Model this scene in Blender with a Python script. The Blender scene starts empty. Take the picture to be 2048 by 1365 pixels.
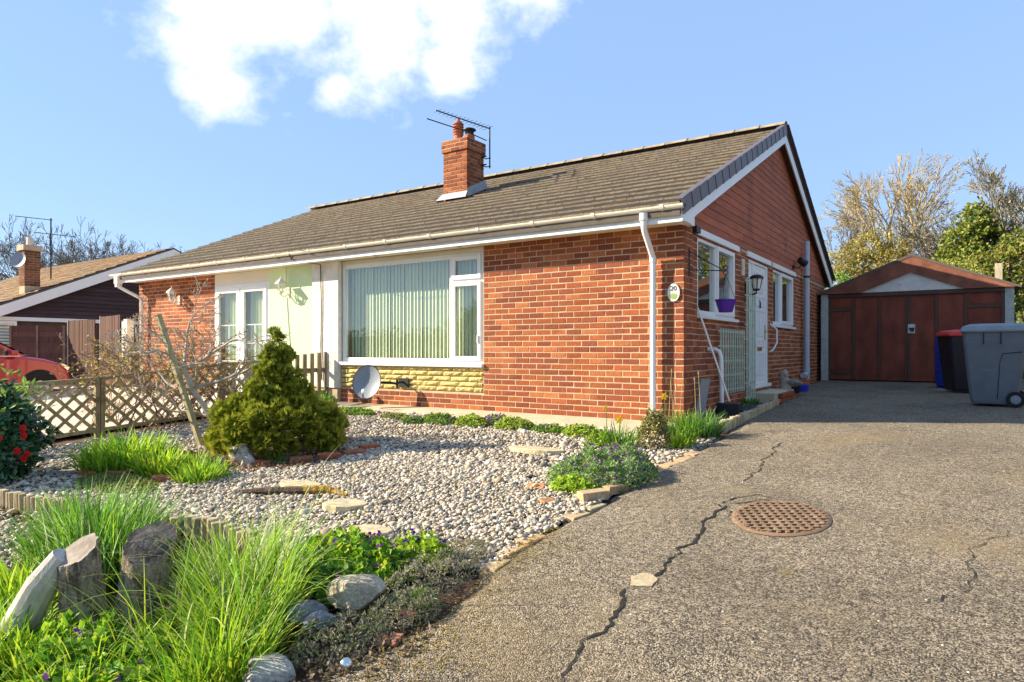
import bpy, math, random
import numpy as np
from mathutils import Vector, Matrix

SC = bpy.context.scene
COL = SC.collection
R = math.radians
rnd = random.Random(20)
npr = np.random.default_rng(20)

# ------------------------------------------------------------------ camera
cam_d = bpy.data.cameras.new('camera')
cam_d.sensor_width = 36.0
cam_d.lens = 23.55
cam_d.shift_y = 0.0085
cam_d.clip_start = 0.05
cam_d.clip_end = 3000
CAM = Vector((2.685, -7.582, 0.855))
cam = bpy.data.objects.new('camera', cam_d)
cam.location = CAM
cam.rotation_euler = (R(90), 0, R(33.9))
COL.objects.link(cam)
SC.camera = cam

# ------------------------------------------------------------------ light
SUN_EL = R(27)
SUN_H = Vector((0.885, 0.466, 0))          # horizontal travel direction of the light
sun_dir = Vector((SUN_H.x * math.cos(SUN_EL), SUN_H.y * math.cos(SUN_EL), -math.sin(SUN_EL)))
sun_d = bpy.data.lights.new('sun', 'SUN')
sun_d.energy = 5.0
sun_d.angle = R(0.55)
sun_d.color = (1.0, 0.875, 0.66)
sun = bpy.data.objects.new('sun', sun_d)
sun.rotation_euler = sun_dir.to_track_quat('-Z', 'Y').to_euler()
sun.location = (-20, -10, 15)
COL.objects.link(sun)

world = bpy.data.worlds.new('World')
SC.world = world
world.use_nodes = True
wn = world.node_tree.nodes
wl = world.node_tree.links
wn.clear()
w_out = wn.new('ShaderNodeOutputWorld')
w_bg = wn.new('ShaderNodeBackground')
w_bg.inputs['Strength'].default_value = 0.13
sky = wn.new('ShaderNodeTexSky')
sky.sky_type = 'NISHITA'
sky.sun_disc = False
sky.sun_elevation = SUN_EL
sky.sun_rotation = math.atan2(-SUN_H.x, -SUN_H.y)
sky.altitude = 30
sky.air_density = 1.0
sky.dust_density = 0.0
sky.ozone_density = 1.0

def wmath(op, a, b=None, c=None):
    n = wn.new('ShaderNodeMath'); n.operation = op
    for i, v in enumerate((a, b, c)):
        if v is None: continue
        if isinstance(v, (int, float)): n.inputs[i].default_value = v
        else: wl.new(v, n.inputs[i])
    return n.outputs[0]
def wclamp(a):
    n = wn.new('ShaderNodeClamp'); wl.new(a, n.inputs[0]); return n.outputs[0]
tc = wn.new('ShaderNodeTexCoord')
nrmv = wn.new('ShaderNodeVectorMath'); nrmv.operation = 'NORMALIZE'; wl.new(tc.outputs['Generated'], nrmv.inputs[0])
def wnoise(scale, detail, rough, off=(0, 0, 0), dist=0.0):
    m = wn.new('ShaderNodeMapping'); m.inputs['Location'].default_value = off; m.inputs['Scale'].default_value = (1, 1, 1.35)
    wl.new(nrmv.outputs[0], m.inputs[0])
    n = wn.new('ShaderNodeTexNoise'); n.inputs['Scale'].default_value = scale
    n.inputs['Detail'].default_value = detail; n.inputs['Roughness'].default_value = rough
    n.inputs['Distortion'].default_value = dist
    wl.new(m.outputs[0], n.inputs['Vector']); return n.outputs[0]
# fair-weather cumulus heaps: (bearing from the north wall normal in degrees, elevation in degrees, radius)
heaps = [(58.0, 23.5, .095), (52.0, 25.0, .100), (45.5, 26.5, .110), (39.0, 27.0, .085), (33.5, 29.5, .070), (57.0, 20.0, .044), (49.0, 20.4, .036), (39.5, 22.8, .042), (43, 30, .12), (54, 29, .10),
         (120, 24, .13), (128, 21, .11), (-40, 27, .13), (-48, 24, .10), (-105, 22, .14), (-112, 25, .12), (170, 26, .13), (162, 22, .11), (-160, 20, .09)]
field = None
for az, elv, br in heaps:
    a_, e_ = R(az), R(elv); bd = (-math.sin(a_) * math.cos(e_), math.cos(a_) * math.cos(e_), math.sin(e_))
    dn = wn.new('ShaderNodeVectorMath'); dn.operation = 'DISTANCE'; wl.new(nrmv.outputs[0], dn.inputs[0]); dn.inputs[1].default_value = bd
    b = wmath('SUBTRACT', 1.0, wmath('DIVIDE', dn.outputs['Value'], br))
    field = b if field is None else wmath('MAXIMUM', field, b)
field = wmath('MAXIMUM', field, -1.2)
n1 = wnoise(9.0, 10, 0.58, (3.1, 1.7, 0), 0.15)
n2 = wnoise(26.0, 7, 0.6, (0.4, 7.2, 0), 0.2)
dens = wmath('ADD', field, wmath('MULTIPLY', wmath('SUBTRACT', n1, 0.47), 2.6))
dens = wmath('ADD', dens, wmath('MULTIPLY', wmath('SUBTRACT', n2, 0.5), 0.8))
mask = wclamp(wmath('DIVIDE', wmath('SUBTRACT', dens, -0.12), 0.85))
mask = wmath('SMOOTH_MIN', mask, 1.0, 0.15)
mask = wclamp(mask)
ccol = wn.new('ShaderNodeMix'); ccol.data_type = 'RGBA'
ccol.inputs['A'].default_value = (3.0, 3.35, 3.85, 1)
ccol.inputs['B'].default_value = (4.3, 4.3, 4.3, 1)
wl.new(wclamp(wmath('MULTIPLY', wmath('ADD', dens, -0.05), 1.1)), ccol.inputs['Factor'])
# the clear air of this day is evener and brighter than the bare sky model: blend it with one flat blue all round
lift = wn.new('ShaderNodeMix'); lift.data_type = 'RGBA'
lift.inputs['Factor'].default_value = 0.84
lift.inputs['B'].default_value = (1.10, 1.74, 2.92, 1)
wl.new(sky.outputs[0], lift.inputs['A'])
cm = wn.new('ShaderNodeMix'); cm.data_type = 'RGBA'
wl.new(mask, cm.inputs['Factor'])
wl.new(lift.outputs['Result'], cm.inputs['A']); wl.new(ccol.outputs['Result'], cm.inputs['B'])
wl.new(cm.outputs['Result'], w_bg.inputs[0]); wl.new(w_bg.outputs[0], w_out.inputs[0])

vs = SC.view_settings
vs.view_transform = 'Standard'; vs.look = 'None'; vs.gamma = 1.0; vs.exposure = 1.36
vs.use_curve_mapping = False
SC.cycles.max_bounces = 7
SC.cycles.transparent_max_bounces = 12

# ------------------------------------------------------------------ helpers
def link(o):
    COL.objects.link(o); return o
def mesh_np(name, V, F, mat, C=None, smooth=False, parent=None, loc=None):
    """V (n,3), F list of (k, m) int arrays or one array, C per-face colours"""
    if not isinstance(F, list): F = [F]
    V = np.asarray(V, dtype=np.float32).reshape(-1, 3)
    if loc is not None: V = V - np.asarray(loc, dtype=np.float32)
    me = bpy.data.meshes.new(name)
    me.vertices.add(len(V)); me.vertices.foreach_set('co', V.ravel())
    idx = np.concatenate([f.ravel() for f in F]).astype(np.int32)
    tot = np.concatenate([np.full(len(f), f.shape[1], dtype=np.int32) for f in F])
    start = np.concatenate([[0], np.cumsum(tot)[:-1]]).astype(np.int32)
    me.loops.add(len(idx)); me.loops.foreach_set('vertex_index', idx)
    me.polygons.add(len(tot)); me.polygons.foreach_set('loop_start', start)
    me.polygons.foreach_set('use_smooth', np.full(len(tot), bool(smooth)))
    me.update(calc_edges=True)
    if C is not None:
        C = np.asarray(C, dtype=np.float32).reshape(-1, 3)
        a = me.attributes.new('Col', 'FLOAT_COLOR', 'FACE')
        a.data.foreach_set('color', np.hstack([C, np.ones((len(C), 1), dtype=np.float32)]).ravel())
    if mat: me.materials.append(mat)
    o = bpy.data.objects.new(name, me); link(o)
    if loc is not None: o.location = loc
    if parent is not None: attach(o, parent)
    return o
def attach(o, parent):
    o.parent = parent
    m = Matrix.Identity(4)
    chain = []
    p = parent
    while p is not None: chain.append(p); p = p.parent
    for p in reversed(chain): m = m @ p.matrix_parent_inverse @ p.matrix_basis
    o.matrix_parent_inverse = m.inverted()
    return o
class MB:
    def __init__(s): s.v = []; s.f = {}; s.c = {}; s.n = 0
    def add(s, vs_, fs, col=None):
        s.v.extend([tuple(v) for v in vs_])
        for f in fs:
            s.f.setdefault(len(f), []).append([i + s.n for i in f])
            s.c.setdefault(len(f), []).append(col or (0.5, 0.5, 0.5))
        s.n += len(vs_); return s
    def box(s, x0, x1, y0, y1, z0, z1, col=None):
        v = [(x, y, z) for z in (z0, z1) for y in (y0, y1) for x in (x0, x1)]
        return s.add(v, [(0, 2, 3, 1), (4, 5, 7, 6), (0, 1, 5, 4), (2, 6, 7, 3), (0, 4, 6, 2), (1, 3, 7, 5)], col)
    def obox(s, c, ax, ay, az, col=None):
        c = Vector(c); ax = Vector(ax); ay = Vector(ay); az = Vector(az)
        v = [c + ax * i + ay * j + az * k for k in (-1, 1) for j in (-1, 1) for i in (-1, 1)]
        return s.add(v, [(0, 2, 3, 1), (4, 5, 7, 6), (0, 1, 5, 4), (2, 6, 7, 3), (0, 4, 6, 2), (1, 3, 7, 5)], col)
    def beam(s, a, b, w, h, up=(0, 0, 1), col=None):
        a = Vector(a); b = Vector(b); d = (b - a); l = d.length; d.normalize()
        sd = d.cross(Vector(up))
        if sd.length < 1e-4: sd = d.cross(Vector((1, 0, 0)))
        sd.normalize(); u = sd.cross(d)
        return s.obox((a + b) / 2, d * l / 2, sd * w / 2, u * h / 2, col)
    def tube(s, pts, rad, n=8, col=None, cap=True):
        pts = [Vector(p) for p in pts]
        if isinstance(rad, (int, float)): rad = [rad] * len(pts)
        rings = []; prev = None
        for i, p in enumerate(pts):
            t = (pts[min(i + 1, len(pts) - 1)] - pts[max(i - 1, 0)])
            if t.length < 1e-9: t = Vector((0, 0, 1))
            t.normalize()
            if prev is None:
                a = t.cross(Vector((0, 0, 1)))
                if a.length < 1e-3: a = t.cross(Vector((1, 0, 0)))
            else:
                a = prev - t * prev.dot(t)
            a.normalize(); prev = a; b = t.cross(a)
            rings.append([p + (a * math.cos(q) + b * math.sin(q)) * rad[i] for q in [2 * math.pi * k / n for k in range(n)]])
        v = [q for r in rings for q in r]
        f = [(i * n + k, i * n + (k + 1) % n, (i + 1) * n + (k + 1) % n, (i + 1) * n + k) for i in range(len(pts) - 1) for k in range(n)]
        s.add(v, f, col)
        if cap:
            s.add(rings[0], [tuple(range(n))[::-1]], col); s.add(rings[-1], [tuple(range(n))], col)
        return s
    def lathe(s, prof, c=(0, 0, 0), n=20, col=None, axis='z'):
        v = []
        for r, z in prof:
            for k in range(n):
                a = 2 * math.pi * k / n
                if axis == 'z': q = (c[0] + r * math.cos(a), c[1] + r * math.sin(a), c[2] + z)
                elif axis == 'x': q = (c[0] + z, c[1] + r * math.cos(a), c[2] + r * math.sin(a))
                else: q = (c[0] + r * math.cos(a), c[1] + z, c[2] + r * math.sin(a))
                v.append(q)
        f = [(i * n + k, i * n + (k + 1) % n, (i + 1) * n + (k + 1) % n, (i + 1) * n + k) for i in range(len(prof) - 1) for k in range(n)]
        return s.add(v, f, col)
    def prism(s, poly, axis, a0, a1, col=None):
        """poly 2-D; axis 'x': poly is (y,z); 'y': (x,z); 'z': (x,y)"""
        n = len(poly)
        def P(p, a): return {'x': (a, p[0], p[1]), 'y': (p[0], a, p[1]), 'z': (p[0], p[1], a)}[axis]
        v = [P(p, a0) for p in poly] + [P(p, a1) for p in poly]
        f = [tuple(range(n))[::-1], tuple(range(n, 2 * n))] + [(i, (i + 1) % n, n + (i + 1) % n, n + i) for i in range(n)]
        return s.add(v, f, col)
    def build(s, name, mat, parent=None, smooth=False, loc=None, bevel=0, autosmooth=False):
        ks = sorted(s.f)
        o = mesh_np(name, s.v, [np.array(s.f[k]) for k in ks], mat, np.array([c for k in ks for c in s.c[k]]), smooth, parent, loc)
        if bevel:
            m = o.modifiers.new('bevel', 'BEVEL'); m.width = bevel; m.segments = 2; m.limit_method = 'ANGLE'; m.angle_limit = R(40)
        if autosmooth:
            m = o.modifiers.new('smooth', 'EDGE_SPLIT'); m.split_angle = R(38)
            for p in o.data.polygons: p.use_smooth = True
        return o
def tag(o, label=None, cat=None, group=None, kind=None):
    if label: o['label'] = label
    if cat: o['category'] = cat
    if group: o['group'] = group
    if kind: o['kind'] = kind
    return o
def thing(name, label, cat, loc=(0, 0, 0), group=None):
    o = bpy.data.objects.new(name, None); link(o); o.location = loc
    o.empty_display_size = 0.1
    return tag(o, label, cat, group)
def put(name, me, parent, loc, rot=(0, 0, 0), scale=(1, 1, 1)):
    """one more object on shared mesh data"""
    o = bpy.data.objects.new(name, me); link(o)
    o.location = loc; o.rotation_euler = rot; o.scale = scale
    if parent is not None: attach(o, parent)
    return o

# ------------------------------------------------------------------ materials
def mk(name, col=(0.5, 0.5, 0.5), rough=0.8, attr=False, var=0.15, vscale=6.0, stretch=(1, 1, 1), bump=0.0, bscale=60.0,
       bdist=0.004, stains=(), spec=0.3, metal=0.0, transl=0.0, coat=0.0, speck=0.0, spscale=200.0, voro=None, bstretch=None):
    m = bpy.data.materials.new(name); m.use_nodes = True
    N = m.node_tree.nodes; L = m.node_tree.links
    bs = N['Principled BSDF']
    geo = N.new('ShaderNodeNewGeometry')
    def mapped(st):
        mp = N.new('ShaderNodeMapping'); mp.inputs['Scale'].default_value = st
        L.new(geo.outputs['Position'], mp.inputs[0]); return mp.outputs[0]
    def noise(sc, det=4, ro=0.55, st=(1, 1, 1)):
        n = N.new('ShaderNodeTexNoise'); n.inputs['Scale'].default_value = sc; n.inputs['Detail'].default_value = det
        n.inputs['Roughness'].default_value = ro; L.new(mapped(st), n.inputs['Vector']); return n.outputs[0]
    def mapr(v, a, b, c, d):
        n = N.new('ShaderNodeMapRange'); n.inputs[1].default_value = a; n.inputs[2].default_value = b
        n.inputs[3].default_value = c; n.inputs[4].default_value = d; L.new(v, n.inputs[0]); return n.outputs[0]
    def mix(fac, a, b, mode='MIX'):
        n = N.new('ShaderNodeMix'); n.data_type = 'RGBA'; n.blend_type = mode
        if isinstance(fac, (int, float)): n.inputs['Factor'].default_value = fac
        else: L.new(fac, n.inputs['Factor'])
        for k, v in (('A', a), ('B', b)):
            if isinstance(v, tuple): n.inputs[k].default_value = (*v[:3], 1)
            else: L.new(v, n.inputs[k])
        return n.outputs['Result']
    def gray(v):
        n = N.new('ShaderNodeCombineColor')
        for i in range(3): L.new(v, n.inputs[i])
        return n.outputs[0]
    if attr:
        a = N.new('ShaderNodeAttribute'); a.attribute_name = 'Col'; base = a.outputs['Color']
    else:
        rgb = N.new('ShaderNodeRGB'); rgb.outputs[0].default_value = (*col, 1); base = rgb.outputs[0]
    if voro:                                                     # (scale, colour b, strength): a chip of its own tone per cell
        vz = N.new('ShaderNodeTexVoronoi'); vz.inputs['Scale'].default_value = voro[0]
        L.new(mapped((1, 1, 1)), vz.inputs['Vector'])
        sp = N.new('ShaderNodeSeparateColor'); L.new(vz.outputs['Color'], sp.inputs[0])
        base = mix(mapr(sp.outputs[0], 0.25, 1.0, 0.0, voro[2]), base, voro[1])
    if var:
        v = mapr(noise(vscale, 5, 0.6, stretch), 0.28, 0.72, 1 - var, 1 + var)
        base = mix(1.0, base, gray(v), 'MULTIPLY')
    if speck:
        v = mapr(noise(spscale, 2, 0.5), 0.3, 0.7, 1 - speck, 1 + speck)
        base = mix(1.0, base, gray(v), 'MULTIPLY')
    for st in stains:                                            # (colour, scale, lo, hi, strength[, stretch])
        f = mapr(noise(st[1], 6, 0.62, st[5] if len(st) > 5 else (1, 1, 1)), st[2], st[3], 0, st[4])
        base = mix(f, base, st[0])
    L.new(base, bs.inputs['Base Color'])
    bs.inputs['Roughness'].default_value = rough
    bs.inputs['Metallic'].default_value = metal
    bs.inputs['Specular IOR Level'].default_value = spec
    bs.inputs['Coat Weight'].default_value = coat
    bs.inputs['Coat Roughness'].default_value = 0.06
    if bump:
        b = N.new('ShaderNodeBump'); b.inputs['Strength'].default_value = bump; b.inputs['Distance'].default_value = bdist
        if voro:
            h = N.new('ShaderNodeMath'); h.operation = 'MULTIPLY_ADD'
            L.new(vz.outputs['Distance'], h.inputs[0]); h.inputs[1].default_value = -1.0
            L.new(noise(bscale, 4, 0.6, bstretch or stretch), h.inputs[2]); L.new(h.outputs[0], b.inputs['Height'])
        else:
            L.new(noise(bscale, 5, 0.6, bstretch or stretch), b.inputs['Height'])
        L.new(b.outputs[0], bs.inputs['Normal'])
    if transl:
        t = N.new('ShaderNodeBsdfTranslucent'); L.new(base, t.inputs['Color'])
        ms = N.new('ShaderNodeMixShader'); ms.inputs[0].default_value = transl
        L.new(bs.outputs[0], ms.inputs[1]); L.new(t.outputs[0], ms.inputs[2])
        L.new(ms.outputs[0], N['Material Output'].inputs[0])
    return m
def mk_glass(name, tint=(0.92, 0.97, 0.95), f0=0.06, ior=1.6):
    m = bpy.data.materials.new(name); m.use_nodes = True
    N = m.node_tree.nodes; L = m.node_tree.links; N.remove(N['Principled BSDF'])
    tr = N.new('ShaderNodeBsdfTransparent'); tr.inputs[0].default_value = (*tint, 1)
    gl = N.new('ShaderNodeBsdfGlossy'); gl.inputs['Roughness'].default_value = 0.01; gl.inputs[0].default_value = (0.95, 1.0, 0.98, 1)
    ge = N.new('ShaderNodeNewGeometry'); dt = N.new('ShaderNodeVectorMath'); dt.operation = 'DOT_PRODUCT'
    L.new(ge.outputs['Normal'], dt.inputs[0]); L.new(ge.outputs['Incoming'], dt.inputs[1])
    def mt(op, a, b):
        n = N.new('ShaderNodeMath'); n.operation = op; n.use_clamp = op == 'MULTIPLY_ADD'
        for i, v in enumerate((a, b)):
            if isinstance(v, (int, float)): n.inputs[i].default_value = v
            else: L.new(v, n.inputs[i])
        return n
    ad = mt('MULTIPLY_ADD', mt('POWER', mt('SUBTRACT', 1.0, mt('ABSOLUTE', dt.outputs['Value'], 0).outputs[0]).outputs[0], 5.0).outputs[0], 1 - f0); ad.inputs[2].default_value = f0
    mx = N.new('ShaderNodeMixShader'); L.new(ad.outputs[0], mx.inputs[0]); L.new(tr.outputs[0], mx.inputs[1]); L.new(gl.outputs[0], mx.inputs[2])
    L.new(mx.outputs[0], N['Material Output'].inputs[0])
    return m
M = {}
M['brick'] = mk('brick', attr=True, rough=0.9, var=0.30, vscale=38, stains=[((0.44, 0.27, 0.15), 2.2, 0.60, 0.76, 0.35), ((0.16, 0.07, 0.045), 1.4, 0.60, 0.74, 0.35), ((0.52, 0.36, 0.2), 30, 0.70, 0.76, 0.5)], stretch=(1.6, 1.6, 0.45), bump=0.8, bscale=130, bdist=0.006, bstretch=(1, 1, 0.35), speck=0.22, spscale=240, spec=0.2)
M['mortar'] = mk('mortar', (0.50, 0.37, 0.24), 0.95, var=0.18, vscale=5, bump=0.5, bscale=160, bdist=0.003, stains=[((0.34, 0.30, 0.24), 1.6, 0.55, 0.75, 0.5)])
M['stone'] = mk('buff_stone', attr=True, rough=0.92, var=0.25, vscale=26, bump=1.0, bscale=70, bdist=0.012, speck=0.2, spscale=180)
M['tile'] = mk('roof_tile', attr=True, rough=0.95, var=0.22, vscale=9, bump=0.4, bscale=70, bdist=0.004, speck=0.15, spscale=60,
               stains=[((0.028, 0.022, 0.014), 16.0, 0.58, 0.64, 0.5), ((0.20, 0.10, 0.04), 1.6, 0.58, 0.74, 0.3), ((0.42, 0.40, 0.32), 34, 0.70, 0.75, 0.5)])
M['ridge'] = mk('ridge_tile', (0.23, 0.185, 0.135), 0.95, var=0.3, vscale=7, bump=0.5, bscale=60, stains=[((0.12, 0.09, 0.05), 12, 0.55, 0.7, 0.6)])
M['verge'] = mk('verge_plastic', (0.115, 0.092, 0.098), 0.45, var=0.08, vscale=3)
M['upvc'] = mk('white_upvc', (0.80, 0.80, 0.78), 0.35, var=0.04, vscale=2, stains=[((0.55, 0.50, 0.40), 3.0, 0.60, 0.85, 0.30)])
M['gutter'] = mk('gutter_plastic', (0.80, 0.76, 0.64), 0.4, var=0.06, vscale=3, stains=[((0.50, 0.42, 0.28), 5.0, 0.58, 0.8, 0.45, (0.5, 1, 2))])
M['soffit'] = mk('soffit_board', (0.70, 0.64, 0.52), 0.6, var=0.06, vscale=2)
M['board'] = mk('red_cedar_board', attr=True, rough=0.75, var=0.25, vscale=5, stretch=(1, 0.5, 6), bump=0.5, bscale=40, bstretch=(1, 0.4, 6), stains=[((0.07, 0.035, 0.022), 1.5, 0.56, 0.72, 0.6), ((0.45, 0.25, 0.13), 9, 0.66, 0.74, 0.5, (1, 0.5, 4))])
M['brownpaint'] = mk('brown_paint', (0.085, 0.05, 0.035), 0.7, var=0.2, vscale=4)
M['render'] = mk('green_render', (0.60, 0.72, 0.44), 0.9, var=0.06, vscale=2.5, bump=0.25, bscale=140, stains=[((0.50, 0.60, 0.40), 1.1, 0.55, 0.8, 0.5)])
M['dash'] = mk('pebbledash', (0.74, 0.70, 0.62), 0.95, var=0.12, vscale=9, bump=1.0, bscale=55, bdist=0.012, stains=[((0.36, 0.28, 0.20), 14, 0.63, 0.70, 0.85), ((0.45, 0.38, 0.30), 2.6, 0.5, 0.75, 0.7)])
M['glass'] = mk_glass('window_glass', f0=0.15)
M['glass2'] = mk_glass('side_glass', f0=0.32)
M['blind'] = mk('blind_fabric', (0.74, 0.78, 0.56), 0.85, var=0.03, transl=0.2)
M['blindwhite'] = mk('blind_white', (0.75, 0.75, 0.70), 0.85, var=0.03)
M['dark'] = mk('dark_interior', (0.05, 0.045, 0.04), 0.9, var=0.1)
M['room'] = mk('room_wall', (0.45, 0.42, 0.36), 0.9, var=0.05)
M['black'] = mk('black_metal', (0.018, 0.018, 0.02), 0.5, var=0.1)
M['steel'] = mk('galvanised_steel', (0.42, 0.43, 0.45), 0.42, var=0.15, metal=0.7)
M['lead'] = mk('lead_flashing', (0.36, 0.37, 0.38), 0.6, var=0.2, vscale=8)
M['mortarcap'] = mk('cement', (0.62, 0.56, 0.46), 0.95, var=0.2, vscale=12, bump=0.5, bscale=80)
M['terracotta'] = mk('terracotta', (0.42, 0.13, 0.06), 0.8, var=0.25, vscale=14, stains=[((0.14, 0.06, 0.04), 6, 0.58, 0.75, 0.5)])
M['concrete'] = mk('concrete', (0.47, 0.40, 0.28), 0.95, var=0.18, vscale=2.2, bump=0.6, bscale=90, bdist=0.004, speck=0.12, stains=[((0.27, 0.24, 0.17), 1.7, 0.55, 0.72, 0.6)])
M['asphalt'] = mk('old_asphalt', (0.074, 0.063, 0.050), 0.9, var=0.28, vscale=1.1, bump=1.0, bscale=190, bdist=0.012, speck=0.30, spscale=26, spec=0.25,
                  voro=(165, (0.58, 0.475, 0.34), 0.92), stains=[((0.34, 0.25, 0.13), 0.8, 0.52, 0.68, 0.42), ((0.05, 0.042, 0.032), 0.55, 0.56, 0.68, 0.4), ((0.40, 0.31, 0.19), 3.1, 0.58, 0.72, 0.3), ((0.36, 0.22, 0.04), 5.5, 0.64, 0.74, 0.45), ((0.06, 0.055, 0.045), 1.3, 0.62, 0.74, 0.35)])
M['asphaltfill'] = mk('drain_surround', (0.14, 0.115, 0.085), 0.95, var=0.3, vscale=6, bump=0.8, bscale=120, bdist=0.008, voro=(190, (0.40, 0.33, 0.24), 0.8))
M['crack'] = mk('crack_dirt', (0.020, 0.018, 0.014), 1.0, var=0.3, vscale=30)
M['soil'] = mk('soil', (0.085, 0.052, 0.032), 1.0, var=0.4, vscale=14, bump=1.0, bscale=45, bdist=0.03, speck=0.4, spscale=70)
M['grassy'] = mk('rough_grass_ground', (0.07, 0.10, 0.025), 1.0, var=0.35, vscale=1.2, bump=0.8, bscale=25, bdist=0.05)
M['shingle'] = mk('shingle_ground', (0.12, 0.10, 0.08), 0.95, var=0.2, vscale=3, bump=1.0, bscale=60, bdist=0.02, voro=(45, (0.55, 0.48, 0.40), 0.8))
M['pebble'] = mk('pebble', attr=True, rough=0.75, var=0.14, vscale=60, spec=0.35, speck=0.1, spscale=300)
M['road'] = mk('road_asphalt', (0.06, 0.058, 0.055), 0.9, var=0.15, bump=0.5, bscale=150, speck=0.3, spscale=120)
M['rock'] = mk('rock', attr=True, rough=0.9, var=0.35, vscale=14, bump=0.7, bscale=55, bdist=0.008, speck=0.25, spscale=110)
M['wood'] = mk('weathered_wood', attr=True, rough=0.9, var=0.3, vscale=18, stretch=(1, 1, 0.3), bump=0.6, bscale=60, bstretch=(1.5, 1.5, 0.25), stains=[((0.10, 0.11, 0.04), 4, 0.58, 0.74, 0.45)])
M['bark'] = mk('bark', attr=True, rough=0.95, var=0.5, vscale=26, stretch=(1, 1, 0.35), bump=1.0, bscale=34, bstretch=(1, 1, 0.3), bdist=0.03, speck=.35, spscale=90, stains=[((0.05, 0.038, 0.03), 22, 0.52, 0.60, 0.8, (1, 1, .4)), ((0.46, 0.41, 0.33), 15, 0.58, 0.66, 0.7, (1, 1, .5))])
M['cutwood'] = mk('cut_wood', (0.30, 0.25, 0.205), 0.95, var=0.3, vscale=22, stretch=(1, 1, .5), bump=0.7, bscale=60, stains=[((0.16, 0.13, 0.11), 9, 0.52, 0.66, 0.6)])
M['oldcut'] = mk('old_cut_wood', (0.17, 0.14, 0.115), 0.95, var=0.4, vscale=25, bump=0.9, bscale=50, bdist=0.012, stains=[((0.025, 0.022, 0.02), 7, 0.46, 0.60, 0.85), ((0.36, 0.30, 0.24), 16, 0.60, 0.68, 0.7)])
M['greypipe'] = mk('grey_pipe', (0.42, 0.47, 0.52), 0.45, var=0.06)
M['paving'] = mk('pale_paving', (0.52, 0.43, 0.34), 0.95, var=0.2, vscale=1.5, speck=0.2, spscale=40, stains=[((0.50, 0.24, 0.12), 0.8, 0.56, 0.66, 0.6)])
M['twig'] = mk('twig_bark', attr=True, rough=0.9, var=0.2, vscale=20)
M['leaf'] = mk('leaf', attr=True, rough=0.55, var=0.12, vscale=20, transl=0.38, spec=0.35)
M['blade'] = mk('grass_blade', attr=True, rough=0.5, var=0.10, vscale=9, transl=0.42, spec=0.35)
M['gloss'] = mk('glossy_leaf', attr=True, rough=0.24, var=0.15, vscale=20, transl=0.12, spec=0.6)
M['needle'] = mk('conifer_spray', attr=True, rough=0.7, var=0.16, vscale=12, transl=0.25, spec=0.2)
M['petal'] = mk('petal', attr=True, rough=0.6, var=0.08, transl=0.35)
M['rust'] = mk('rusty_iron', (0.20, 0.125, 0.075), 0.85, var=0.25, vscale=20, bump=0.4, bscale=120, stains=[((0.36, 0.26, 0.16), 10, 0.5, 0.72, 0.5)], spec=0.3)
M['garagered'] = mk('garage_paint', (0.185, 0.050, 0.028), 0.75, var=0.35, vscale=3, stretch=(1.5, 1.5, 0.6), bump=0.25, bscale=40, stains=[((0.10, 0.03, 0.02), 2.5, 0.55, 0.75, 0.5), ((0.30, 0.13, 0.09), 9, 0.66, 0.76, 0.4)])
M['garagefascia'] = mk('garage_fascia_paint', (0.22, 0.085, 0.052), 0.85, var=0.4, vscale=4, stains=[((0.09, 0.045, 0.035), 3.0, 0.52, 0.75, 0.6), ((0.42, 0.26, 0.19), 7, 0.64, 0.76, 0.4)])
M['whitepaint'] = mk('flaking_white', (0.62, 0.62, 0.58), 0.85, var=0.12, vscale=8, stains=[((0.30, 0.29, 0.25), 12, 0.6, 0.7, 0.6)])
M['spar'] = mk('speckled_concrete', (0.42, 0.46, 0.42), 0.95, var=0.2, vscale=6, bump=0.8, bscale=90, bdist=0.006, speck=0.45, spscale=75, stains=[((0.18, 0.28, 0.22), 5, 0.54, 0.7, 0.5)])
M['felt'] = mk('roof_felt', (0.12, 0.10, 0.085), 0.95, var=0.2)
M['trellis'] = mk('sage_paint', (0.46, 0.55, 0.42), 0.7, var=0.16, vscale=9, stains=[((0.16, 0.19, 0.13), 14, 0.6, 0.75, 0.5)])
M['purple'] = mk('purple_plastic', (0.085, 0.022, 0.32), 0.45, var=0.08)
M['binG'] = mk('grey_bin_plastic', (0.125, 0.145, 0.165), 0.5, var=0.12, vscale=5, stains=[((0.30, 0.32, 0.33), 2.5, 0.62, 0.8, 0.4, (0.6, 0.6, 6))])
M['binGl'] = mk('grey_lid_plastic', (0.22, 0.25, 0.28), 0.5, var=0.1, vscale=5)
M['binK'] = mk('black_bin_plastic', (0.012, 0.013, 0.020), 0.42, var=0.1)
M['red'] = mk('red_plastic', (0.55, 0.035, 0.03), 0.45, var=0.06)
M['blue'] = mk('blue_plastic', (0.012, 0.045, 0.42), 0.42, var=0.08)
M['rubber'] = mk('rubber', (0.015, 0.015, 0.016), 0.75, var=0.1)
M['carpaint'] = mk('red_car_paint', (0.42, 0.006, 0.03), 0.3, var=0.02, coat=1.0, spec=0.5)
M['carglass'] = mk('car_glass', (0.02, 0.03, 0.035), 0.05, var=0, spec=0.8, coat=1.0)
M['chrome'] = mk('chrome', (0.7, 0.7, 0.7), 0.2, var=0, metal=1.0)
M['nboard'] = mk('dark_weatherboard', attr=True, rough=0.8, var=0.3, vscale=4, stretch=(1, 0.5, 6), bump=0.4, bscale=30, bstretch=(1, 0.4, 6))
M['fencewood'] = mk('brown_fence_wood', attr=True, rough=0.85, var=0.3, vscale=8, stretch=(2, 2, 0.4), bump=0.4, bscale=50)
M['brass'] = mk('brass', (0.55, 0.38, 0.12), 0.4, var=0.1, metal=0.9)
M['ceramic'] = mk('ceramic_plaque', (0.78, 0.76, 0.68), 0.3, var=0.03)
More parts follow.
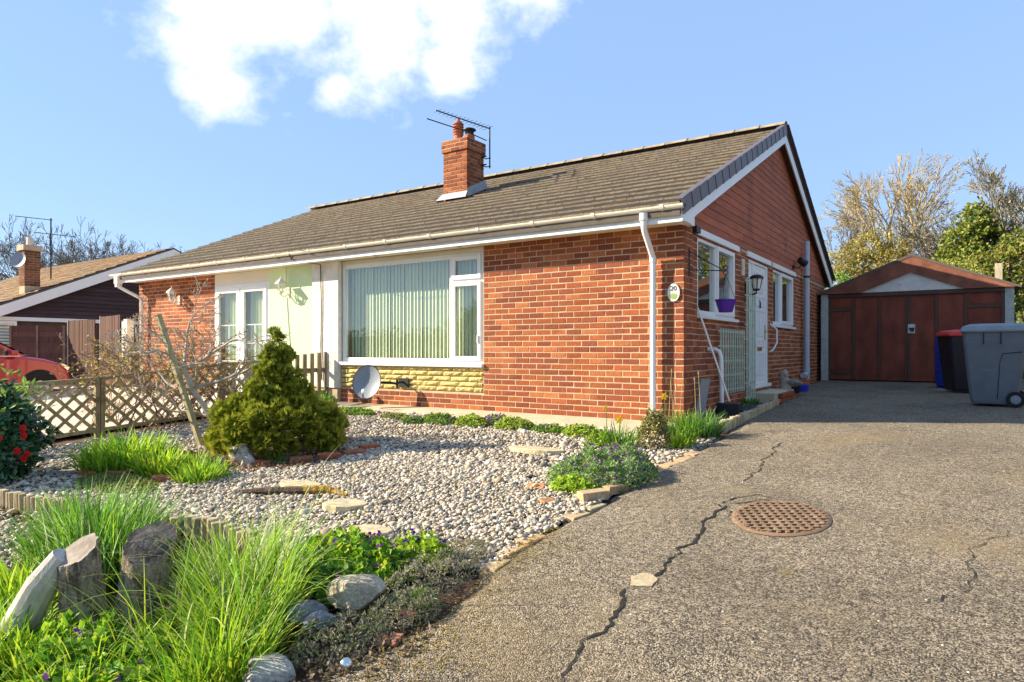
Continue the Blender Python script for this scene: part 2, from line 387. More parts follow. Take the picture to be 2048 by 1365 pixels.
M['slate'] = mk('slate_chip', attr=True, rough=0.7, var=0.2, vscale=30)
M['dish'] = mk('dish_grey', (0.25, 0.28, 0.32), 0.45, var=0.06)
M['lampwhite'] = mk('lamp_white_paint', (0.72, 0.68, 0.58), 0.5, var=0.12, vscale=20)
M['statue'] = mk('statue_stone', (0.40, 0.36, 0.30), 0.95, var=0.3, vscale=20, bump=0.8, bscale=60, stains=[((0.14, 0.13, 0.09), 9, 0.5, 0.7, 0.6)])

# ------------------------------------------------------------------ terrain
def sstep(a, b, x):
    t = np.clip((x - a) / (b - a), 0, 1); return t * t * (3 - 2 * t)
LOG_LINE = [(-6.4, -5.55), (-4.04, -5.36), (-3.4, -5.30), (-1.98, -5.12), (-1.45, -5.00), (-0.95, -5.04), (-0.55, -5.20), (-0.28, -5.42)]
def edge_x(y):
    """left edge of the drive"""
    return np.interp(y, [-9, -7.0, -6.0, -5.55, -5.05, -4.3, -3.5, -2.4, -1.7, -0.8, -0.3, 1.0, 3.0, 4.4, 5.2, 8.7, 9.5],
                     [0.5, 0.56, 0.66, 0.74, 0.70, 0.56, 0.60, 0.55, 0.60, 0.62, 0.62, 0.50, 0.42, 0.40, 0.02, 0.02, 0.02])
def ground(x, y):
    x = np.asarray(x, dtype=float); y = np.asarray(y, dtype=float)
    yy = np.maximum(y, -8.5)
    z = np.where(yy < 0, 0.065 * yy, 0.0185 * np.minimum(yy, 12))
    z = z - 0.015 * np.clip(-7.5 - x, 0, 16)
    z = z + 0.12 * np.clip(y - 13, 0, 30) * sstep(-14, -2, x)
    ly = np.interp(x, [p[0] for p in LOG_LINE] + [0.35], [p[1] for p in LOG_LINE] + [-5.7])
    drop = sstep(0.0, 0.10, ly - y) * sstep(0.65, 0.0, x) * 0.15
    return z - drop
def gz(x, y): return float(ground(x, y))
def sheet(name, xs, ys, mat, dz=0.0, fn=None, mask=None):
    X, Y = np.meshgrid(xs, ys)
    Z = ground(X, Y) + dz
    if fn is not None: Z = Z + fn(X, Y)
    V = np.stack([X, Y, Z], -1).reshape(-1, 3)
    ny, nx = X.shape
    i = np.arange(ny - 1)[:, None] * nx + np.arange(nx - 1)[None, :]
    F = np.stack([i, i + 1, i + nx + 1, i + nx], -1).reshape(-1, 4)
    if mask is not None:
        cx = (X[:-1, :-1] + X[1:, 1:]) / 2; cy = (Y[:-1, :-1] + Y[1:, 1:]) / 2
        F = F[mask(cx, cy).ravel()]
    return mesh_np(name, V, F, mat, smooth=True)
def axis_pts(lo, hi, flo, fhi, step):
    a = -np.geomspace(1, max(1.001, flo - lo + 1), 26)[::-1] + 1 + flo
    b = np.geomspace(1, fhi * 0 + hi - fhi + 1, 26) - 1 + fhi
    return np.unique(np.round(np.concatenate([a, np.arange(flo, fhi, step), b]), 4))
g = sheet('ground', axis_pts(-900, 900, -8, 4, 0.08), axis_pts(-900, 1200, -8.5, 3, 0.08), M['soil'], dz=-0.03,
          fn=lambda X, Y: 0.012 * np.sin(X * 9.1 + 3 * np.sin(Y * 5)) * np.sin(Y * 8.3))
tag(g, kind='structure')
g2 = sheet('grass_field', np.concatenate([-np.geomspace(6.9, 900, 40)[::-1], ]), axis_pts(-900, 1200, -8, 8, 0.5), M['grassy'], dz=-0.018)
tag(g2, kind='structure')
g3 = sheet('rear_lawn', axis_pts(-6.9, 900, -2, 10, 1.0), np.geomspace(11.2, 1200, 40), M['grassy'], dz=-0.018)
tag(g3, kind='structure')
fl = sheet('front_verge', np.arange(-6.9, -1.0, .3), np.arange(-9.0, -6.5, .25), M['grassy'], dz=-.012); tag(fl, kind='structure')
# the drive: rows across, from the ragged left edge to the far side
ys = np.concatenate([np.arange(-8.9, 0.0, 0.06), np.arange(0.0, 11.0, 0.15)])
V = []; nx = 40
for y in ys:
    e = float(edge_x(y)) + 0.018 * math.sin(y * 7.0) + 0.012 * math.sin(y * 19.0 + 1)
    xs = e + (7.6 - e) * (np.linspace(0, 1, nx) ** 1.2)
    z = ground(xs, np.full(nx, y)) + 0.012
    z = z + 0.006 * np.sin(xs * 3.1 + y * 1.7) * np.sin(y * 2.3 - xs)
    z[0] -= 0.03
    V.append(np.stack([xs, np.full(nx, y), z], -1))
V = np.array(V).reshape(-1, 3)
i = np.arange(len(ys) - 1)[:, None] * nx + np.arange(nx - 1)[None, :]
drive = mesh_np('driveway', V, np.stack([i, i + 1, i + nx + 1, i + nx], -1).reshape(-1, 4), M['asphalt'], smooth=True)
tag(drive, 'weathered asphalt drive with long cracks leading up to the garage', kind='structure')
def dz_drive(x, y): return gz(x, y) + 0.012 + 0.006 * math.sin(x * 3.1 + y * 1.7) * math.sin(y * 2.3 - x)
def crack(path, w0, w1, seed):
    r = random.Random(seed); pts = []
    for (a, b) in zip(path[:-1], path[1:]):
        n = max(2, int(math.dist(a, b) / 0.035))
        for k in range(n):
            t = k / n; pts.append((a[0] + (b[0] - a[0]) * t, a[1] + (b[1] - a[1]) * t))
    pts.append(path[-1]); V = []
    n = len(pts)
    for k, p in enumerate(pts):
        q = pts[min(k + 1, n - 1)]; o = pts[max(k - 1, 0)]
        dx, dy = q[0] - o[0], q[1] - o[1]; l = math.hypot(dx, dy) or 1
        nxv, nyv = -dy / l, dx / l
        j = r.gauss(0, 0.007) + .02 * math.sin(k * .37 + seed) + .012 * math.sin(k * .91 + 2 * seed); w = .72 * (w0 + (w1 - w0) * k / n) * r.uniform(0.15, 1.6) * (0.25 if k in (0, n - 1) else 1)
        for s_ in (-1, 1):
            x = p[0] + nxv * (j + s_ * w); y = p[1] + nyv * (j + s_ * w)
            V.append((x, y, dz_drive(x, y) + 0.004))
    F = np.array([(2 * k, 2 * k + 1, 2 * k + 3, 2 * k + 2) for k in range(n - 1)])
    return mesh_np('crack', V, F, M['crack'], parent=drive)
crack([(1.47, -5.9), (1.47, -5.46), (1.42, -4.95), (1.372, -4.62)], 0.011, 0.012, 1)
crack([(1.372, -4.62), (1.40, -4.3), (1.409, -4.04), (1.38, -3.55), (1.351, -3.05)], 0.011, 0.011, 2)
crack([(1.351, -3.05), (1.36, -2.86), (1.50, -2.72), (1.62, -2.78)], 0.009, 0.004, 3)
crack([(1.35, -3.04), (1.42, -2.98), (1.52, -2.85), (1.66, -2.83)], 0.008, 0.003, 4)
crack([(1.36, -3.06), (1.42, -3.2), (1.45, -3.32)], 0.008, 0.003, 5)
crack([(1.34, -2.45), (1.30, -1.8), (1.27, -1.25), (1.233, -0.70)], 0.006, 0.008, 6)
crack([(1.233, -0.70), (1.05, -0.72), (0.85, -0.78), (0.66, -0.80)], 0.006, 0.007, 7)
crack([(0.66, -0.80), (0.66, -1.2), (0.64, -1.7)], 0.006, 0.006, 8)
crack([(2.6, -4.1), (2.75, -3.7), (2.7, -3.3), (3.1, -2.6)], 0.004, 0.003, 9)
crack([(2.95, -2.4), (3.5, -2.15), (4.6, -2.0)], 0.004, 0.003, 10)
# road and the far verge the front windows look out on
nd = sheet('neighbour_drive', np.linspace(-19.9, -6.6, 30), np.linspace(-9.0, 3.0, 20), M['paving'], dz=.012); tag(nd, kind='structure')
rd = sheet('road', np.linspace(-60, 60, 60), np.linspace(-17.5, -11.2, 6), M['road'], dz=0.02); tag(rd, kind='structure')
pv = sheet('pavement', np.linspace(-60, 60, 60), np.linspace(-11.2, -9.0, 4), M['concrete'], dz=0.03); tag(pv, kind='structure')
vg = sheet('verge', np.linspace(-60, 60, 60), np.linspace(-30, -17.5, 6), M['grassy'], dz=0.05); tag(vg, kind='structure')
# shingle bed sheet and the concrete strip under the front wall
def in_shingle(x, y):
    ly = np.interp(x, [p[0] for p in LOG_LINE] + [0.55], [p[1] for p in LOG_LINE] + [-4.75])
    return (x > -6.05) & (x < np.minimum(edge_x(y) - 0.01, 0.62)) & (y < -0.62) & (y > ly + 0.04)
sh = sheet('shingle_bed', np.arange(-6.1, 0.65, 0.08), np.arange(-5.7, -0.5, 0.08), M['shingle'], dz=-0.012, mask=in_shingle); tag(sh, kind='structure')
mb = MB()
pxs = np.linspace(-6.0, 0.30, 30)
for a, b in zip(pxs[:-1], pxs[1:]):
    fa = -0.56 - 0.25 * sstep(-4.5, -0.5, a); fb = -0.56 - 0.25 * sstep(-4.5, -0.5, b)
    mb.add([(a, fa, -0.12), (b, fb, -0.12), (b, 0.0, -0.12), (a, 0.0, -0.12), (a, fa, -0.030), (b, fb, -0.030), (b, 0.02, 0.004), (a, 0.02, 0.004)],
           [(4, 5, 6, 7), (0, 1, 5, 4)])
mb.box(0.30, 0.306, -0.8, 0, -0.12, -0.03)
path = mb.build('concrete_path', M['concrete']); tag(path, kind='structure')
# ------------------------------------------------------------------ the bungalow
HX0, HX1, SIDE = -12.2, 0.0, -0.03
DEPTH = 9.8; WT = 2.31; RY = 4.9; RZ = 4.80
SL = (RZ - 2.50) / (RY + 0.40); SA = math.atan(SL); CO, SI = math.cos(SA), math.sin(SA)
def roof_z(y): return RZ - SL * abs(y - RY)
house = thing('bungalow', 'long low red brick bungalow with tiled roof and white window frames', 'house', (-6.1, 4.9, 0))

PAL = [(0.33, 0.098, 0.036), (0.36, 0.110, 0.040), (0.32, 0.092, 0.034), (0.35, 0.105, 0.038), (0.31, 0.088, 0.034), (0.37, 0.120, 0.042),
       (0.34, 0.105, 0.042), (0.28, 0.085, 0.040), (0.24, 0.072, 0.036), (0.40, 0.145, 0.055), (0.32, 0.115, 0.060), (0.27, 0.082, 0.040)]
def brick_col(r):
    c = PAL[int(r.random() ** 1.15 * len(PAL))]; k = r.uniform(0.76, 0.98)
    if r.random() < 0.03: return (0.55, 0.33, 0.14)
    return (c[0] * k, c[1] * k * .95, c[2] * k)
def brick_mesh(seed):
    """front face at y=0, body behind it; x is the length, bottom at z=0"""
    r = random.Random(seed); m = MB(); L, H, D = 0.215, 0.065, 0.09
    j = lambda s: r.uniform(-s, s)
    c = brick_col(r)
    v = [(-L / 2 + j(.002), 0.004, j(.0015)), (L / 2 + j(.002), 0.004, j(.0015)), (L / 2 + j(.002), 0.004, H + j(.0015)), (-L / 2 + j(.002), 0.004, H + j(.0015)),
         (-L / 2 + .005, j(.0018), .005 + j(.001)), (L / 2 - .005, j(.0018), .005 + j(.001)), (L / 2 - .005, j(.0018), H - .005), (-L / 2 + .005, j(.0018), H - .005),
         (-L / 2, D, 0), (L / 2, D, 0), (L / 2, D, H), (-L / 2, D, H)]
    f = [(4, 5, 6, 7), (0, 1, 5, 4), (1, 2, 6, 5), (2, 3, 7, 6), (3, 0, 4, 7), (0, 8, 9, 1), (1, 9, 10, 2), (2, 10, 11, 3), (3, 11, 8, 0)]
    m.add(v, f, c)
    return m
BRICKS = []
for k in range(30):
    o = brick_mesh(500 + k).build('brick', M['brick']); BRICKS.append(o.data); bpy.data.objects.remove(o)
def bond(a0, a1, z0, z1, holes=(), origin=0.0, C=0.075, L=0.215, J=0.010):
    """running bond in a wall plane; returns (start, end, bottom) of every brick"""
    out = []; n = int(math.ceil((z1 - z0) / C - 1e-6))
    for i in range(n):
        z = z0 + i * C
        if z + 0.05 > z1: continue
        off = origin + (0.1125 if i % 2 else 0.0)
        k0 = math.floor((a0 - off) / (L + J)) - 1; k1 = math.ceil((a1 - off) / (L + J)) + 1
        for k in range(k0, k1):
            segs = [(max(a0, off + k * (L + J)), min(a1, off + k * (L + J) + L))]
            for (h0, h1, hz0, hz1) in holes:
                if z + 0.033 > hz0 and z + 0.033 < hz1:
                    ns = []
                    for s0, s1 in segs:
                        if s1 <= h0 or s0 >= h1: ns.append((s0, s1)); continue
                        if s0 < h0 - .02: ns.append((s0, h0 - .006))
                        if s1 > h1 + .02: ns.append((h1 + .006, s1))
                    segs = ns
            for s0, s1 in segs:
                if s1 - s0 > 0.025: out.append((s0, s1, z))
    return out
def lay_bricks(specs, wall, place, budget, rest_name='brick_courses', seed=1):
    """specs: (a,b,z); place -> (loc, rotz). The nearest become single objects, the rest one part."""
    r = random.Random(seed)
    full = []
    for a, b, z in specs:
        loc, rz = place((a + b) / 2, z)
        full.append(((Vector(loc) - CAM).length, loc, rz, b - a))
    full.sort(key=lambda q: q[0])
    V = []; F = []; Cc = []; n = 0
    for i, (d, loc, rz, ln) in enumerate(full):
        me = r.choice(BRICKS)
        dz = r.uniform(-.0012, .0012); pr = r.uniform(-.0015, .0015)
        if i < budget:
            l2 = (loc[0] - math.sin(rz) * pr, loc[1] + math.cos(rz) * pr, loc[2] + dz)
            put('brick', me, wall, l2, (0, r.uniform(-.004, .004), rz), (ln / 0.215, 1, 1))
        else:
            co = np.empty(len(me.vertices) * 3, dtype=np.float32); me.vertices.foreach_get('co', co); co = co.reshape(-1, 3)
            co = co * np.array([ln / 0.215, 1, 1])
            c, s = math.cos(rz), math.sin(rz)
            w = np.stack([co[:, 0] * c - co[:, 1] * s + loc[0], co[:, 0] * s + co[:, 1] * c + loc[1], co[:, 2] + loc[2] + dz], -1)
            V.append(w)
            F.append(np.array([list(p.vertices) for p in me.polygons]) + n); n += len(w)
            cc = np.array(me.attributes['Col'].data[0].color[:3]) * r.uniform(0.85, 1.15)
            Cc.append(np.tile(cc, (len(me.polygons), 1)))
    if V:
        o = mesh_np(rest_name, np.concatenate(V), np.concatenate(F), M['brick'], np.concatenate(Cc), parent=wall)
        tag(o, kind='stuff')

# ---- front wall: mortar core with the openings left out
WIN = (-5.80, -2.895, 0.25, WT)          # window and its stone apron
GRN = (-7.69, -6.47); PIER = (-6.47, -5.81); FD = (-9.36, -7.69)
m = MB()
MY = 0.0035
m.box(-2.895, HX1 - 0.006, MY, 0.25, -0.1, WT)
m.box(-5.80, -2.895, MY, 0.25, -0.1, 0.245)
m.box(-5.80, -2.895, 0.05, 0.25, 0.245, 0.60)
m.box(PIER[0], PIER[1], MY + .02, 0.25, -0.2, WT)

fw = m.build('front_wall', M['mortar'], house)
m = MB(); m.box(-0.25, HX1 - 0.004, 0.2501, 0.31 - .006, -0.1, WT - .001); m.build('corner_return', M['mortar'], house)
specs = bond(-2.885, 0.0, 0.0, WT, origin=0.0 - 0.215)
specs += bond(-5.80, -2.885, 0.0, 0.245, origin=0.0 - 0.215)
lw = MB().box(HX0, FD[0], MY, 0.25, -0.35, WT).build('left_front_wall', M['mortar'], house)
sp2 = bond(HX0, FD[0], -0.30, WT, origin=HX0)
lay_bricks(specs, fw, lambda a, z: ((a, 0, z), 0), 250, seed=3)
lay_bricks(sp2, lw, lambda a, z: ((a, 0, z), 0), 0, 'far_brick_courses', seed=4)
# corner return, 0.31 deep, half bond
ret = []
for i in range(31):
    z = i * 0.075
    if z + .06 > WT: break
    cuts = [(0.100, 0.205), (0.215, 0.305)] if i % 2 else [(0.012, 0.205), (0.215, 0.305)]
    for a, b in cuts: ret.append((a, b, z))
lay_bricks(ret, fw, lambda a, z: ((HX1, a, z), R(90)), 60, 'return_brick_courses', seed=5)
# ---- pier and green panel
m = MB(); m.box(PIER[0] + .02, PIER[1], -0.055, 0.02, 0.23, WT - .002); pier = m.build('party_pier', M['dash'], house)
m = MB(); m.box(PIER[0] + .03, PIER[1] - .01, -0.03, 0.022, -0.2, 0.228); m.build('pier_foot', M['mortar'], house)
m = MB(); m.box(GRN[0], GRN[1] + .018, -0.004, 0.25, -0.35, WT - .002); grn = m.build('rendered_panel', M['render'], house)
grn['label'] = 'smooth pale green rendered panel between door and pier'
m = MB(); m.tube([(-6.46, -.03, 2.30), (-6.452, -.03, 1.5), (-6.462, -.03, .6), (-6.458, -.03, -.1)], .014, 6); m.build('drain_strip', M['fencewood'], house)
m = MB(); m.tube([(-6.62, -.40, 2.47), (-6.60, -.36, 2.36), (-6.40, -.2, 2.31), (-6.22, -.075, 2.28), (-6.20, -.068, 1.6), (-6.215, -.068, .9), (-6.19, -.068, .35)], .008, 5); m.build('cable', M['black'], house)
m = MB(); m.tube([(-7.20, -.012, 2.30), (-7.19, -.012, 1.9), (-7.12, -.012, 1.2), (-7.02, -.012, .3)], .006, 5); m.build('cable', M['lampwhite'], house)
m = MB(); m.tube([(-6.4, -.42, 2.52), (-5.9, -.62, 2.50), (-5.3, -.7, 2.60)], .005, 5); m.build('cable', M['black'], house)

# ---- stone apron blocks
r = random.Random(8); k = 0
for i in range(5):
    z = 0.252 + i * 0.0735
    x = -5.80 + (0.16 if i % 2 else 0.0)
    xs = [-5.80] + ([-5.80 + .17] if i % 2 else [])
    while x < -2.90:
        ln = min(r.choice((0.30, 0.33, 0.36)), -2.897 - x)
        if x == -5.80 + .16: pass
        a, b = x + .004, x + ln - .004; h = 0.066
        nx_, nz_ = 7, 4; mm = MB(); vv = []
        for q in range(nz_):
            for p in range(nx_):
                e = (p in (0, nx_ - 1)) or (q in (0, nz_ - 1))
                vv.append((a + (b - a) * p / (nx_ - 1), 0.008 if e else -0.012 + r.uniform(-.010, .008), z + h * q / (nz_ - 1)))
        ff = [(q * nx_ + p, q * nx_ + p + 1, (q + 1) * nx_ + p + 1, (q + 1) * nx_ + p) for q in range(nz_ - 1) for p in range(nx_ - 1)]
        kk = r.uniform(.85, 1.12)
        mm.add(vv, ff, (0.56 * kk, 0.44 * kk, 0.175 * kk))
        mm.add([(a, .008, z), (b, .008, z), (b, .05, z), (a, .05, z), (a, .008, z + h), (b, .008, z + h), (b, .05, z + h), (a, .05, z + h)], [(0, 3, 2, 1), (4, 5, 6, 7), (0, 4, 7, 3), (1, 2, 6, 5)], (0.5, .4, .16))
        if b - a > .03: mm.build('stone_block', M['stone'], fw)
        x += ln
    if i % 2:
        mm = MB(); mm.box(-5.797, -5.80 + .155, -.010, .05, z, z + .066, (0.5, .4, .16)); mm.build('stone_block', M['stone'], fw)

# ---- big front window
def ring_frame(mb_, a0, a1, z0, z1, w, d0, d1, plane='y'):
    """a rectangular frame of bar width w between depths d0..d1"""
    def bx(p0, p1, q0, q1):
        if plane == 'y': mb_.box(p0, p1, d0, d1, q0, q1)
        else: mb_.box(d0, d1, p0, p1, q0, q1)
    bx(a0, a0 + w, z0, z1); bx(a1 - w, a1, z0, z1); bx(a0 + w, a1 - w, z0, z0 + w); bx(a0 + w, a1 - w, z1 - w, z1)
wx0, wx1, wz0, wz1 = -5.80, -2.90, 0.66, 2.245
m = MB(); ring_frame(m, wx0, wx1, wz0, wz1, 0.065, 0.03, 0.10)
m.box(-3.53, -3.46, 0.03, 0.10, wz0 + .065, wz1 - .065)
m.box(-3.46, wx1 - .065, 0.03, 0.10, 1.815, 1.875)
win = m.build('window', M['upvc'], house, bevel=.006)
win['label'] = 'wide picture window with vertical blinds and two small opening lights'
for (a0, a1, z0, z1) in ((-3.475, wx1 + -.05, 0.70, 1.83), (-3.475, wx1 - .05, 1.865, wz1 - .045)):
    mm = MB(); ring_frame(mm, a0, a1, z0, z1, 0.062, 0.005, 0.045); mm.build('casement', M['upvc'], win, bevel=.006)
for (a0, a1, z0, z1) in ((wx0 + .06, -3.525, wz0 + .06, wz1 - .06), (-3.42, wx1 - .105, .755, 1.775), (-3.42, wx1 - .105, 1.92, wz1 - .10)):
    mm = MB(); mm.add([(a0, .04, z0), (a1, .04, z0), (a1, .04, z1), (a0, .04, z1)], [(0, 1, 2, 3)]); mm.build('pane', M['glass'], win)
m = MB(); m.box(wx0, wx1 + .012, -0.05, 0.10, 0.605, 0.655); m.build('sill', M['upvc'], win, bevel=.008)
m = MB(); m.box(wx0, wx1, 0.02, 0.12, wz1, WT - .002); m.build('head_panel', M['soffit'], win)
mm = MB(); mm.box(-3.005, -2.99, -.012, .006, .95, 1.06); mm.build('handle', M['upvc'], win)
# blinds: each vane its own strip, turned a little
x = wx0 + .10; r = random.Random(12)
vm = []
for q in range(3):
    mm = MB(); n = 5; w = .089
    vv = []
    for z in (0.72, 2.2):
        for p in range(n):
            t = p / (n - 1) - .5; vv.append((t * w, .010 * math.cos(t * 3.1) + q * .003, z))
    mm.add(vv, [(p, p + 1, n + p + 1, n + p) for p in range(n - 1)], None)
    o = mm.build('blind_vane', M['blind'], smooth=True); vm.append(o.data); bpy.data.objects.remove(o)
while x < wx1 - .06:
    put('blind_vane', r.choice(vm), win, (x, .165, 0), (0, 0, R(-16) + r.uniform(-.06, .06))); x += .074
# interior shell so that the rooms are closed and dim
m = MB()
m.box(HX0 + .1, -.2, 3.0, 3.1, -0.3, 2.32); m.box(HX0 + .1, -.2, .25, 9.6, 2.33, 2.36); m.box(HX0 + .1, -.2, .1, 9.6, 0.0, 0.02); m.box(-6.2, -6.1, .25, 9.6, 0, 2.33)
m.box(-9.9, -9.8, .25, 3, 0, 2.33)
m.build('interior_wall', M['room'], house)

# ---- french doors of the left-hand half
m = MB(); ring_frame(m, FD[0], FD[1], -0.25, 2.08, .06, -0.005, 0.09); m.box(-8.56, -8.49, -0.005, .09, -0.19, 2.02)
fd = m.build('french_doors', M['upvc'], house, bevel=.006)
fd['label'] = 'white glazed double doors with glazing bars'
m = MB(); m.box(FD[0], FD[1], -.002, .12, 2.08, WT - .002); m.build('header_panel', M['soffit'], fd)
for (a0, a1) in ((FD[0] + .05, -8.545), (-8.505, FD[1] - .05)):
    mm = MB(); ring_frame(mm, a0, a1, -.19, 2.03, .10, -.022, .03); leaf = mm.build('door_leaf', M['upvc'], fd, bevel=.006)
    b0, b1 = a0 + .10, a1 - .10
    mm = MB(); mm.add([(b0, .012, -.1), (b1, .012, -.1), (b1, .012, 1.94), (b0, .012, 1.94)], [(0, 1, 2, 3)]); mm.build('pane', M['glass'], fd)
    mm = MB(); mm.box((b0 + b1) / 2 - .009, (b0 + b1) / 2 + .009, .015, .027, -.1, 1.32)
    for z in (.30, .64, .98, 1.32): mm.box(b0, b1, .0151, .0271, z - .009, z + .009)
    mm.build('glazing_bar', M['upvc'], fd)
    for q in range(7):
        xx = b0 + (q + .5) * (b1 - b0) / 7
        put('blind_vane', vm[q % 3], fd, (xx, .14, -.2), (0, 0, R(72)), (.9, .9, 1))
# ---- rear and far walls
m = MB(); m.box(HX0, SIDE, DEPTH - .25, DEPTH, -.2, WT); m.build('rear_wall', M['brick'], house)
m = MB(); m.box(HX0, HX0 + .25, .2, DEPTH - .2, -.5, WT)
m.prism([(0.0, WT), (DEPTH, WT), (RY, roof_z(RY) - .1)], 'x', HX0, HX0 + .2); m.build('far_gable_wall', M['mortar'], house)

# ---- side wall (faces the drive)
W1 = (0.57, 2.20, 1.29, 2.27); DR = (2.96, 4.20, 0.30, 2.27); W2 = (4.56, 6.20, 1.29, 2.27)
m = MB(); x0, x1 = SIDE - .22, SIDE - .0035
holes = [W1, DR, W2]
edges = [0.28, W1[0], W1[1], DR[0], DR[1], W2[0], W2[1], DEPTH]
for i in range(len(edges) - 1):
    a, b = edges[i], edges[i + 1]
    hole = next((h for h in holes if abs(h[0] - a) < 1e-6), None)
    if hole is None: m.box(x0, x1, a, b, -.15, 2.36)
    else:
        m.box(x0, x1, a, b, -.15, hole[2]); m.box(x0, x1, a, b, hole[3], 2.36)
sw = m.build('side_wall', M['mortar'], house)
sspec = bond(0.31, DEPTH, 0.0, 2.34, holes=holes, origin=0.31)
lay_bricks(sspec, sw, lambda a, z: ((SIDE, a, z), R(90)), 90, 'side_brick_courses', seed=6)

def side_window(Y0, Y1, z0, z1, split, label):
    m = MB(); ring_frame(m, Y0, Y1, z0, z1, .06, SIDE - .09, SIDE - .012, 'x')
    m.box(SIDE - .09, SIDE - .012, split - .03, split + .03, z0 + .06, z1 - .06)
    w = m.build('window', M['upvc'], house, bevel=.005); w['label'] = label
    mm = MB(); ring_frame(mm, split - .005, Y1 - .03, z0 + .03, z1 - .03, .06, SIDE - .07, SIDE + .012, 'x'); mm.build('casement', M['upvc'], w, bevel=.005)
    for a, b in ((Y0 + .055, split - .025), (split + .05, Y1 - .085)):
        mm = MB(); X = SIDE - .045
        mm.add([(X, a, z0 + .055), (X, b, z0 + .055), (X, b, z1 - .055), (X, a, z1 - .055)], [(0, 1, 2, 3)]); mm.build('pane', M['glass2'], w)
    mm = MB(); mm.box(SIDE - .09, SIDE + .045, Y0 - .02, Y1 + .07, z0 - .045, z0 - .003); mm.build('sill', M['upvc'], w, bevel=.005)
    mm = MB(); mm.box(SIDE - .05, SIDE + .028, Y0 - .09, Y1 + .16, z1 + .003, z1 + .085); mm.build('lintel', M['upvc'], w, bevel=.004)
    return w
side_window(*W1, 1.36, 'side window nearest the corner behind the purple hanging basket')
side_window(*W2, 5.16, 'side window between the front door and the grey soil pipe')
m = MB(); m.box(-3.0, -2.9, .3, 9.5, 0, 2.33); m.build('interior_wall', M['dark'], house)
# door
m = MB(); ring_frame(m, DR[0], DR[1], DR[2], DR[3], .06, SIDE - .10, SIDE - .012, 'x')
m.box(SIDE - .09, SIDE - .03, DR[0] + .06, DR[0] + .27, DR[2] + .06, DR[3] - .06)
m.box(SIDE - .10, SIDE - .005, DR[0] + .27, DR[0] + .32, DR[2] + .06, DR[3] - .06)
dr = m.build('front_door', M['upvc'], house, bevel=.004); dr['label'] = 'white panelled front door with brass letter plate'
d0, d1, X = DR[0] + .325, DR[1] - .065, SIDE - .03
m = MB(); m.box(SIDE - .09, X, d0, d1, DR[2] + .065, DR[3] - .065); leaf = m.build('door_leaf', M['upvc'], dr)
dw = d1 - d0
def dpanel(u0, u1, z0, z1, deep=.008):
    mm = MB(); y0, y1 = d0 + u0 * dw, d0 + u1 * dw
    ring_frame(mm, y0, y1, z0, z1, .022, X + .001, X + .012, 'x'); mm.box(X + .001, X + deep, y0 + .04, y1 - .04, z0 + .04, z1 - .04)
    mm.build('door_panel', M['upvc'], dr)
for u0, u1 in ((.14, .47), (.53, .86)):
    dpanel(u0, u1, .90, 1.02); dpanel(u0, u1, 1.08, 1.50); dpanel(u0, u1, 1.56, 1.72); dpanel(u0, u1, .44, .80)
dpanel(.14, .86, 1.92, 2.10); dpanel(.20, .80, 1.78, 1.88)
for z in (.55, .85, 1.05, 1.5, 1.8):
    mm = MB(); mm.box(SIDE - .031, SIDE - .02, DR[0] + .08, DR[0] + .25, z, z + .03); mm.build('side_panel_rail', M['upvc'], dr)
mm = MB(); mm.box(X + .001, X + .014, d0 + .36 * dw, d0 + .68 * dw, .84, .90); mm.build('letter_plate', M['brass'], dr, bevel=.003)
mm = MB(); mm.tube([(X + .005, d0 + .5 * dw, 1.66), (X + .02, d0 + .5 * dw, 1.62), (X + .02, d0 + .5 * dw, 1.53)], .012, 6); mm.lathe([(0.0, -.012), (.022, 0), (.028, .012), (0, .02)], (X + .004, d0 + .5 * dw, 1.63), 10, axis='x'); mm.build('knocker', M['black'], dr)
mm = MB(); mm.box(X + .001, X + .01, d1 - .075, d1 - .04, 1.02, 1.27); mm.tube([(X + .01, d1 - .058, 1.16), (X + .05, d1 - .058, 1.16), (X + .052, d1 - .15, 1.16)], .009, 6); mm.build('handle', M['brass'], dr)
mm = MB(); mm.box(SIDE - .1, SIDE + .05, DR[0] - .03, DR[1] + .03, DR[2] - .05, DR[2] - .003); mm.build('threshold', M['upvc'], dr)
mm = MB(); mm.box(SIDE - .05, SIDE + .028, DR[0] - .13, DR[1] + .12, DR[3] + .003, DR[3] + .085); mm.build('lintel', M['upvc'], dr, bevel=.004)
mm = MB(); y = DR[1] + .13; mm.tube([(SIDE, y, 1.30), (SIDE + .02, y + .0, 1.28), (SIDE + .09, y + .09, 1.20), (SIDE + .09, y + .11, .98), (SIDE + .05, y + .03, .86), (SIDE, y, .82)], .015, 8); mm.build('grab_rail', M['upvc'], house, smooth=True)
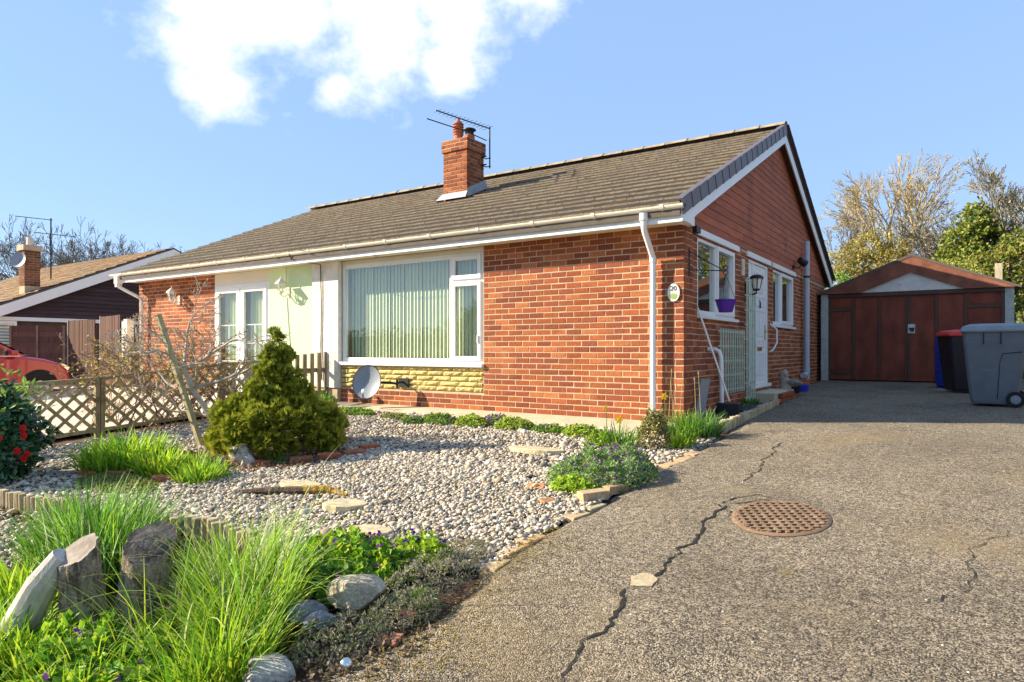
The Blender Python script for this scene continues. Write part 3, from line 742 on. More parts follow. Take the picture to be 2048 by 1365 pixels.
# ---- gable weatherboards (above the windows)
GB = 2.365
m = MB(); m.prism([(0.02, GB), (DEPTH - .02, GB), (RY, roof_z(RY) - .10)], 'x', SIDE - .20, SIDE - .02)
gw = m.build('gable_wall', M['brownpaint'], house)
r = random.Random(31); z = GB - .002; bh = .112
while z < roof_z(RY) - .2:
    def half(zz): return (RY - (RY - (RY - ((roof_z(RY) - .09 - zz) / SL)))) if False else ((roof_z(RY) - .09 - zz) / SL)
    ylo, yhi = RY - half(z), RY + half(z); tlo, thi = RY - half(z + bh), RY + half(z + bh)
    ylo, yhi = max(ylo, -.02), min(yhi, DEPTH)
    cuts = sorted([ylo] + [c for c in (r.uniform(1.0, 3.2), r.uniform(3.8, 6.2), r.uniform(6.8, 9.0)) if ylo + .4 < c < yhi - .4 and r.random() < .62] + [yhi])
    for i in range(len(cuts) - 1):
        a, b = cuts[i] + .001, cuts[i + 1] - .001
        ta = max(a, tlo) if i == 0 else a; tb = min(b, thi) if i == len(cuts) - 2 else b
        k = r.uniform(.85, 1.15)
        c = (0.38 * k, 0.105 * k, 0.048 * k)
        xo0, xo1 = SIDE + .009, SIDE + .001
        v = [(xo0, a, z), (xo0, b, z), (xo1, tb, z + bh), (xo1, ta, z + bh), (SIDE - .025, a, z), (SIDE - .025, b, z), (SIDE - .025, tb, z + bh), (SIDE - .025, ta, z + bh)]
        mm = MB(); mm.add(v, [(0, 1, 2, 3), (0, 4, 5, 1), (1, 5, 6, 2), (2, 6, 7, 3), (3, 7, 4, 0)], c)
        mm.build('weatherboard', M['board'], gw)
    z += bh - .004
# ---- roof
RX0, RX1 = -12.38, 0.10
m = MB()
m.prism([(-.36, roof_z(-.36) - .06), (RY, RZ - .06), (10.16, roof_z(10.16) - .06), (10.16, roof_z(10.16) - .16), (RY, RZ - .16), (-.36, roof_z(-.36) - .16)], 'x', RX0 + .02, RX1 - .02)
roof = m.build('roof', M['felt'], house)
def tile_mesh(seed, w=0.2965, ln=0.40):
    r = random.Random(seed); m = MB(); n = 9
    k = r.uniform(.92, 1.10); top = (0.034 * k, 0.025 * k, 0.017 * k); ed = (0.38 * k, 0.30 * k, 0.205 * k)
    xs = [-w / 2 + w * i / (n - 1) for i in range(n)]
    pr = [(.0012) * math.cos(2 * math.pi * 2 * (x + w / 2) / w) for x in xs]
    tw = r.uniform(-.002, .002)
    f0 = [.045 + p + tw * (x / w) for p, x in zip(pr, xs)]
    lip = [.042 + p + tw * (x / w) for p, x in zip(pr, xs)]
    b = [.012 + p for p in pr]
    v = [(x, 0, q - .026) for x, q in zip(xs, f0)] + [(x, 0.0, q - .003) for x, q in zip(xs, f0)] + [(x, .045, q - .002) for x, q in zip(xs, lip)] + [(x, ln, q) for x, q in zip(xs, b)]
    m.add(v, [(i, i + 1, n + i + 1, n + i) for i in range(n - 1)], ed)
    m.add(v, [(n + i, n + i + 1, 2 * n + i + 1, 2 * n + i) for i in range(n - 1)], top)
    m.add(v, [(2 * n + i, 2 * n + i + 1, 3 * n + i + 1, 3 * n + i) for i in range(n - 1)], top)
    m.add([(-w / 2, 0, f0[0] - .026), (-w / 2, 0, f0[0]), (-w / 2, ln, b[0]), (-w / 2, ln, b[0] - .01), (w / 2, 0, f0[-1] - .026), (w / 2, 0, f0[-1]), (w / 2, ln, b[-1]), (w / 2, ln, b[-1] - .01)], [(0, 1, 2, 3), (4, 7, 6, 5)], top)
    return m
TILES = []
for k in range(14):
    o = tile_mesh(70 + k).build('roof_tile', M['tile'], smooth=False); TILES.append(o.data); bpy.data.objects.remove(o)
slen = (RY + .40) / CO; nrow = 18; pitch = (slen - .02) / nrow
cand = []; r = random.Random(40)
nt = int((RX1 - RX0) / .30)
for i in range(nrow):
    for j in range(nt + 1):
        x = RX1 - .15 - j * .30 + (0.0 if i % 2 else 0.0)
        if x < RX0 + .1: continue
        s = i * pitch
        y = -.40 + s * CO; zc = roof_z(y) - .046 * CO
        if -5.76 < x < -5.06 and 2.5 < y + .15 < 3.05: continue
        loc = Vector((x + r.uniform(-.002, .002), y + r.uniform(-.002, .002), zc + r.uniform(-.001, .0015)))
        cand.append(((loc - CAM).length, loc, r.uniform(-.003, .003)))
cand.sort(key=lambda q: q[0])
V = []; F = []; Cc = []; n = 0
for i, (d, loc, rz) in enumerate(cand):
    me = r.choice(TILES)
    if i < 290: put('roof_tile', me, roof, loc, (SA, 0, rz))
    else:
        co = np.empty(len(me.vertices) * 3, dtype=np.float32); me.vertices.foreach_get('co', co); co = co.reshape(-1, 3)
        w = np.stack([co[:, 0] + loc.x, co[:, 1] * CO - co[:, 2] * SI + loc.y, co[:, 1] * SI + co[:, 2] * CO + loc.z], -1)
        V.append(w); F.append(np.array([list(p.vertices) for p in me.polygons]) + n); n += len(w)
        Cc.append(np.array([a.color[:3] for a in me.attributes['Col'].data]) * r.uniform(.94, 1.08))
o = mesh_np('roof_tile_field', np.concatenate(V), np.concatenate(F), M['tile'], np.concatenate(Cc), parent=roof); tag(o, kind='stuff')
m = MB(); m.prism([(RY, RZ - .02), (10.2, roof_z(10.2) - .02), (10.2, roof_z(10.2) - .055), (RY, RZ - .055)], 'x', RX0, RX1, (0.11, .085, .055)); m.build('rear_slope', M['tile'], roof)
# ridge tiles
mm = MB(); L = .44; n = 8; vv = []
for x_, s_ in ((0, 1.0), (.03, 1.0), (.031, .94), (L, .94)):
    for p in range(n + 1):
        a = math.pi * (0.08 + .84 * p / n); vv.append((x_, -math.cos(a) * .135 * s_, math.sin(a) * .10 * s_ - .055))
mm.add(vv, [(i * (n + 1) + p, i * (n + 1) + p + 1, (i + 1) * (n + 1) + p + 1, (i + 1) * (n + 1) + p) for i in range(3) for p in range(n)])
o = mm.build('ridge_tile', M['ridge'], smooth=True); rm = o.data; bpy.data.objects.remove(o)
x = RX1 + .02
while x > RX0: put('ridge_tile', rm, roof, (x, RY, RZ + .035 + r.uniform(-.004, .004)), (0, 0, math.pi)); x -= .44
# verge caps on the drive side, front slope and rear slope
mm = MB(); vh = .155
mm.box(-.006, .014, 0, pitch * .985, -vh, .012); mm.box(-.07, .014, 0, pitch * .985, .0125, .026); mm.box(.0145, .02, 0, .018, -vh, .026)
o = mm.build('verge_cap', M['verge'], bevel=.004); vm2 = o.data; bpy.data.objects.remove(o)
for i in range(nrow):
    s = i * pitch; y = -.40 + s * CO
    put('verge_cap', vm2, roof, (RX1 + .012, y, roof_z(y) + .005), (SA + R(1.5), 0, 0))
    y2 = 10.2 - s * CO
    put('verge_cap', vm2, roof, (RX1 - .015, y2, roof_z(y2) + .005), (SA + R(1.5), 0, math.pi))
# fascia, soffit, bargeboards
m = MB(); m.box(HX0 - .10, .098, -.325, -.305, 2.288, 2.50); m.build('fascia', M['upvc'], house, bevel=.004)
m = MB(); m.box(HX0 - .10, .085, -.3045, -.001, 2.312, 2.326); m.build('soffit', M['soffit'], house)
for xx in (-4.85, -3.2):
    mm = MB(); mm.lathe([(.0, 0), (.035, 0), (.04, -.006), (.03, -.008), (0, -.004)], (xx, -.15, 2.311), 14); mm.build('soffit_vent', M['steel'], house)
for sgn in (0, 1):
    m = MB(); Y = lambda y: y if not sgn else 2 * RY - y
    za = lambda y: roof_z(y) - .115
    poly = [(-.328, za(-.328)), (RY, za(RY)), (RY, za(RY) - .17 / CO), (.15, za(.15) - .17 / CO), (-.10, 2.303), (-.328, 2.303)]
    poly = [(Y(a), b) for a, b in poly]
    m.prism(poly, 'x', .080, .1005 - sgn * .0004); m.build('bargeboard', M['upvc'], house)
    m = MB(); pl = [(-.05, za(-.05) - .12), (RY, za(RY) - .12), (RY, za(RY) - .135), (-.05, za(-.05) - .135)]
    m.prism([(Y(a), b) for a, b in pl], 'x', SIDE + .013, .0795); m.build('verge_soffit', M['brownpaint'], house)
m = MB(); m.box(SIDE + .014, .079, -.30, .14, 2.3055, 2.44); m.build('eaves_box', M['upvc'], house)
m = MB(); m.box(SIDE + .001, .045, .32, .47, 2.27, 2.345); m.build('eaves_bracket', M['black'], house)
# gutter
n = 8; GR = .052; gy, gzc = -.354, 2.478
vv = []
for X_ in (HX0 - .47, .125):
    for rr in (GR, GR - .005):
        for p in range(n + 1):
            a = math.pi + math.pi * p / n; vv.append((X_, gy + math.cos(a) * rr, gzc + math.sin(a) * rr))
m = MB(); k = n + 1
m.add(vv, [(p, p + 1, 2 * k + p + 1, 2 * k + p) for p in range(n)] + [(k + p, 3 * k + p, 3 * k + p + 1, k + p + 1) for p in range(n)] +
      [(0, 2 * k, 3 * k, k), (n, k + n, 3 * k + n, 2 * k + n)])
for X_ in (HX0 - .471, .126):
    m.add([(X_, gy + math.cos(math.pi + math.pi * p / n) * GR, gzc + math.sin(math.pi + math.pi * p / n) * GR) for p in range(n + 1)], [tuple(range(n + 1))])
gut = m.build('gutter', M['gutter'], house, smooth=False)
mm = MB(); vv = []
for X_ in (-.022, .022):
    for rr in (GR + .006, GR + .0005):
        for p in range(n + 1):
            a = math.pi * .96 + math.pi * 1.08 * p / n; vv.append((X_, math.cos(a) * rr, math.sin(a) * rr))
mm.add(vv, [(p, p + 1, 2 * k + p + 1, 2 * k + p) for p in range(n)] + [(p, k + p, k + p + 1, p + 1) for p in range(n)] + [(2 * k + p, 2 * k + p + 1, 3 * k + p + 1, 3 * k + p) for p in range(n)])
o = mm.build('gutter_bracket', M['gutter']); bm_ = o.data; bpy.data.objects.remove(o)
x = -.12
while x > HX0 - .3: put('gutter_bracket', bm_, gut, (x, gy, gzc)); x -= .86
# downpipes
m = MB(); dx = -.349
m.lathe([(.05, .02), (.05, -.06), (.036, -.07)], (dx, gy, 2.40), 14)
m.tube([(dx, gy, 2.36), (dx, gy, 2.26), (dx, gy + .02, 2.22), (dx, -.12, 1.99), (dx, -.085, 1.95), (dx, -.08, 1.90)], .034, 12)
m.tube([(dx, -.08, 1.93), (dx, -.08, 0.0), (dx, -.09, -.06)], .034, 12); m.lathe([(.0385, 0), (.0385, -.07)], (dx, -.08, 1.955), 14)
dp = m.build('downpipe', M['upvc'], house, autosmooth=True)
m = MB(); dx = -11.93
m.box(dx - .50, dx - .36, gy - .06, gy + .06, 2.27, 2.43); m.box(dx - .47, dx - .39, gy - .055, gy + .055, 2.20, 2.269)
m.tube([(dx - .43, gy, 2.30), (dx - .40, gy, 2.20), (dx - .05, -.12, 1.98), (dx, -.085, 1.93), (dx, -.08, -.3)], .034, 12); m.build('downpipe', M['gutter'], house, autosmooth=True)
# soil pipe on the drive side
m = MB(); sy = 7.02; sx = SIDE + .10
m.tube([(sx, sy, .38), (sx, sy, 3.05)], .055, 14); sp = m.build('soil_pipe', M['greypipe'], house, autosmooth=True)
m = MB(); m.lathe([(.064, 0), (.064, .09)], (sx, sy, .42), 14); m.tube([(sx, sy, .45), (sx, sy - .02, .36), (sx - .02, sy - .28, .34)], .057, 12); m.tube([(sx, sy, .36), (sx, sy, .05)], .058, 12); m.build('pipe_boot', M['greypipe'], sp, autosmooth=True)
m = MB(); m.lathe([(.06, -.02), (.066, -.018), (.066, .018), (.06, .02)], (sx, sy, 2.33), 14); m.build('pipe_clip', M['black'], sp)
# ---- chimney
CX0, CX1, CY0, CY1, CZ1 = -5.70, -5.12, 2.50, 3.04, 4.90
m = MB(); m.box(CX0 + .007, CX1 - .007, CY0 + .007, CY1 - .007, 3.5, CZ1 - .005); ch = m.build('chimney', M['mortar'], house)
r = random.Random(77); kz = 0; zz_ = CZ1 - .075
specf = []; specs_ = []
rows = []
while zz_ > 3.62: rows.append(zz_); zz_ -= .075
for i, z in enumerate(rows):
    ex = .028 if i < 3 else 0.0
    off = .1125 if i % 2 else 0
    for face in ('f', 's'):
        a0, a1 = ((CX0 - ex, CX1 + ex) if face == 'f' else (CY0 - ex, CY1 + ex))
        a = a0 - off
        while a < a1 - .02:
            s0, s1 = max(a, a0), min(a + .215, a1)
            if face == 's' and s0 < a0 + .01: s0 += .10 if off == 0 else .0
            if s1 - s0 > .03:
                if face == 'f': loc, rz = ((s0 + s1) / 2, CY0 - ex, z), 0
                else: loc, rz = (CX1 + ex, (s0 + s1) / 2 , z), R(90)
                ry = roof_z(loc[1]) - .05
                if z > ry - .05:
                    put('brick', r.choice(BRICKS), ch, loc, (0, 0, rz), ((s1 - s0) / .215, 1, 1))
            a += .225
    if i == 2:
        mm = MB(); mm.box(CX0 - .024, CX1 + .024, CY0 - .024, CY1 + .024, z + .002, CZ1 - .003); mm.build('corbel', M['mortar'], ch)
m = MB(); m.add([(CX0 - .02, CY0 - .02, CZ1 - .002), (CX1 + .02, CY0 - .02, CZ1 - .002), (CX1 + .02, CY1 + .02, CZ1 - .002), (CX0 - .02, CY1 + .02, CZ1 - .002), (CX0 + .12, CY0 + .14, CZ1 + .06), (CX1 - .12, CY0 + .14, CZ1 + .06), (CX1 - .12, CY1 - .14, CZ1 + .06), (CX0 + .12, CY1 - .14, CZ1 + .06)],
      [(0, 1, 5, 4), (1, 2, 6, 5), (2, 3, 7, 6), (3, 0, 4, 7), (4, 5, 6, 7)]); m.build('flaunching', M['mortarcap'], ch)
m = MB(); zr = lambda y: roof_z(y)
m.add([(CX0 - .10, CY0 - .11, zr(CY0 - .11) + .028), (CX1 + .05, CY0 - .11, zr(CY0 - .11) + .028), (CX1 + .02, CY0 - .012, zr(CY0) + .12), (CX0 - .02, CY0 - .012, zr(CY0) + .12)], [(0, 1, 2, 3)])
m.add([(CX1 + .013, CY0 - .01, zr(CY0) + .005), (CX1 + .013, CY1 + .12, zr(CY1 + .12) + .01), (CX1 + .013, CY1 + .03, zr(CY1) + .2), (CX1 + .013, CY0 - .01, zr(CY0) + .17)], [(0, 1, 2, 3)])
m.build('flashing', M['lead'], ch)
px_, py_ = CX0 + .18, CY0 + .24
m = MB(); prof = [(.10, 0), (.085, .02), (.082, .13), (.10, .135), (.105, .155), (.085, .165)]
for q in range(4): prof += [(.085, .17 + q * .05), (.108, .185 + q * .05), (.108, .20 + q * .05), (.085, .205 + q * .05)]
prof += [(.07, .39), (.03, .42), (.02, .46), (0, .465)]
m.lathe(prof, (px_, py_, CZ1 + .03), 18); m.build('chimney_pot', M['terracotta'], ch, autosmooth=True)
px_, py_ = CX1 - .17, CY0 + .30
m = MB(); m.lathe([(.105, 0), (.10, .10), (.085, .11), (.08, .03)], (px_, py_, CZ1 + .03), 18); m.build('chimney_pot', M['terracotta'], ch, autosmooth=True)
m = MB(); m.lathe([(.078, .09), (.078, .18), (.13, .20), (.125, .22), (.06, .245), (0, .25)], (px_, py_, CZ1 + .03), 18)
for q in range(14): a = q * math.pi / 7; m.tube([(px_ + .081 * math.cos(a), py_ + .081 * math.sin(a), CZ1 + .12), (px_ + .081 * math.cos(a), py_ + .081 * math.sin(a), CZ1 + .23)], .005, 4)
m.build('cowl', M['black'], ch, autosmooth=True)
# ------------------------------------------------------------------ things fixed to the bungalow
# satellite dish by the stone apron
t = thing('satellite_dish', 'pale grey satellite dish low beside the stone apron under the big window', 'satellite dish', (-4.6, -.15, .2))
ax = Vector((.30, -.92, .22)).normalized(); cen = Vector((-4.77, -.42, .37))
u = ax.cross(Vector((0, 0, 1))).normalized(); w = u.cross(ax)
m = MB(); nr, na = 7, 28; vv = []
for s_ in (0, 1):
    for i in range(nr):
        rr = i / (nr - 1)
        for k in range(na):
            a = 2 * math.pi * k / na
            p = cen + u * (math.cos(a) * .232 * rr) + w * (math.sin(a) * .255 * rr) + ax * (.055 * (rr * rr - 1) - s_ * .006)
            vv.append(p)
ff_ = []
for s_ in (0, 1):
    o_ = s_ * nr * na
    ff_ += [(o_ + i * na + k, o_ + i * na + (k + 1) % na, o_ + (i + 1) * na + (k + 1) % na, o_ + (i + 1) * na + k) for i in range(nr - 1) for k in range(na)]
m.add(vv, ff_)
o = m.build('reflector', M['dish'], t, smooth=True)
m = MB(); rim = [cen + u * (math.cos(a) * .234) + w * (math.sin(a) * .257) for a in [2 * math.pi * k / 28 for k in range(29)]]
m.tube(rim, .006, 5, cap=False); m.build('rim', M['black'], t)
foc = cen + ax * .26 - w * .20 - u * .10
m = MB(); m.tube([cen - w * .25 - ax * .01, cen - w * .27 + ax * .05, foc], .010, 6); m.build('feed_arm', M['black'], t)
m = MB(); dirn = (cen - foc).normalized(); m.tube([foc - dirn * .03, foc + dirn * .02, foc + dirn * .05], [.018, .022, .030], 10); m.build('feed_horn', M['upvc'], t)
m = MB(); bk = cen - ax * .07
m.tube([bk, Vector((-4.50, -.22, .36)), Vector((-4.38, -.17, .34))], .018, 8); m.tube([(-4.38, -.17, .28), (-4.38, -.17, .41)], .018, 8); m.box(-4.48, -4.28, -.034, -.016, .28, .42); m.tube([(-4.38, -.17, .36), (-4.38, -.03, .36)], .016, 8); m.build('wall_mount', M['black'], t)
# oval number plaque
t = thing('house_number_plaque', 'cream oval plaque reading 20 on the corner brickwork', 'house sign', (-.121, -.012, 1.52))
m = MB(); n = 28; ov = lambda k, rx, rz: (-.121 + rx * math.cos(2 * math.pi * k / n), 1.525 + rz * math.sin(2 * math.pi * k / n))
m.prism([ov(k, .072, .102) for k in range(n)], 'y', -.016, -.004); m.build('plate', M['ceramic'], t)
m = MB(); m.tube([(ov(k, .072, .102)[0], -.012, ov(k, .072, .102)[1]) for k in range(n + 1)], .006, 5, cap=False); m.build('rim', M['wood'], t)
m = MB(); m.prism([(-.121 + .048 * math.cos(a), 1.49 + .045 * math.sin(a) * (1 if math.sin(a) < 0 else .6)) for a in [2 * math.pi * k / 16 for k in range(16)]], 'y', -.0185, -.0165, (.42, .55, .2)); m.build('painted_scene', M['leaf'], t)
fc = bpy.data.curves.new('numeral', 'FONT'); fc.body = '20'; fc.size = .078; fc.extrude = .0015; fc.align_x = 'CENTER'
fo = bpy.data.objects.new('numerals', fc); link(fo); fo.location = (-.121, -.019, 1.548); fo.rotation_euler = (R(90), 0, 0)
dg = bpy.context.evaluated_depsgraph_get(); me = bpy.data.meshes.new_from_object(fo.evaluated_get(dg)); mw = fo.matrix_basis.copy()
bpy.data.objects.remove(fo); me.materials.clear(); me.materials.append(M['black']); me.transform(mw)
no = bpy.data.objects.new('numerals', me); link(no); attach(no, t)
# lanterns on the left half
def lantern(x, z, mat, label):
    t = thing('wall_lantern', label, 'lamp', (x, 0, z), 'white coach lanterns on the left-hand front wall')
    m = MB(); m.box(x - .035, x + .035, -.02, -.001, z - .20, z - .02); m.tube([(x, -.02, z - .14), (x, -.10, z - .20), (x, -.16, z - .17), (x, -.17, z - .10)], .013, 8); m.tube([(x, -.02, z - .05), (x, -.09, z - .1), (x, -.12, z - .17)], .008, 6); m.build('bracket', mat, t)
    y = -.17
    m = MB(); m.lathe([(0, .17), (.012, .16), (.008, .125), (.03, .11), (.085, .055), (.105, .03), (.10, .02), (.0, .02)], (x, y, z), 6); m.build('cap', mat, t)
    m = MB(); m.lathe([(.078, .02), (.045, -.11)], (x, y, z), 6); m.build('glass', M['glass'], t)
    m = MB()
    for k in range(6):
        a = k * math.pi / 3; m.tube([(x + .08 * math.cos(a), y + .08 * math.sin(a), z + .02), (x + .047 * math.cos(a), y + .047 * math.sin(a), z - .11)], .007, 5)
    m.lathe([(.052, -.10), (.05, -.125), (.03, -.14), (.015, -.165), (0, -.17)], (x, y, z), 6); m.build('cage', mat, t)
lantern(-7.13, 1.97, M['lampwhite'], 'white coach lantern on the pale green rendered panel')
lantern(-10.60, 1.98, M['lampwhite'], 'white coach lantern on the far left brick wall')
# purple hanging basket on its bracket
t = thing('hanging_basket', 'purple plastic hanging basket on a black bracket by the side window', 'hanging basket', (.0, .4, 1.3))
bx, by = .30, .62
m = MB(); m.box(.001, .008, .16, .185, 1.72, 2.06); m.tube([(.006, .172, 1.80), (bx - .05, by - .04, 1.815), (bx, by, 1.81)], .007, 6); m.tube([(.006, .172, 2.02), (.12, .36, 1.93), (bx - .03, by - .03, 1.83)], .006, 6)
for q, zc in ((0, 1.85), (1, 1.79)):
    m.tube([(bx + .028 * math.cos(a), by + .028 * math.sin(a) * .6, zc + .028 * math.sin(a)) for a in [2 * math.pi * k / 12 for k in range(13)]], .005, 5, cap=False)
m.build('bracket', M['black'], t)
m = MB(); m.lathe([(.0, .0), (.075, 0), (.082, .01), (.118, .135), (.128, .14), (.128, .155), (.115, .155), (.08, .02), (0, .012)], (bx, by, 1.31), 24); m.build('bowl', M['purple'], t, autosmooth=True)
m = MB()
for k in range(3):
    a = k * 2.094 + .5; m.tube([(bx + .118 * math.cos(a), by + .118 * math.sin(a), 1.46), (bx, by, 1.775)], .003, 4)
m.build('hanger', M['black'], t)
# black lantern by the front door
t = thing('door_lantern', 'black carriage lantern on the wall left of the front door', 'lamp', (SIDE, 2.80, 1.86))
x0, y0 = SIDE + .16, 2.78
m = MB(); m.box(SIDE, SIDE + .015, 2.74, 2.82, 1.66, 1.86); m.tube([(SIDE + .015, y0, 1.72), (SIDE + .08, y0, 1.68), (x0, y0, 1.70), (x0, y0, 1.74)], .012, 8); m.build('bracket', M['black'], t)
m = MB(); m.lathe([(0, .20), (.05, .195), (.09, .17), (.105, .14), (.10, .135), (0, .14)], (x0, y0, 1.78), 16); m.lathe([(.045, -.04), (.05, -.03), (.05, -.015), (0, -.015)], (x0, y0, 1.78), 12)
for k in range(4): a = k * math.pi / 2 + .4; m.tube([(x0 + .085 * math.cos(a), y0 + .085 * math.sin(a), 1.92), (x0 + .05 * math.cos(a), y0 + .05 * math.sin(a), 1.77)], .007, 5)
m.build('cage', M['black'], t)
m = MB(); m.lathe([(.078, .138), (.045, -.012)], (x0, y0, 1.78), 14); m.build('shade', M['ceramic'], t)
m = MB(); m.box(SIDE, SIDE + .03, 2.52, 2.64, 1.95, 2.20); o = m.build('meter_box', M['mortarcap'], None, bevel=.006, loc=(SIDE, 2.58, 1.95)); tag(o, 'small cream junction box on the brick beside the door lintel', 'junction box')
# security light near the soil pipe
t = thing('security_light', 'small black security light on the boards above the second side window', 'security light', (SIDE, 6.35, 2.5))
m = MB(); m.box(SIDE + .012, SIDE + .03, 6.1, 6.2, 2.40, 2.48); m.tube([(SIDE + .03, 6.15, 2.44), (SIDE + .10, 6.22, 2.43), (SIDE + .12, 6.35, 2.50)], .012, 6); m.build('arm', M['black'], t)
m = MB(); m.tube([(SIDE + .10, 6.30, 2.60), (SIDE + .18, 6.42, 2.53)], [.06, .075], 12); m.build('head', M['black'], t)
# trellis panels in front of the side wall
def trellis(y0, y1, z0, z1, nv, nh, X, label):
    t = thing('trellis', label, 'trellis', (X, (y0 + y1) / 2, z0), 'sage green trellis on the side wall')
    for k in range(nv):
        y = y0 + (y1 - y0) * k / (nv - 1); mm = MB(); mm.box(X + .012, X + .026, y - .013, y + .013, z0, z1 + .01); mm.build('slat', M['trellis'], t)
    for k in range(nh):
        z = z0 + .05 + (z1 - z0 - .08) * k / (nh - 1); mm = MB(); mm.box(X - .004, X + .0115, y0 - .03, y1 + .03, z - .012, z + .012); mm.build('slat', M['trellis'], t)
trellis(1.26, 2.40, .26, 1.13, 11, 5, .03, 'low wide sage green trellis under the first side window')
trellis(2.46, 2.92, .10, 1.90, 5, 9, .055, 'tall narrow sage green trellis beside the front door')
# waste pipe
m = MB(); m.tube([(SIDE, .98, .86), (.07, .98, .86), (.115, .98, .83), (.135, .98, .76), (.14, .985, .62), (.145, .99, .02)], .027, 10)
o = m.build('waste_pipe', M['upvc'], None, autosmooth=True, loc=(.1, .98, .02)); tag(o, 'thin white waste pipe bending down the side wall', 'pipe')
# long handled scoop and grey board leaning on the wall
t = thing('long_handled_scoop', 'black long handled dustpan leaning on the side wall near the trellis', 'dustpan', (.33, .90, .03))
m = MB(); m.tube([(.03, .40, 1.36), (.30, .78, .22)], .012, 8); m.build('handle', M['upvc'], t)
m = MB(); m.prism([(.66, .02), (1.02, .02), (1.02, .045), (.74, .20), (.66, .20)], 'x', .16, .44); m.build('pan', M['binK'], t, bevel=.01)
m = MB(); m.obox((.10, .33, .24), (.045, .03, 0), (-.012, .018, 0), (.05, -.02, .27)); o = m.build('plank', M['binGl'], None, loc=(.1, .33, 0)); tag(o, 'grey board leaning against the brick corner', 'board')
# slate bed beside the side wall and its log edging
sl = sheet('slate_bed', np.arange(-.03, .50, .05), np.arange(-.25, 2.75, .1), M['soil'], dz=.0, mask=lambda x, y: x < edge_x(y) - .06); tag(sl, kind='structure')
# ------------------------------------------------------------------ log edging
def log_edging(name, label, pts, top, h, rad, seed, flat=True):
    r = random.Random(seed)
    c = pts[len(pts) // 2]; t = thing(name, label, 'log edging', (c[0], c[1], gz(*c)))
    acc = 0; P = [Vector((*p, 0)) for p in pts]; step = rad * 1.95; k = 0
    for a, b in zip(P[:-1], P[1:]):
        d = (b - a); L = d.length; d.normalize()
        while acc < L:
            p = a + d * acc; g0 = gz(p.x, p.y)
            kk = r.uniform(.75, 1.2); col = (.40 * kk, .325 * kk, .205 * kk)
            m = MB(); tp = top(p.x, p.y) + r.uniform(-.014, .014); lean = (r.uniform(-.012, .012), r.uniform(-.012, .012))
            rr = rad * r.uniform(.86, 1.05)
            base = Vector((p.x, p.y, tp - h)); tipp = Vector((p.x + lean[0], p.y + lean[1], tp))
            m.tube([base, tipp - Vector((0, 0, .006)), tipp], [rr, rr, rr * .86], 10, col)
            m.build('log', M['wood'], t); acc += step
        acc -= L
    return t
log_edging('log_roll', 'pale half-log edging at the far left of the shingle', [(-4.9, -5.43), (-4.04, -5.36), (-3.4, -5.30), (-2.9, -5.22)], lambda x, y: .065 * y + .045, .34, .028, 1)
log_edging('log_roll', 'grey half-log edging behind the tree stumps and long grass', [(-2.2, -5.14), (-1.98, -5.12), (-1.45, -5.00), (-0.95, -5.04), (-0.55, -5.20), (-0.26, -5.44)], lambda x, y: .065 * y + .05, .36, .036, 2)
log_edging('log_roll', 'short log edging along the slate bed beside the drive', [(.18, -.36), (.44, -.34), (.52, -.30), (.53, .3), (.50, 1.0), (.46, 2.0), (.43, 2.7)], lambda x, y: gz(x, y) + .085, .22, .038, 3)
# front step and paving by the door
t = thing('doorstep', 'low brick and slab doorstep in front of the white door', 'doorstep', (.2, 3.6, .06))
m = MB(); m.box(SIDE, .36, 2.95, 4.3, 0, .20); m.build('slab', M['concrete'], t, bevel=.012)
r = random.Random(5)
for k in range(7):
    y = 2.85 + k * .225; put('brick', BRICKS[k % 30], t, (.42 - .005, y + .1, .045), (0, 0, R(90)), (1, 1, 1))
    put('brick', BRICKS[(k + 9) % 30], t, (.43, y + .16, .12), (0, 0, R(90)), (1, 1, 1)) if k in (1, 2, 3, 4) else None
# ornaments at the door
t = thing('stone_squirrel', 'weathered stone squirrel ornament right of the front door', 'ornament', (.20, 4.42, .20))
m = MB(); m.tube([(.20, 4.42, .08), (.20, 4.42, .16), (.205, 4.40, .27), (.215, 4.37, .36), (.23, 4.34, .40)], [.085, .095, .085, .055, .03], 10); m.build('body', M['statue'], t, smooth=True)
m = MB(); m.tube([(.25, 4.33, .39), (.235, 4.335, .43), (.215, 4.36, .455), (.19, 4.375, .46)], [.012, .035, .045, .02], 9); m.tube([(.21, 4.34, .48), (.205, 4.34, .515)], [.014, .004], 6); m.tube([(.19, 4.38, .48), (.185, 4.385, .515)], [.014, .004], 6); m.build('head', M['statue'], t, smooth=True)
m = MB(); m.tube([(.17, 4.50, .12), (.14, 4.56, .22), (.13, 4.57, .36), (.15, 4.54, .48), (.19, 4.53, .51)], [.03, .055, .06, .05, .02], 9); m.build('tail', M['statue'], t, smooth=True)
m = MB(); m.box(.10, .32, 4.33, 4.53, .02, .085); m.build('base', M['statue'], t, bevel=.01)
def pot(x, y, z, r0, r1, h, mat, label):
    m = MB(); m.lathe([(0, 0), (r0, 0), (r1, h), (r1 * 1.08, h), (r1 * 1.08, h + .02), (r1 * .92, h + .02), (r0 * .9, .03), (0, .03)], (0, 0, 0), 18)
    o = m.build('plant_pot', mat, None, autosmooth=True); o.location = (x, y, z); tag(o, label, 'plant pot'); return o
pot(.26, 4.85, gz(.26, 4.85) + .012, .08, .10, .14, M['binK'], 'small dark glazed pot on the ground past the squirrel')
pot(.22, 5.75, gz(.22, 5.75) + .012, .11, .14, .17, M['terracotta'], 'brown pot standing against the wall near the soil pipe')
pot(.30, 5.25, gz(.30, 5.25) + .012, .10, .12, .10, M['blue'], 'low dark blue pot between the squirrel and the brown pot')
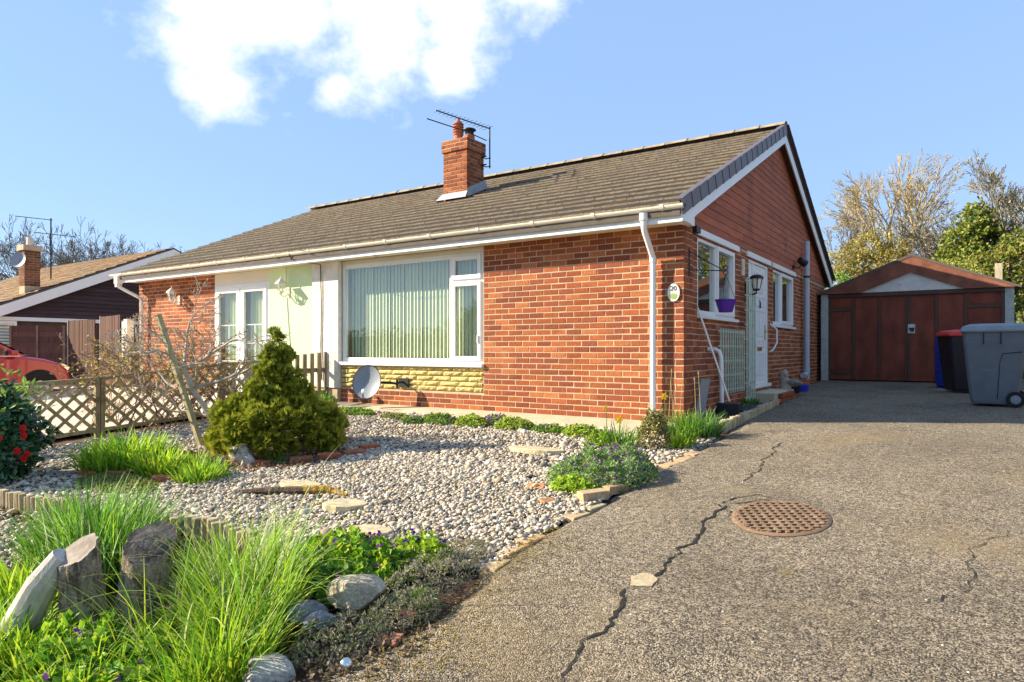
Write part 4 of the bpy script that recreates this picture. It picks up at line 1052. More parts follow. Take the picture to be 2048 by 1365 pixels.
# a rough stone beside the step
def rock_mesh(name, sx, sy, sz, seed, col, mat, sub=2, amp=.22, flat=0):
    r = np.random.default_rng(seed)
    t_ = (1 + 5 ** .5) / 2
    V = np.array([(-1, t_, 0), (1, t_, 0), (-1, -t_, 0), (1, -t_, 0), (0, -1, t_), (0, 1, t_), (0, -1, -t_), (0, 1, -t_), (t_, 0, -1), (t_, 0, 1), (-t_, 0, -1), (-t_, 0, 1)], dtype=float)
    F = [(0, 11, 5), (0, 5, 1), (0, 1, 7), (0, 7, 10), (0, 10, 11), (1, 5, 9), (5, 11, 4), (11, 10, 2), (10, 7, 6), (7, 1, 8), (3, 9, 4), (3, 4, 2), (3, 2, 6), (3, 6, 8), (3, 8, 9), (4, 9, 5), (2, 4, 11), (6, 2, 10), (8, 6, 7), (9, 8, 1)]
    V = V / np.linalg.norm(V[0]); V = [tuple(v) for v in V]
    for _ in range(sub):
        cache = {}; nf = []
        def mid(a, b):
            k = (min(a, b), max(a, b))
            if k not in cache:
                q = (np.array(V[a]) + np.array(V[b])) / 2; q /= np.linalg.norm(q); V.append(tuple(q)); cache[k] = len(V) - 1
            return cache[k]
        for a, b, c in F:
            ab, bc, ca = mid(a, b), mid(b, c), mid(c, a); nf += [(a, ab, ca), (b, bc, ab), (c, ca, bc), (ab, bc, ca)]
        F = nf
    V = np.array(V)
    for _ in range(5):
        d = r.normal(size=3); d /= np.linalg.norm(d); ph = r.uniform(0, 6); fq = r.uniform(1.2, 3.4)
        V = V * (1 + amp * .5 * np.sin(V @ d * fq + ph))[:, None]
    for _ in range(9):                                    # flat facets
        d = r.normal(size=3); d /= np.linalg.norm(d); k = r.uniform(.55, .85); s = V @ d
        V = V - np.maximum(s - k, 0)[:, None] * d * .9
    V = V + r.normal(scale=.012, size=V.shape)
    V = V * np.array([sx, sy, sz])
    F = np.array(F); kk = r.uniform(.85, 1.15, size=(len(F), 1)); C = np.array(col)[None] * kk
    return V, F, C
def rock(name, x, y, s, seed, col, label, cat, rz=0, sink=.25, mat='rock', group=None, sub=2, dz=0, amp=.22, smooth=False):
    V, F, C = rock_mesh(name, *s, seed, col, mat, sub, amp)
    o = mesh_np(name, V, F, M[mat], C, smooth=smooth)
    o.location = (x, y, gz(x, y) + s[2] * (1 - 2 * sink) + dz); o.rotation_euler = (0, 0, rz)
    return tag(o, label, cat, group)
rock('stone', .42, 4.05, (.16, .11, .07), 4, (.20, .19, .17), 'dark rough stone lying on the edge of the doorstep', 'stone', dz=.20)
# ------------------------------------------------------------------ garage
GY = 8.74; G0, G1 = .06, 3.54; gzb = .17
gar = thing('garage', 'wide timber-doored garage painted dark red with a shallow gable', 'garage', (1.8, GY, gzb))
mid = (G0 + G1) / 2
m = MB()
m.box(G0 + .02, G0 + .12, GY + .10, GY + 5.2, 0, 2.08); m.box(G1 - .12, G1 - .02, GY + .10, GY + 5.2, 0, 2.08); m.box(G0 + .12, G1 - .12, GY + 5.1, GY + 5.2, 0, 2.7); m.build('wall', M['spar'], gar)
for x in (G0, G1 - .16):
    mm = MB(); mm.box(x, x + .15, GY - .02, GY + .10, .05, 2.085); mm.build('post', M['spar'], gar, bevel=.008)
m = MB()
m.prism([(G0 - .10, 2.10), (mid, 2.86), (G1 + .10, 2.10), (G1 + .10, 2.06), (mid, 2.80), (G0 - .10, 2.06)], 'y', GY - .10, GY + 5.3); m.build('roof', M['felt'], gar)
for s_, (xa) in ((1, G0 - .06), (-1, G1 + .06)):
    mm = MB(); dpt = .30
    poly = [(xa, 2.085), (mid, 2.80), (mid, 2.80 - dpt - .02), (xa + s_ * .85, 2.085)]
    mm.prism(poly, 'y', GY - .09 - .001 * s_, GY - .06); mm.build('fascia_board', M['garagefascia'], gar)
m = MB(); m.prism([(G0 + .3, 2.09), (mid, 2.72), (G1 - .3, 2.09)], 'y', GY - .035, GY - .005); m.build('gable_infill', M['whitepaint'], gar)
m = MB(); m.box(G0 + .15, G1 - .16, GY - .03, GY + .04, 2.005, 2.082); m.build('door_head', M['brownpaint'], gar)
bx_ = [.215, .715, 1.215, 1.735, 2.245, 2.745, 3.375]
for side, (a, b) in enumerate(((0, 3), (3, 6))):
    X0, X1 = bx_[a] + .005, bx_[b] - .005
    m = MB(); m.box(X0, X1, GY + .015, GY + .035, .20, 2.0); leaf = m.build('door_leaf', M['garagered'], gar)
    for k in range(a, b):
        p0, p1 = bx_[k] + .045, bx_[k + 1] - .045
        if k in (0, 5):
            mm = MB(); mm.box(p0, p1, GY + .008, GY + .0145, .42, 1.68); mm.build('panel', M['garagered'], leaf)
            mm = MB(); mm.box(p0, p1, GY + .008, GY + .0145, 1.78, 1.93); mm.build('panel', M['garagered'], leaf)
            mm = MB(); mm.box(p0 - .02, p1 + .02, GY - .004, GY + .0142, 1.70, 1.765); mm.build('rail', M['brownpaint'], leaf)
            mm = MB(); mm.box(p0 - .02, p1 + .02, GY - .004, GY + .0142, .335, .40); mm.build('rail', M['brownpaint'], leaf)
        else:
            mm = MB(); mm.box(p0, p1, GY + .008, GY + .0145, .30, 1.95); mm.build('panel', M['garagered'], leaf)
    for k in range(a, b + 1):
        x = bx_[k]; x = max(X0 + .02, min(X1 - .02, x)); mm = MB(); mm.box(x - .022, x + .022, GY - .008, GY + .0143, .20, 2.0); mm.build('stile', M['brownpaint'], leaf)
m = MB(); m.box(1.74, 1.87, GY - .02, GY - .009, 1.20, 1.39); m.build('hasp_plate', M['steel'], gar); m = MB(); m.tube([(1.76, GY - .03, 1.30), (1.86, GY - .035, 1.295)], .018, 8); m.box(1.78, 1.85, GY - .06, GY - .022, 1.24, 1.30); m.build('padlock', M['black'], gar)
# ------------------------------------------------------------------ bins
def wheelie(name, label, x, y, rz, body, lid, k=1.0):
    t = thing(name, label, 'bin', (x, y, gz(x, y) + .012)); t.rotation_euler = (0, 0, rz); t.scale = (k, k, k)
    def part(mb_, nm, mt, **kw):
        o = mb_.build(nm, mt, **kw); o.parent = t; return o
    # front is -x in local space, wheels at +x
    m = MB(); lv = []
    for z, a, b, w in ((.03, -.25, .20, .215), (.07, -.27, .22, .225), (.30, -.295, .25, .245), (.92, -.35, .34, .285), (.96, -.355, .345, .29)):
        c = .03; lv.append([(a + c, -w, z), (b - c, -w, z), (b, -w + c, z), (b, w - c, z), (b - c, w, z), (a + c, w, z), (a, w - c, z), (a, -w + c, z)])
    vv = [p for l in lv for p in l]; n = 8
    f = [(i * n + q, i * n + (q + 1) % n, (i + 1) * n + (q + 1) % n, (i + 1) * n + q) for i in range(len(lv) - 1) for q in range(n)] + [tuple(range(n))[::-1]]
    m.add(vv, f); part(m, 'tub', body, bevel=.008)
    m = MB(); ring = []
    for z, a, b, w in ((.955, -.40, .36, .315), (.985, -.40, .365, .315), (1.03, -.375, .35, .29), (1.06, -.30, .30, .22), (1.068, -.2, .2, .12)):
        ring.append([(a + .03, -w, z), (b - .02, -w, z), (b, 0, z), (b - .02, w, z), (a + .03, w, z), (a, 0, z)])
    vv = [p for l in ring for p in l]; n = 6
    m.add(vv, [(i * n + q, i * n + (q + 1) % n, (i + 1) * n + (q + 1) % n, (i + 1) * n + q) for i in range(len(ring) - 1) for q in range(n)] + [tuple(range(n))[::-1], tuple((len(ring) - 1) * n + q for q in range(n))])
    part(m, 'lid', lid, bevel=.012)
    for yy in (-.10, -.02):
        pass
    for xx in (-.12, .06):
        for sy in (-1, 1):
            m = MB(); m.box(xx - .006, xx + .006, sy * .283, sy * .296, .80, .95); part(m, 'rib', M['binK'])
    m = MB(); m.tube([(.40, -.22, .99), (.40, .22, .99)], .016, 8); m.box(.33, .41, -.24, -.20, .94, 1.0); m.box(.33, .41, .20, .24, .94, 1.0); part(m, 'handle', body)
    m = MB(); m.tube([(.21, -.26, .10), (.21, .26, .10)], .012, 6); part(m, 'axle', M['steel'])
    for sy in (-1, 1):
        m = MB(); m.lathe([(.0, -.024), (.06, -.024), (.095, -.022), (.10, -.012), (.10, .012), (.095, .022), (.06, .024), (0, .024)], (.21, sy * .262, .10), 20, axis='y'); wh = part(m, 'wheel', M['rubber'], autosmooth=True)
        m = MB(); m.lathe([(0, -.03), (.025, -.03), (.055, -.0255), (.055, .0255), (.025, .03), (0, .03)], (.21, sy * .262, .10), 16, axis='y'); h = m.build('hub', M['binGl'], autosmooth=True); h.parent = wh
    # moulded outline on each side
    for sy in (-1, 1):
        m = MB(); m.tube([(.02, sy * .236, .10), (.05, sy * .262, .58), (.08, sy * .272, .68), (.28, sy * .276, .70)], .005, 4); part(m, 'moulded_line', M['binK'])
    return t
wheelie('wheelie_bin', 'grey wheelie bin with grey lid at the right edge of the drive', 3.08, 3.85, R(-5), M['binG'], M['binGl'], 1.06)
b2 = wheelie('wheelie_bin', 'black wheelie bin with a red lid behind the grey bin', 2.74, 6.25, R(20), M['binK'], M['red'], 1.0)
t = thing('plastic_drum', 'upright blue plastic drum leaning behind the black bin', 'drum', (2.50, 7.30, gz(2.5, 7.3)))
m = MB(); m.lathe([(0, 0), (.17, .0), (.22, .03), (.235, .10), (.235, .9), (.225, .94), (.225, .98), (.205, .985), (.205, .93), (0, .93)], (0, 0, 0), 26); o = m.build('shell', M['blue'], autosmooth=True); o.parent = t; o.location = (0, 0, .012)
for z in (.33, .66):
    m = MB(); m.lathe([(.234, -.015), (.243, -.006), (.243, .006), (.234, .015)], (0, 0, z), 26); o = m.build('hoop', M['blue'], autosmooth=True); o.parent = t; o.location = (0, 0, .012)
# ------------------------------------------------------------------ aerials
def yagi(t, a, b, n, ln, mat, refl=True):
    a = Vector(a); b = Vector(b); d = (b - a).normalized(); s_ = d.cross(Vector((0, 0, 1))).normalized()
    m = MB(); m.tube([a, b], .011, 6); m.build('boom', mat, t)
    m = MB()
    for k in range(n):
        p = a + (b - a) * (k + .5) / n; L_ = ln * (1.0 - .35 * k / n); m.tube([p - s_ * L_, p + s_ * L_], .0045, 4)
    o = m.build('element_row', mat, t); tag(o, kind='stuff')
t = thing('tv_aerial', 'tall television aerial strapped to the red brick chimney', 'aerial', (-5.06, 3.08, 4.2))
m = MB(); m.tube([(-5.02, 3.10, 4.42), (-5.02, 3.10, 5.24)], .014, 8); m.build('mast', M['black'], t)
for z in (4.46, 4.62):
    m = MB(); m.box(-5.13, -5.0, 2.95, 2.97, z - .012, z + .012); m.tube([(-5.12, 3.10, z), (-5.0, 3.10, z)], .010, 6); m.tube([(-5.115, 2.96, z), (-5.115, 3.1, z)], .01, 6); m.build('clamp', M['black'], t)
yagi(t, (-5.02, 3.10, 5.20), (-5.35, 1.86, 5.26), 14, .15, M['black'])
m = MB(); m.tube([(-5.17, 2.55, 5.02), (-5.40, 1.66, 5.06)], .010, 6); m.tube([(-5.17, 2.5, 5.02), (-5.1, 3.1, 4.98)], .01, 6); m.build('lower_boom', M['black'], t)
# ------------------------------------------------------------------ neighbour's bungalow
NX = -20.0; NRY = 5.03; NRZ = 4.36; nz0 = -.6
def nroof(y): return NRZ - .4415 * abs(y - NRY)
nb = thing('neighbour_bungalow', 'neighbouring bungalow with orange-brown roof and dark boarded gable', 'house', (-24, 5, nz0))
m = MB(); m.prism([(-.2, nroof(-.2) - .1), (NRY, NRZ - .1), (10.3, nroof(10.3) - .1), (10.3, nz0), (-.2, nz0)], 'x', NX - 9, NX - .06); m.build('wall', M['brownpaint'], nb)
m = MB(); m.prism([(-.6, nroof(-.6)), (NRY, NRZ), (10.7, nroof(10.7)), (10.7, nroof(10.7) - .12), (NRY, NRZ - .12), (-.6, nroof(-.6) - .12)], 'x', NX - 9.4, NX + .22); nr_ = m.build('roof', M['felt'], nb)
# tile courses of the far roof, too small to pick apart
V = []; F = []; Cc = []; n = 0; r = random.Random(9); ang = math.atan(.4415); co_, si_ = math.cos(ang), math.sin(ang)
for i in range(18):
    y0 = -.62 + i * (NRY + .62) / 18
    for j in range(31):
        x1 = NX + .24 - j * .31; x0 = x1 - .302; y1 = y0 + .36; zf = nroof(y0) + .045 + r.uniform(-.004, .006); zb = nroof(y1) + .008
        V += [(x0, y0, zf - .03), (x1, y0, zf - .03), (x1, y0, zf), (x0, y0, zf), (x1, y1, zb), (x0, y1, zb)]
        F += [(n, n + 1, n + 2, n + 3), (n + 3, n + 2, n + 4, n + 5)]; n += 6
        k = r.uniform(.7, 1.25); c = r.choice([(.25, .145, .07), (.22, .14, .08), (.28, .15, .06), (.18, .135, .085)]); Cc += [tuple(q * k for q in c)] * 2
o = mesh_np('roof_tile_field', V, np.array(F), M['tile'], np.array(Cc), parent=nr_); tag(o, kind='stuff')
for s_ in (1, -1):
    m = MB(); Y = (lambda y: y) if s_ == 1 else (lambda y: 2 * NRY - y)
    m.prism([(Y(-.6), nroof(-.6) - .06), (Y(NRY), NRZ - .06), (Y(NRY), NRZ - .36), (Y(-.6), nroof(-.6) - .36)], 'x', NX + .20, NX + .235 - .001 * s_); m.build('bargeboard', M['upvc'], nb)
z = 1.80; k = 0
while z < NRZ - .4:
    h = (NRZ - .12 - z) / .4415; hb = (NRZ - .12 - z - .13) / .4415
    y0, y1 = max(-.15, NRY - h), min(10.2, NRY + h); t0, t1 = max(y0, NRY - hb), min(y1, NRY + hb)
    kk = r.uniform(.7, 1.3); c = (.050 * kk, .030 * kk, .034 * kk)
    mm = MB(); xa, xb = NX - .0, NX - .03
    mm.add([(xa, y0, z), (xa, y1, z), (xb, t1, z + .13), (xb, t0, z + .13), (NX - .06, y0, z), (NX - .06, y1, z)], [(0, 1, 2, 3), (0, 4, 5, 1)], c); mm.build('weatherboard', M['nboard'], nb); z += .126
m = MB(); m.box(NX - .03, NX + .04, -.3, 10.2, 1.69, 1.80); m.build('trim_board', M['upvc'], nb)
m = MB(); ring_frame(m, -1.6, .50, .5, 1.68, .07, NX - .04, NX + .03, 'x'); w_ = m.build('window', M['upvc'], nb)
m = MB(); m.add([(NX + .0, -1.55, .55), (NX + .0, .45, .55), (NX, .45, 1.63), (NX, -1.55, 1.63)], [(0, 1, 2, 3)]); m.build('pane', M['glass'], w_)
for k in range(12):
    mm = MB(); mm.box(NX - .045, NX - .03, -1.5, .42, .58 + k * .088, .645 + k * .088); mm.build('blind_slat', M['blindwhite'], w_)
# its chimney
m = MB(); cx, cy = -20.55, .98; cb = nroof(cy) - .1
cx0, cx1, cy0, cy1 = NX - .65, NX - .27, .80, 1.20
cb = nroof(1.1) - .2; m.box(cx0, cx1, cy0, cy1, cb, 3.88); m.box(cx0 - .05, cx1 + .05, cy0 - .05, cy1 + .05, 3.80, 3.96); nc = m.build('chimney', M['mortar'], nb)
V = []; F = []; Cc = []; n = 0
for i in range(14):
    z = 3.80 - (i + 1) * .075
    for (ax_, a0, a1) in (('f', cx0, cx1), ('s', cy0, cy1)):
        a = a0 - (.11 if i % 2 else 0)
        while a < a1:
            p, q = max(a, a0), min(a + .215, a1); a += .225
            if q - p < .03: continue
            if ax_ == 'f': V += [(p, cy0 - .008, z), (q, cy0 - .008, z), (q, cy0 - .008, z + .065), (p, cy0 - .008, z + .065)]
            else: V += [(cx1 + .008, p, z), (cx1 + .008, q, z), (cx1 + .008, q, z + .065), (cx1 + .008, p, z + .065)]
            F.append((n, n + 1, n + 2, n + 3)); n += 4; kk = r.uniform(.6, 1.2); Cc.append((.22 * kk, .09 * kk, .05 * kk))
o = mesh_np('brick_courses', V, np.array(F), M['brick'], np.array(Cc), parent=nc); tag(o, kind='stuff')
for (xx, yy) in ((cx0 + .17, cy0 + .2), (cx1 - .15, cy1 - .2)):
    m = MB(); m.lathe([(.09, 0), (.075, .2), (.085, .24), (.06, .24), (.06, .1)], (xx, yy, 3.96), 12); m.build('chimney_pot', M['mortarcap'], nc, smooth=True)
t = thing('satellite_dish', 'round grey satellite dish on the neighbour\'s chimney', 'satellite dish', (cx0 + .2, cy0 - .25, 3.4))
ax = Vector((.45, -.85, .25)).normalized(); u = ax.cross(Vector((0, 0, 1))).normalized(); w = u.cross(ax); cen = Vector((cx1 - .02, cy0 - .16, 3.50))
vv = []
for i in range(6):
    for k in range(22):
        a = 2 * math.pi * k / 22; q = i / 5; vv.append(cen + (u * math.cos(a) + w * math.sin(a)) * .24 * q + ax * .05 * (q * q - 1))
m = MB(); m.add(vv, [(i * 22 + k, i * 22 + (k + 1) % 22, (i + 1) * 22 + (k + 1) % 22, (i + 1) * 22 + k) for i in range(5) for k in range(22)]); m.build('reflector', M['dish'], t, smooth=True)
m = MB(); m.tube([cen - ax * .05, (cx1 - .1, cy0 + .02, 3.5)], .02, 6); m.build('wall_mount', M['black'], t)
t = thing('tv_aerial', 'thin two-boom television aerial behind the neighbour\'s chimney', 'aerial', (NX - .6, 2.0, 3.3))
m = MB(); m.tube([(NX - .30, 1.50, 3.0), (NX - .30, 1.50, 4.85)], .02, 6); m.build('mast', M['black'], t)
yagi(t, (NX - .30, 1.55, 4.80), (NX - .8, .75, 4.85), 6, .10, M['black']); yagi(t, (NX - .3, 2.2, 4.38), (NX - .7, 1.2, 4.42), 5, .12, M['black'])
# ------------------------------------------------------------------ boarded gates and fence panel between the houses
def ribbed(x0, x1, y0, y1, z0, z1, label, name='board_gate', horiz=False):
    t = thing(name, label, 'gate' if not horiz else 'fence', ((x0 + x1) / 2, (y0 + y1) / 2, z0))
    a = Vector((x0, y0, 0)); b = Vector((x1, y1, 0)); d = (b - a).normalized(); L = (b - a).length; nrm = Vector((d.y, -d.x, 0))
    if not horiz:
        n = int(L / .095)
        for k in range(n):
            p = a + d * (L * (k + .5) / n); kk = r.uniform(.75, 1.25); mm = MB()
            mm.obox(p + Vector((0, 0, (z0 + z1) / 2)) + nrm * r.uniform(0, .012), d * (L / n * .46), nrm * .012, (0, 0, (z1 - z0) / 2 + r.uniform(-.006, .006)), (.085 * kk, .036 * kk, .024 * kk)); mm.build('board', M['fencewood'], t)
        for z in (z0 + .25, z1 - .2):
            mm = MB(); mm.obox((a + b) / 2 + Vector((0, 0, z)) - nrm * .03, d * L / 2, nrm * .016, (0, 0, .045), (.11, .055, .045)); mm.build('rail', M['fencewood'], t)
        mm = MB(); mm.obox(a + d * .02 + Vector((0, 0, (z0 + z1) / 2 + .02)) + nrm * .02, d * .012, nrm * .012, (0, 0, (z1 - z0) / 2), (.45, .40, .33)); mm.build('edge_strip', M['fencewood'], t)
    else:
        n = int((z1 - z0) / .14)
        for k in range(n):
            z = z0 + (z1 - z0) * (k + .5) / n; kk = r.uniform(.8, 1.2); mm = MB()
            mm.obox((a + b) / 2 + Vector((0, 0, z)) + nrm * r.uniform(0, .012), d * L / 2, nrm * .008 + Vector((0, 0, .012)), (0, 0, (z1 - z0) / n * .53), (.11 * kk, .05 * kk, .04 * kk)); mm.build('lap_board', M['fencewood'], t)
        for q in (0, .5, 1):
            mm = MB(); mm.obox(a + d * (L * q) + Vector((0, 0, (z0 + z1) / 2)) + nrm * .03, d * .025, nrm * .015, (0, 0, (z1 - z0) / 2 + .03), (.20, .13, .095)); mm.build('batten', M['fencewood'], t)
    return t
ribbed(-17.95, -16.40, 1.0, 1.0, -.45, 1.66, 'tall ribbed brown gate leaf, the left one of the pair')
ribbed(-16.20, -14.66, 1.05, .80, -.40, 1.72, 'tall ribbed brown gate leaf, the right one of the pair')
ribbed(-19.1, -18.15, .05, .98, -.45, 1.50, 'brown lap fence panel left of the ribbed gates', 'fence_panel', True)
m = MB(); m.box(-14.60, -14.45, .8, .95, -.4, 1.55); m.box(-14.30, -14.14, .7, .86, .9, 1.6); o = m.build('gate_post', M['dash'], None, loc=(-14.5, .85, -.4)); tag(o, 'pale post standing right of the ribbed gates', 'post')
# ------------------------------------------------------------------ red hatchback on the next drive
car = thing('parked_car', 'shiny red hatchback parked on the neighbour\'s drive behind the lattice fence', 'car', (-15.9, -2.1, gz(-15.9, -2.1)))
cz = gz(-15.9, -2.1)
def cpart(mb_, nm, mt, par=None, **kw):
    o = mb_.build(nm, mt, **kw)
    o.parent = par or car
    return o
# local: +y is forward, x across, z up; side profile lofted over the width
prof_low = [(-1.95, .35), (-1.98, .62), (-1.90, .95), (-1.0, .98), (0.0, .96), (.85, .95), (1.15, .93), (1.62, .86), (1.88, .74), (1.98, .55), (1.98, .30)]
def loft(prof, xs):
    vv = []; n = len(prof)
    for x, sc, zs in xs:
        for y, z in prof: vv.append((x, y * sc, .28 + (z - .28) * zs if z > .28 else z))
    f = [(i * n + k, i * n + k + 1, (i + 1) * n + k + 1, (i + 1) * n + k) for i in range(len(xs) - 1) for k in range(n - 1)]
    return vv, f
m = MB(); ring = [(1.98, .28), (1.995, .48), (1.93, .66), (1.78, .80), (1.45, .90), (1.05, .965), (.2, .97), (-1.0, .985), (-1.85, .95), (-1.97, .75), (-2.0, .5), (-1.97, .28)]
xs = [(-.86, .93, .90), (-.84, .965, .96), (-.70, .99, 1.0), (-.3, 1.0, 1.03), (.3, 1.0, 1.03), (.70, .99, 1.0), (.84, .965, .96), (.86, .93, .90)]
vv, f = loft(ring, xs); m.add(vv, f)
n = len(ring); m.add([vv[k] for k in range(n)], [tuple(range(n))]); m.add([vv[7 * n + k] for k in range(n)], [tuple(range(n))[::-1]])
body = cpart(m, 'body', M['carpaint'], smooth=True)
m = MB(); cab = [(1.08, .95), (.35, 1.40), (-.2, 1.47), (-1.2, 1.45), (-1.75, 1.30), (-1.95, .95)]
vv = []
for x in (-.80, -.62, .62, .80):
    for y, z in cab: vv.append((x, y, z if abs(x) < .7 else .93 + (z - .95) * .93))
n = len(cab); m.add(vv, [(i * n + k, i * n + k + 1, (i + 1) * n + k + 1, (i + 1) * n + k) for i in (0, 1, 2) for k in range(n - 1)])
m.add(vv[:n], [tuple(range(n))]); m.add(vv[3 * n:], [tuple(range(n))[::-1]])
cpart(m, 'roof', M['carpaint'], bevel=.03)
for sx in (-1, 1):
    m = MB(); X = sx * .806
    m.add([(X, .86, .99), (X, .20, 1.33), (X, -.35, 1.38), (X, -.38, .985)][::sx], [(0, 1, 2, 3)]); cpart(m, 'window', M['carglass'])
    m = MB(); m.add([(X, -.45, .985), (X, -.42, 1.38), (X, -1.2, 1.36), (X, -1.6, 1.02)][::sx], [(0, 1, 2, 3)]); cpart(m, 'window', M['carglass'])
    m = MB(); m.box(min(X, X + sx * .17), max(X, X + sx * .17), .66, .82, .98, 1.10); cpart(m, 'mirror', M['carpaint'], bevel=.03)
    m = MB(); m.box(min(sx * .80, sx * .815), max(sx * .80, sx * .815), -1.6, .9, .966, .98); cpart(m, 'trim_strip', M['chrome'])
    for wy in (1.28, -1.25):
        m = MB(); m.lathe([(0, -.1), (.22, -.1), (.30, -.09), (.31, -.05), (.31, .05), (.30, .09), (.22, .1), (0, .1)], (sx * .76, wy, .31), 24, axis='x'); wh = cpart(m, 'wheel', M['rubber'], autosmooth=True)
        m = MB(); m.lathe([(0, -.112), (.06, -.11), (.2, -.102), (.2, .102), (.06, .11), (0, .112)], (sx * .76, wy, .31), 20, axis='x'); cpart(m, 'rim', M['steel'], wh, autosmooth=True)
        m = MB(); n2 = 18; X1 = sx * .868
        pts = [(X1, wy + .39 * math.cos(math.pi * k / n2), .29 + .37 * math.sin(math.pi * k / n2)) for k in range(n2 + 1)]
        m.add(pts, [tuple(range(n2 + 1))[::(1 if sx > 0 else -1)]]); cpart(m, 'wheel_arch', M['rubber'])
    m = MB(); m.obox((sx * .66, 1.84, .70), (.15, 0, 0), (0, .10, -.05), (0, .03, .05)); cpart(m, 'headlight', M['chrome'], bevel=.02)
m = MB(); m.add([(-.68, 1.10, .972), (.68, 1.10, .972), (.56, .40, 1.375), (-.56, .40, 1.375)], [(0, 1, 2, 3)]); o = cpart(m, 'windscreen', M['carglass']); o.location = (0, .018, .018)
m = MB(); m.box(-.45, .45, 1.955, 1.99, .36, .52); cpart(m, 'grille', M['rubber'])
car.rotation_euler = (0, 0, R(2))
# ------------------------------------------------------------------ lattice fence and pickets
def ztop(y): return float(np.interp(y, [-5.3, -4.35, -2.9, -1.6, -.2], [.42, .455, .56, .69, .74]))
def fx(y): return float(np.interp(y, [-5.3, -4.3, -2.2, -.2], [-6.35, -6.25, -6.15, -6.1]))
def lattice(ya, yb, label, seed):
    r = random.Random(seed); t = thing('lattice_fence', label, 'fence', (fx(ya), (ya + yb) / 2, gz(fx(ya), ya)), 'diamond lattice panels beside the shingle')
    P = lambda y, z, o=0: Vector((fx(y) + o, y, z))
    zb = lambda y: gz(-6.2, y) + .06
    for y in (ya, yb):
        mm = MB(); mm.beam(P(y, zb(y) - .15), P(y, ztop(y) + .01), .05, .05, (1, 0, 0), (.30, .25, .13)); mm.build('post', M['wood'], t)
    for fn in (lambda y: ztop(y) - .02, lambda y: zb(y) + .03):
        mm = MB(); mm.beam(P(ya, fn(ya)), P(yb, fn(yb)), .05, .045, (0, 0, 1), (.33, .275, .15)); mm.build('rail', M['wood'], t)
    for sgn in (1, -1):
        s = -1.2
        while s < (yb - ya) + 1.2:
            # clip the sloping lath to the panel
            pts = []
            for q in np.linspace(0, 1, 80):
                z = -1 + 2.2 * q; y = ya + s + sgn * (z + .0)
                if ya + .02 < y < yb - .02 and zb(y) + .03 < z < ztop(y) - .03: pts.append((y, z))
            if len(pts) > 2:
                a, b = pts[0], pts[-1]; kk = r.uniform(.8, 1.2)
                mm = MB(); mm.beam(P(a[0], a[1], .006 * sgn), P(b[0], b[1], .006 * sgn), .040, .0105, (1, 0, 0), (.40 * kk, .33 * kk, .18 * kk)); mm.build('lath', M['wood'], t)
            s += .185
lattice(-5.30, -3.56, 'diamond lattice fence panel nearest the dark camellia bush', 1)
lattice(-3.50, -1.95, 'diamond lattice fence panel in the middle behind the leaning stake', 2)
lattice(-1.90, -.95, 'diamond lattice fence panel behind the golden conifer', 3)
t = thing('picket_fence', 'short brown picket fence between the conifer and the white pier', 'fence', (-6.1, -.55, -.05)); r = random.Random(3)
for k in range(6):
    y = -.78 + k * .145; kk = r.uniform(.7, 1.2); mm = MB(); mm.box(-6.115, -6.09, y - .035, y + .035, gz(-6.1, y), .76 + .012 * k, (.27 * kk, .21 * kk, .12 * kk)); mm.build('picket', M['wood'], t)
for z in (.15, .52):
    mm = MB(); mm.box(-6.145, -6.1155, -.84, -.01, z - .035, z + .035, (.22, .17, .1)); mm.build('rail', M['wood'], t)
# ------------------------------------------------------------------ small hard things in the garden
# manhole
t = thing('drain_grating', 'oval rust-brown drain cover with a grid of slots set in the drive', 'drain cover', (1.75, -3.16, gz(1.75, -3.16)))
mcx, mcy = 1.745, -3.17; mz = dz_drive(mcx, mcy) + .004
m = MB(); n = 36; rx, ry = .335, .40
ca, sa = math.cos(R(28)), math.sin(R(28))
def el(a, k=1.0): x = math.cos(a) * .27 * k; y = math.sin(a) * .36 * k; return (mcx + x, mcy + y)
vv = []
for k in range(n):
    for s_, dzz in ((1.06, .0), (1.0, .006), (.93, .006), (.93, -.02)):
        p = el(2 * math.pi * k / n, s_); vv.append((*p, dz_drive(*p) + .004 + dzz))
m.add(vv, [(4 * k + q, 4 * ((k + 1) % n) + q, 4 * ((k + 1) % n) + q + 1, 4 * k + q + 1) for k in range(n) for q in range(3)]); m.build('rim', M['rust'], t)
m = MB(); m.add([(*el(2 * math.pi * k / n, .95), dz_drive(*el(2 * math.pi * k / n, .95)) + .0035) for k in range(n)], [tuple(range(n))]); m.build('pit', M['crack'], t)
ga = R(28); gc, gs = math.cos(ga), math.sin(ga)
def chord(dx, dy, ox, oy):
    # where the line (ox,oy)+t*(dx,dy) leaves the ellipse
    A = (dx / .256) ** 2 + (dy / .342) ** 2; B = 2 * (ox * dx / .256 ** 2 + oy * dy / .342 ** 2); C_ = (ox / .256) ** 2 + (oy / .342) ** 2 - 1; D = B * B - 4 * A * C_
    return None if D <= 0.02 else ((-B - math.sqrt(D)) / (2 * A), (-B + math.sqrt(D)) / (2 * A))
for (dx, dy, wd, pit_, hh) in ((gc, gs, .024, .056, .010), (-gs, gc, .020, .050, .0092)):
    for k in range(-9, 10):
        ox, oy = -dy * k * pit_, dx * k * pit_; q = chord(dx, dy, ox, oy)
        if q is None: continue
        a_ = (mcx + ox + dx * q[0], mcy + oy + dy * q[0]); b_ = (mcx + ox + dx * q[1], mcy + oy + dy * q[1])
        mm = MB(); mm.beam((*a_, dz_drive(*a_) + .007 + hh / 2), (*b_, dz_drive(*b_) + .007 + hh / 2), wd, hh); mm.build('bar', M['rust'], t)
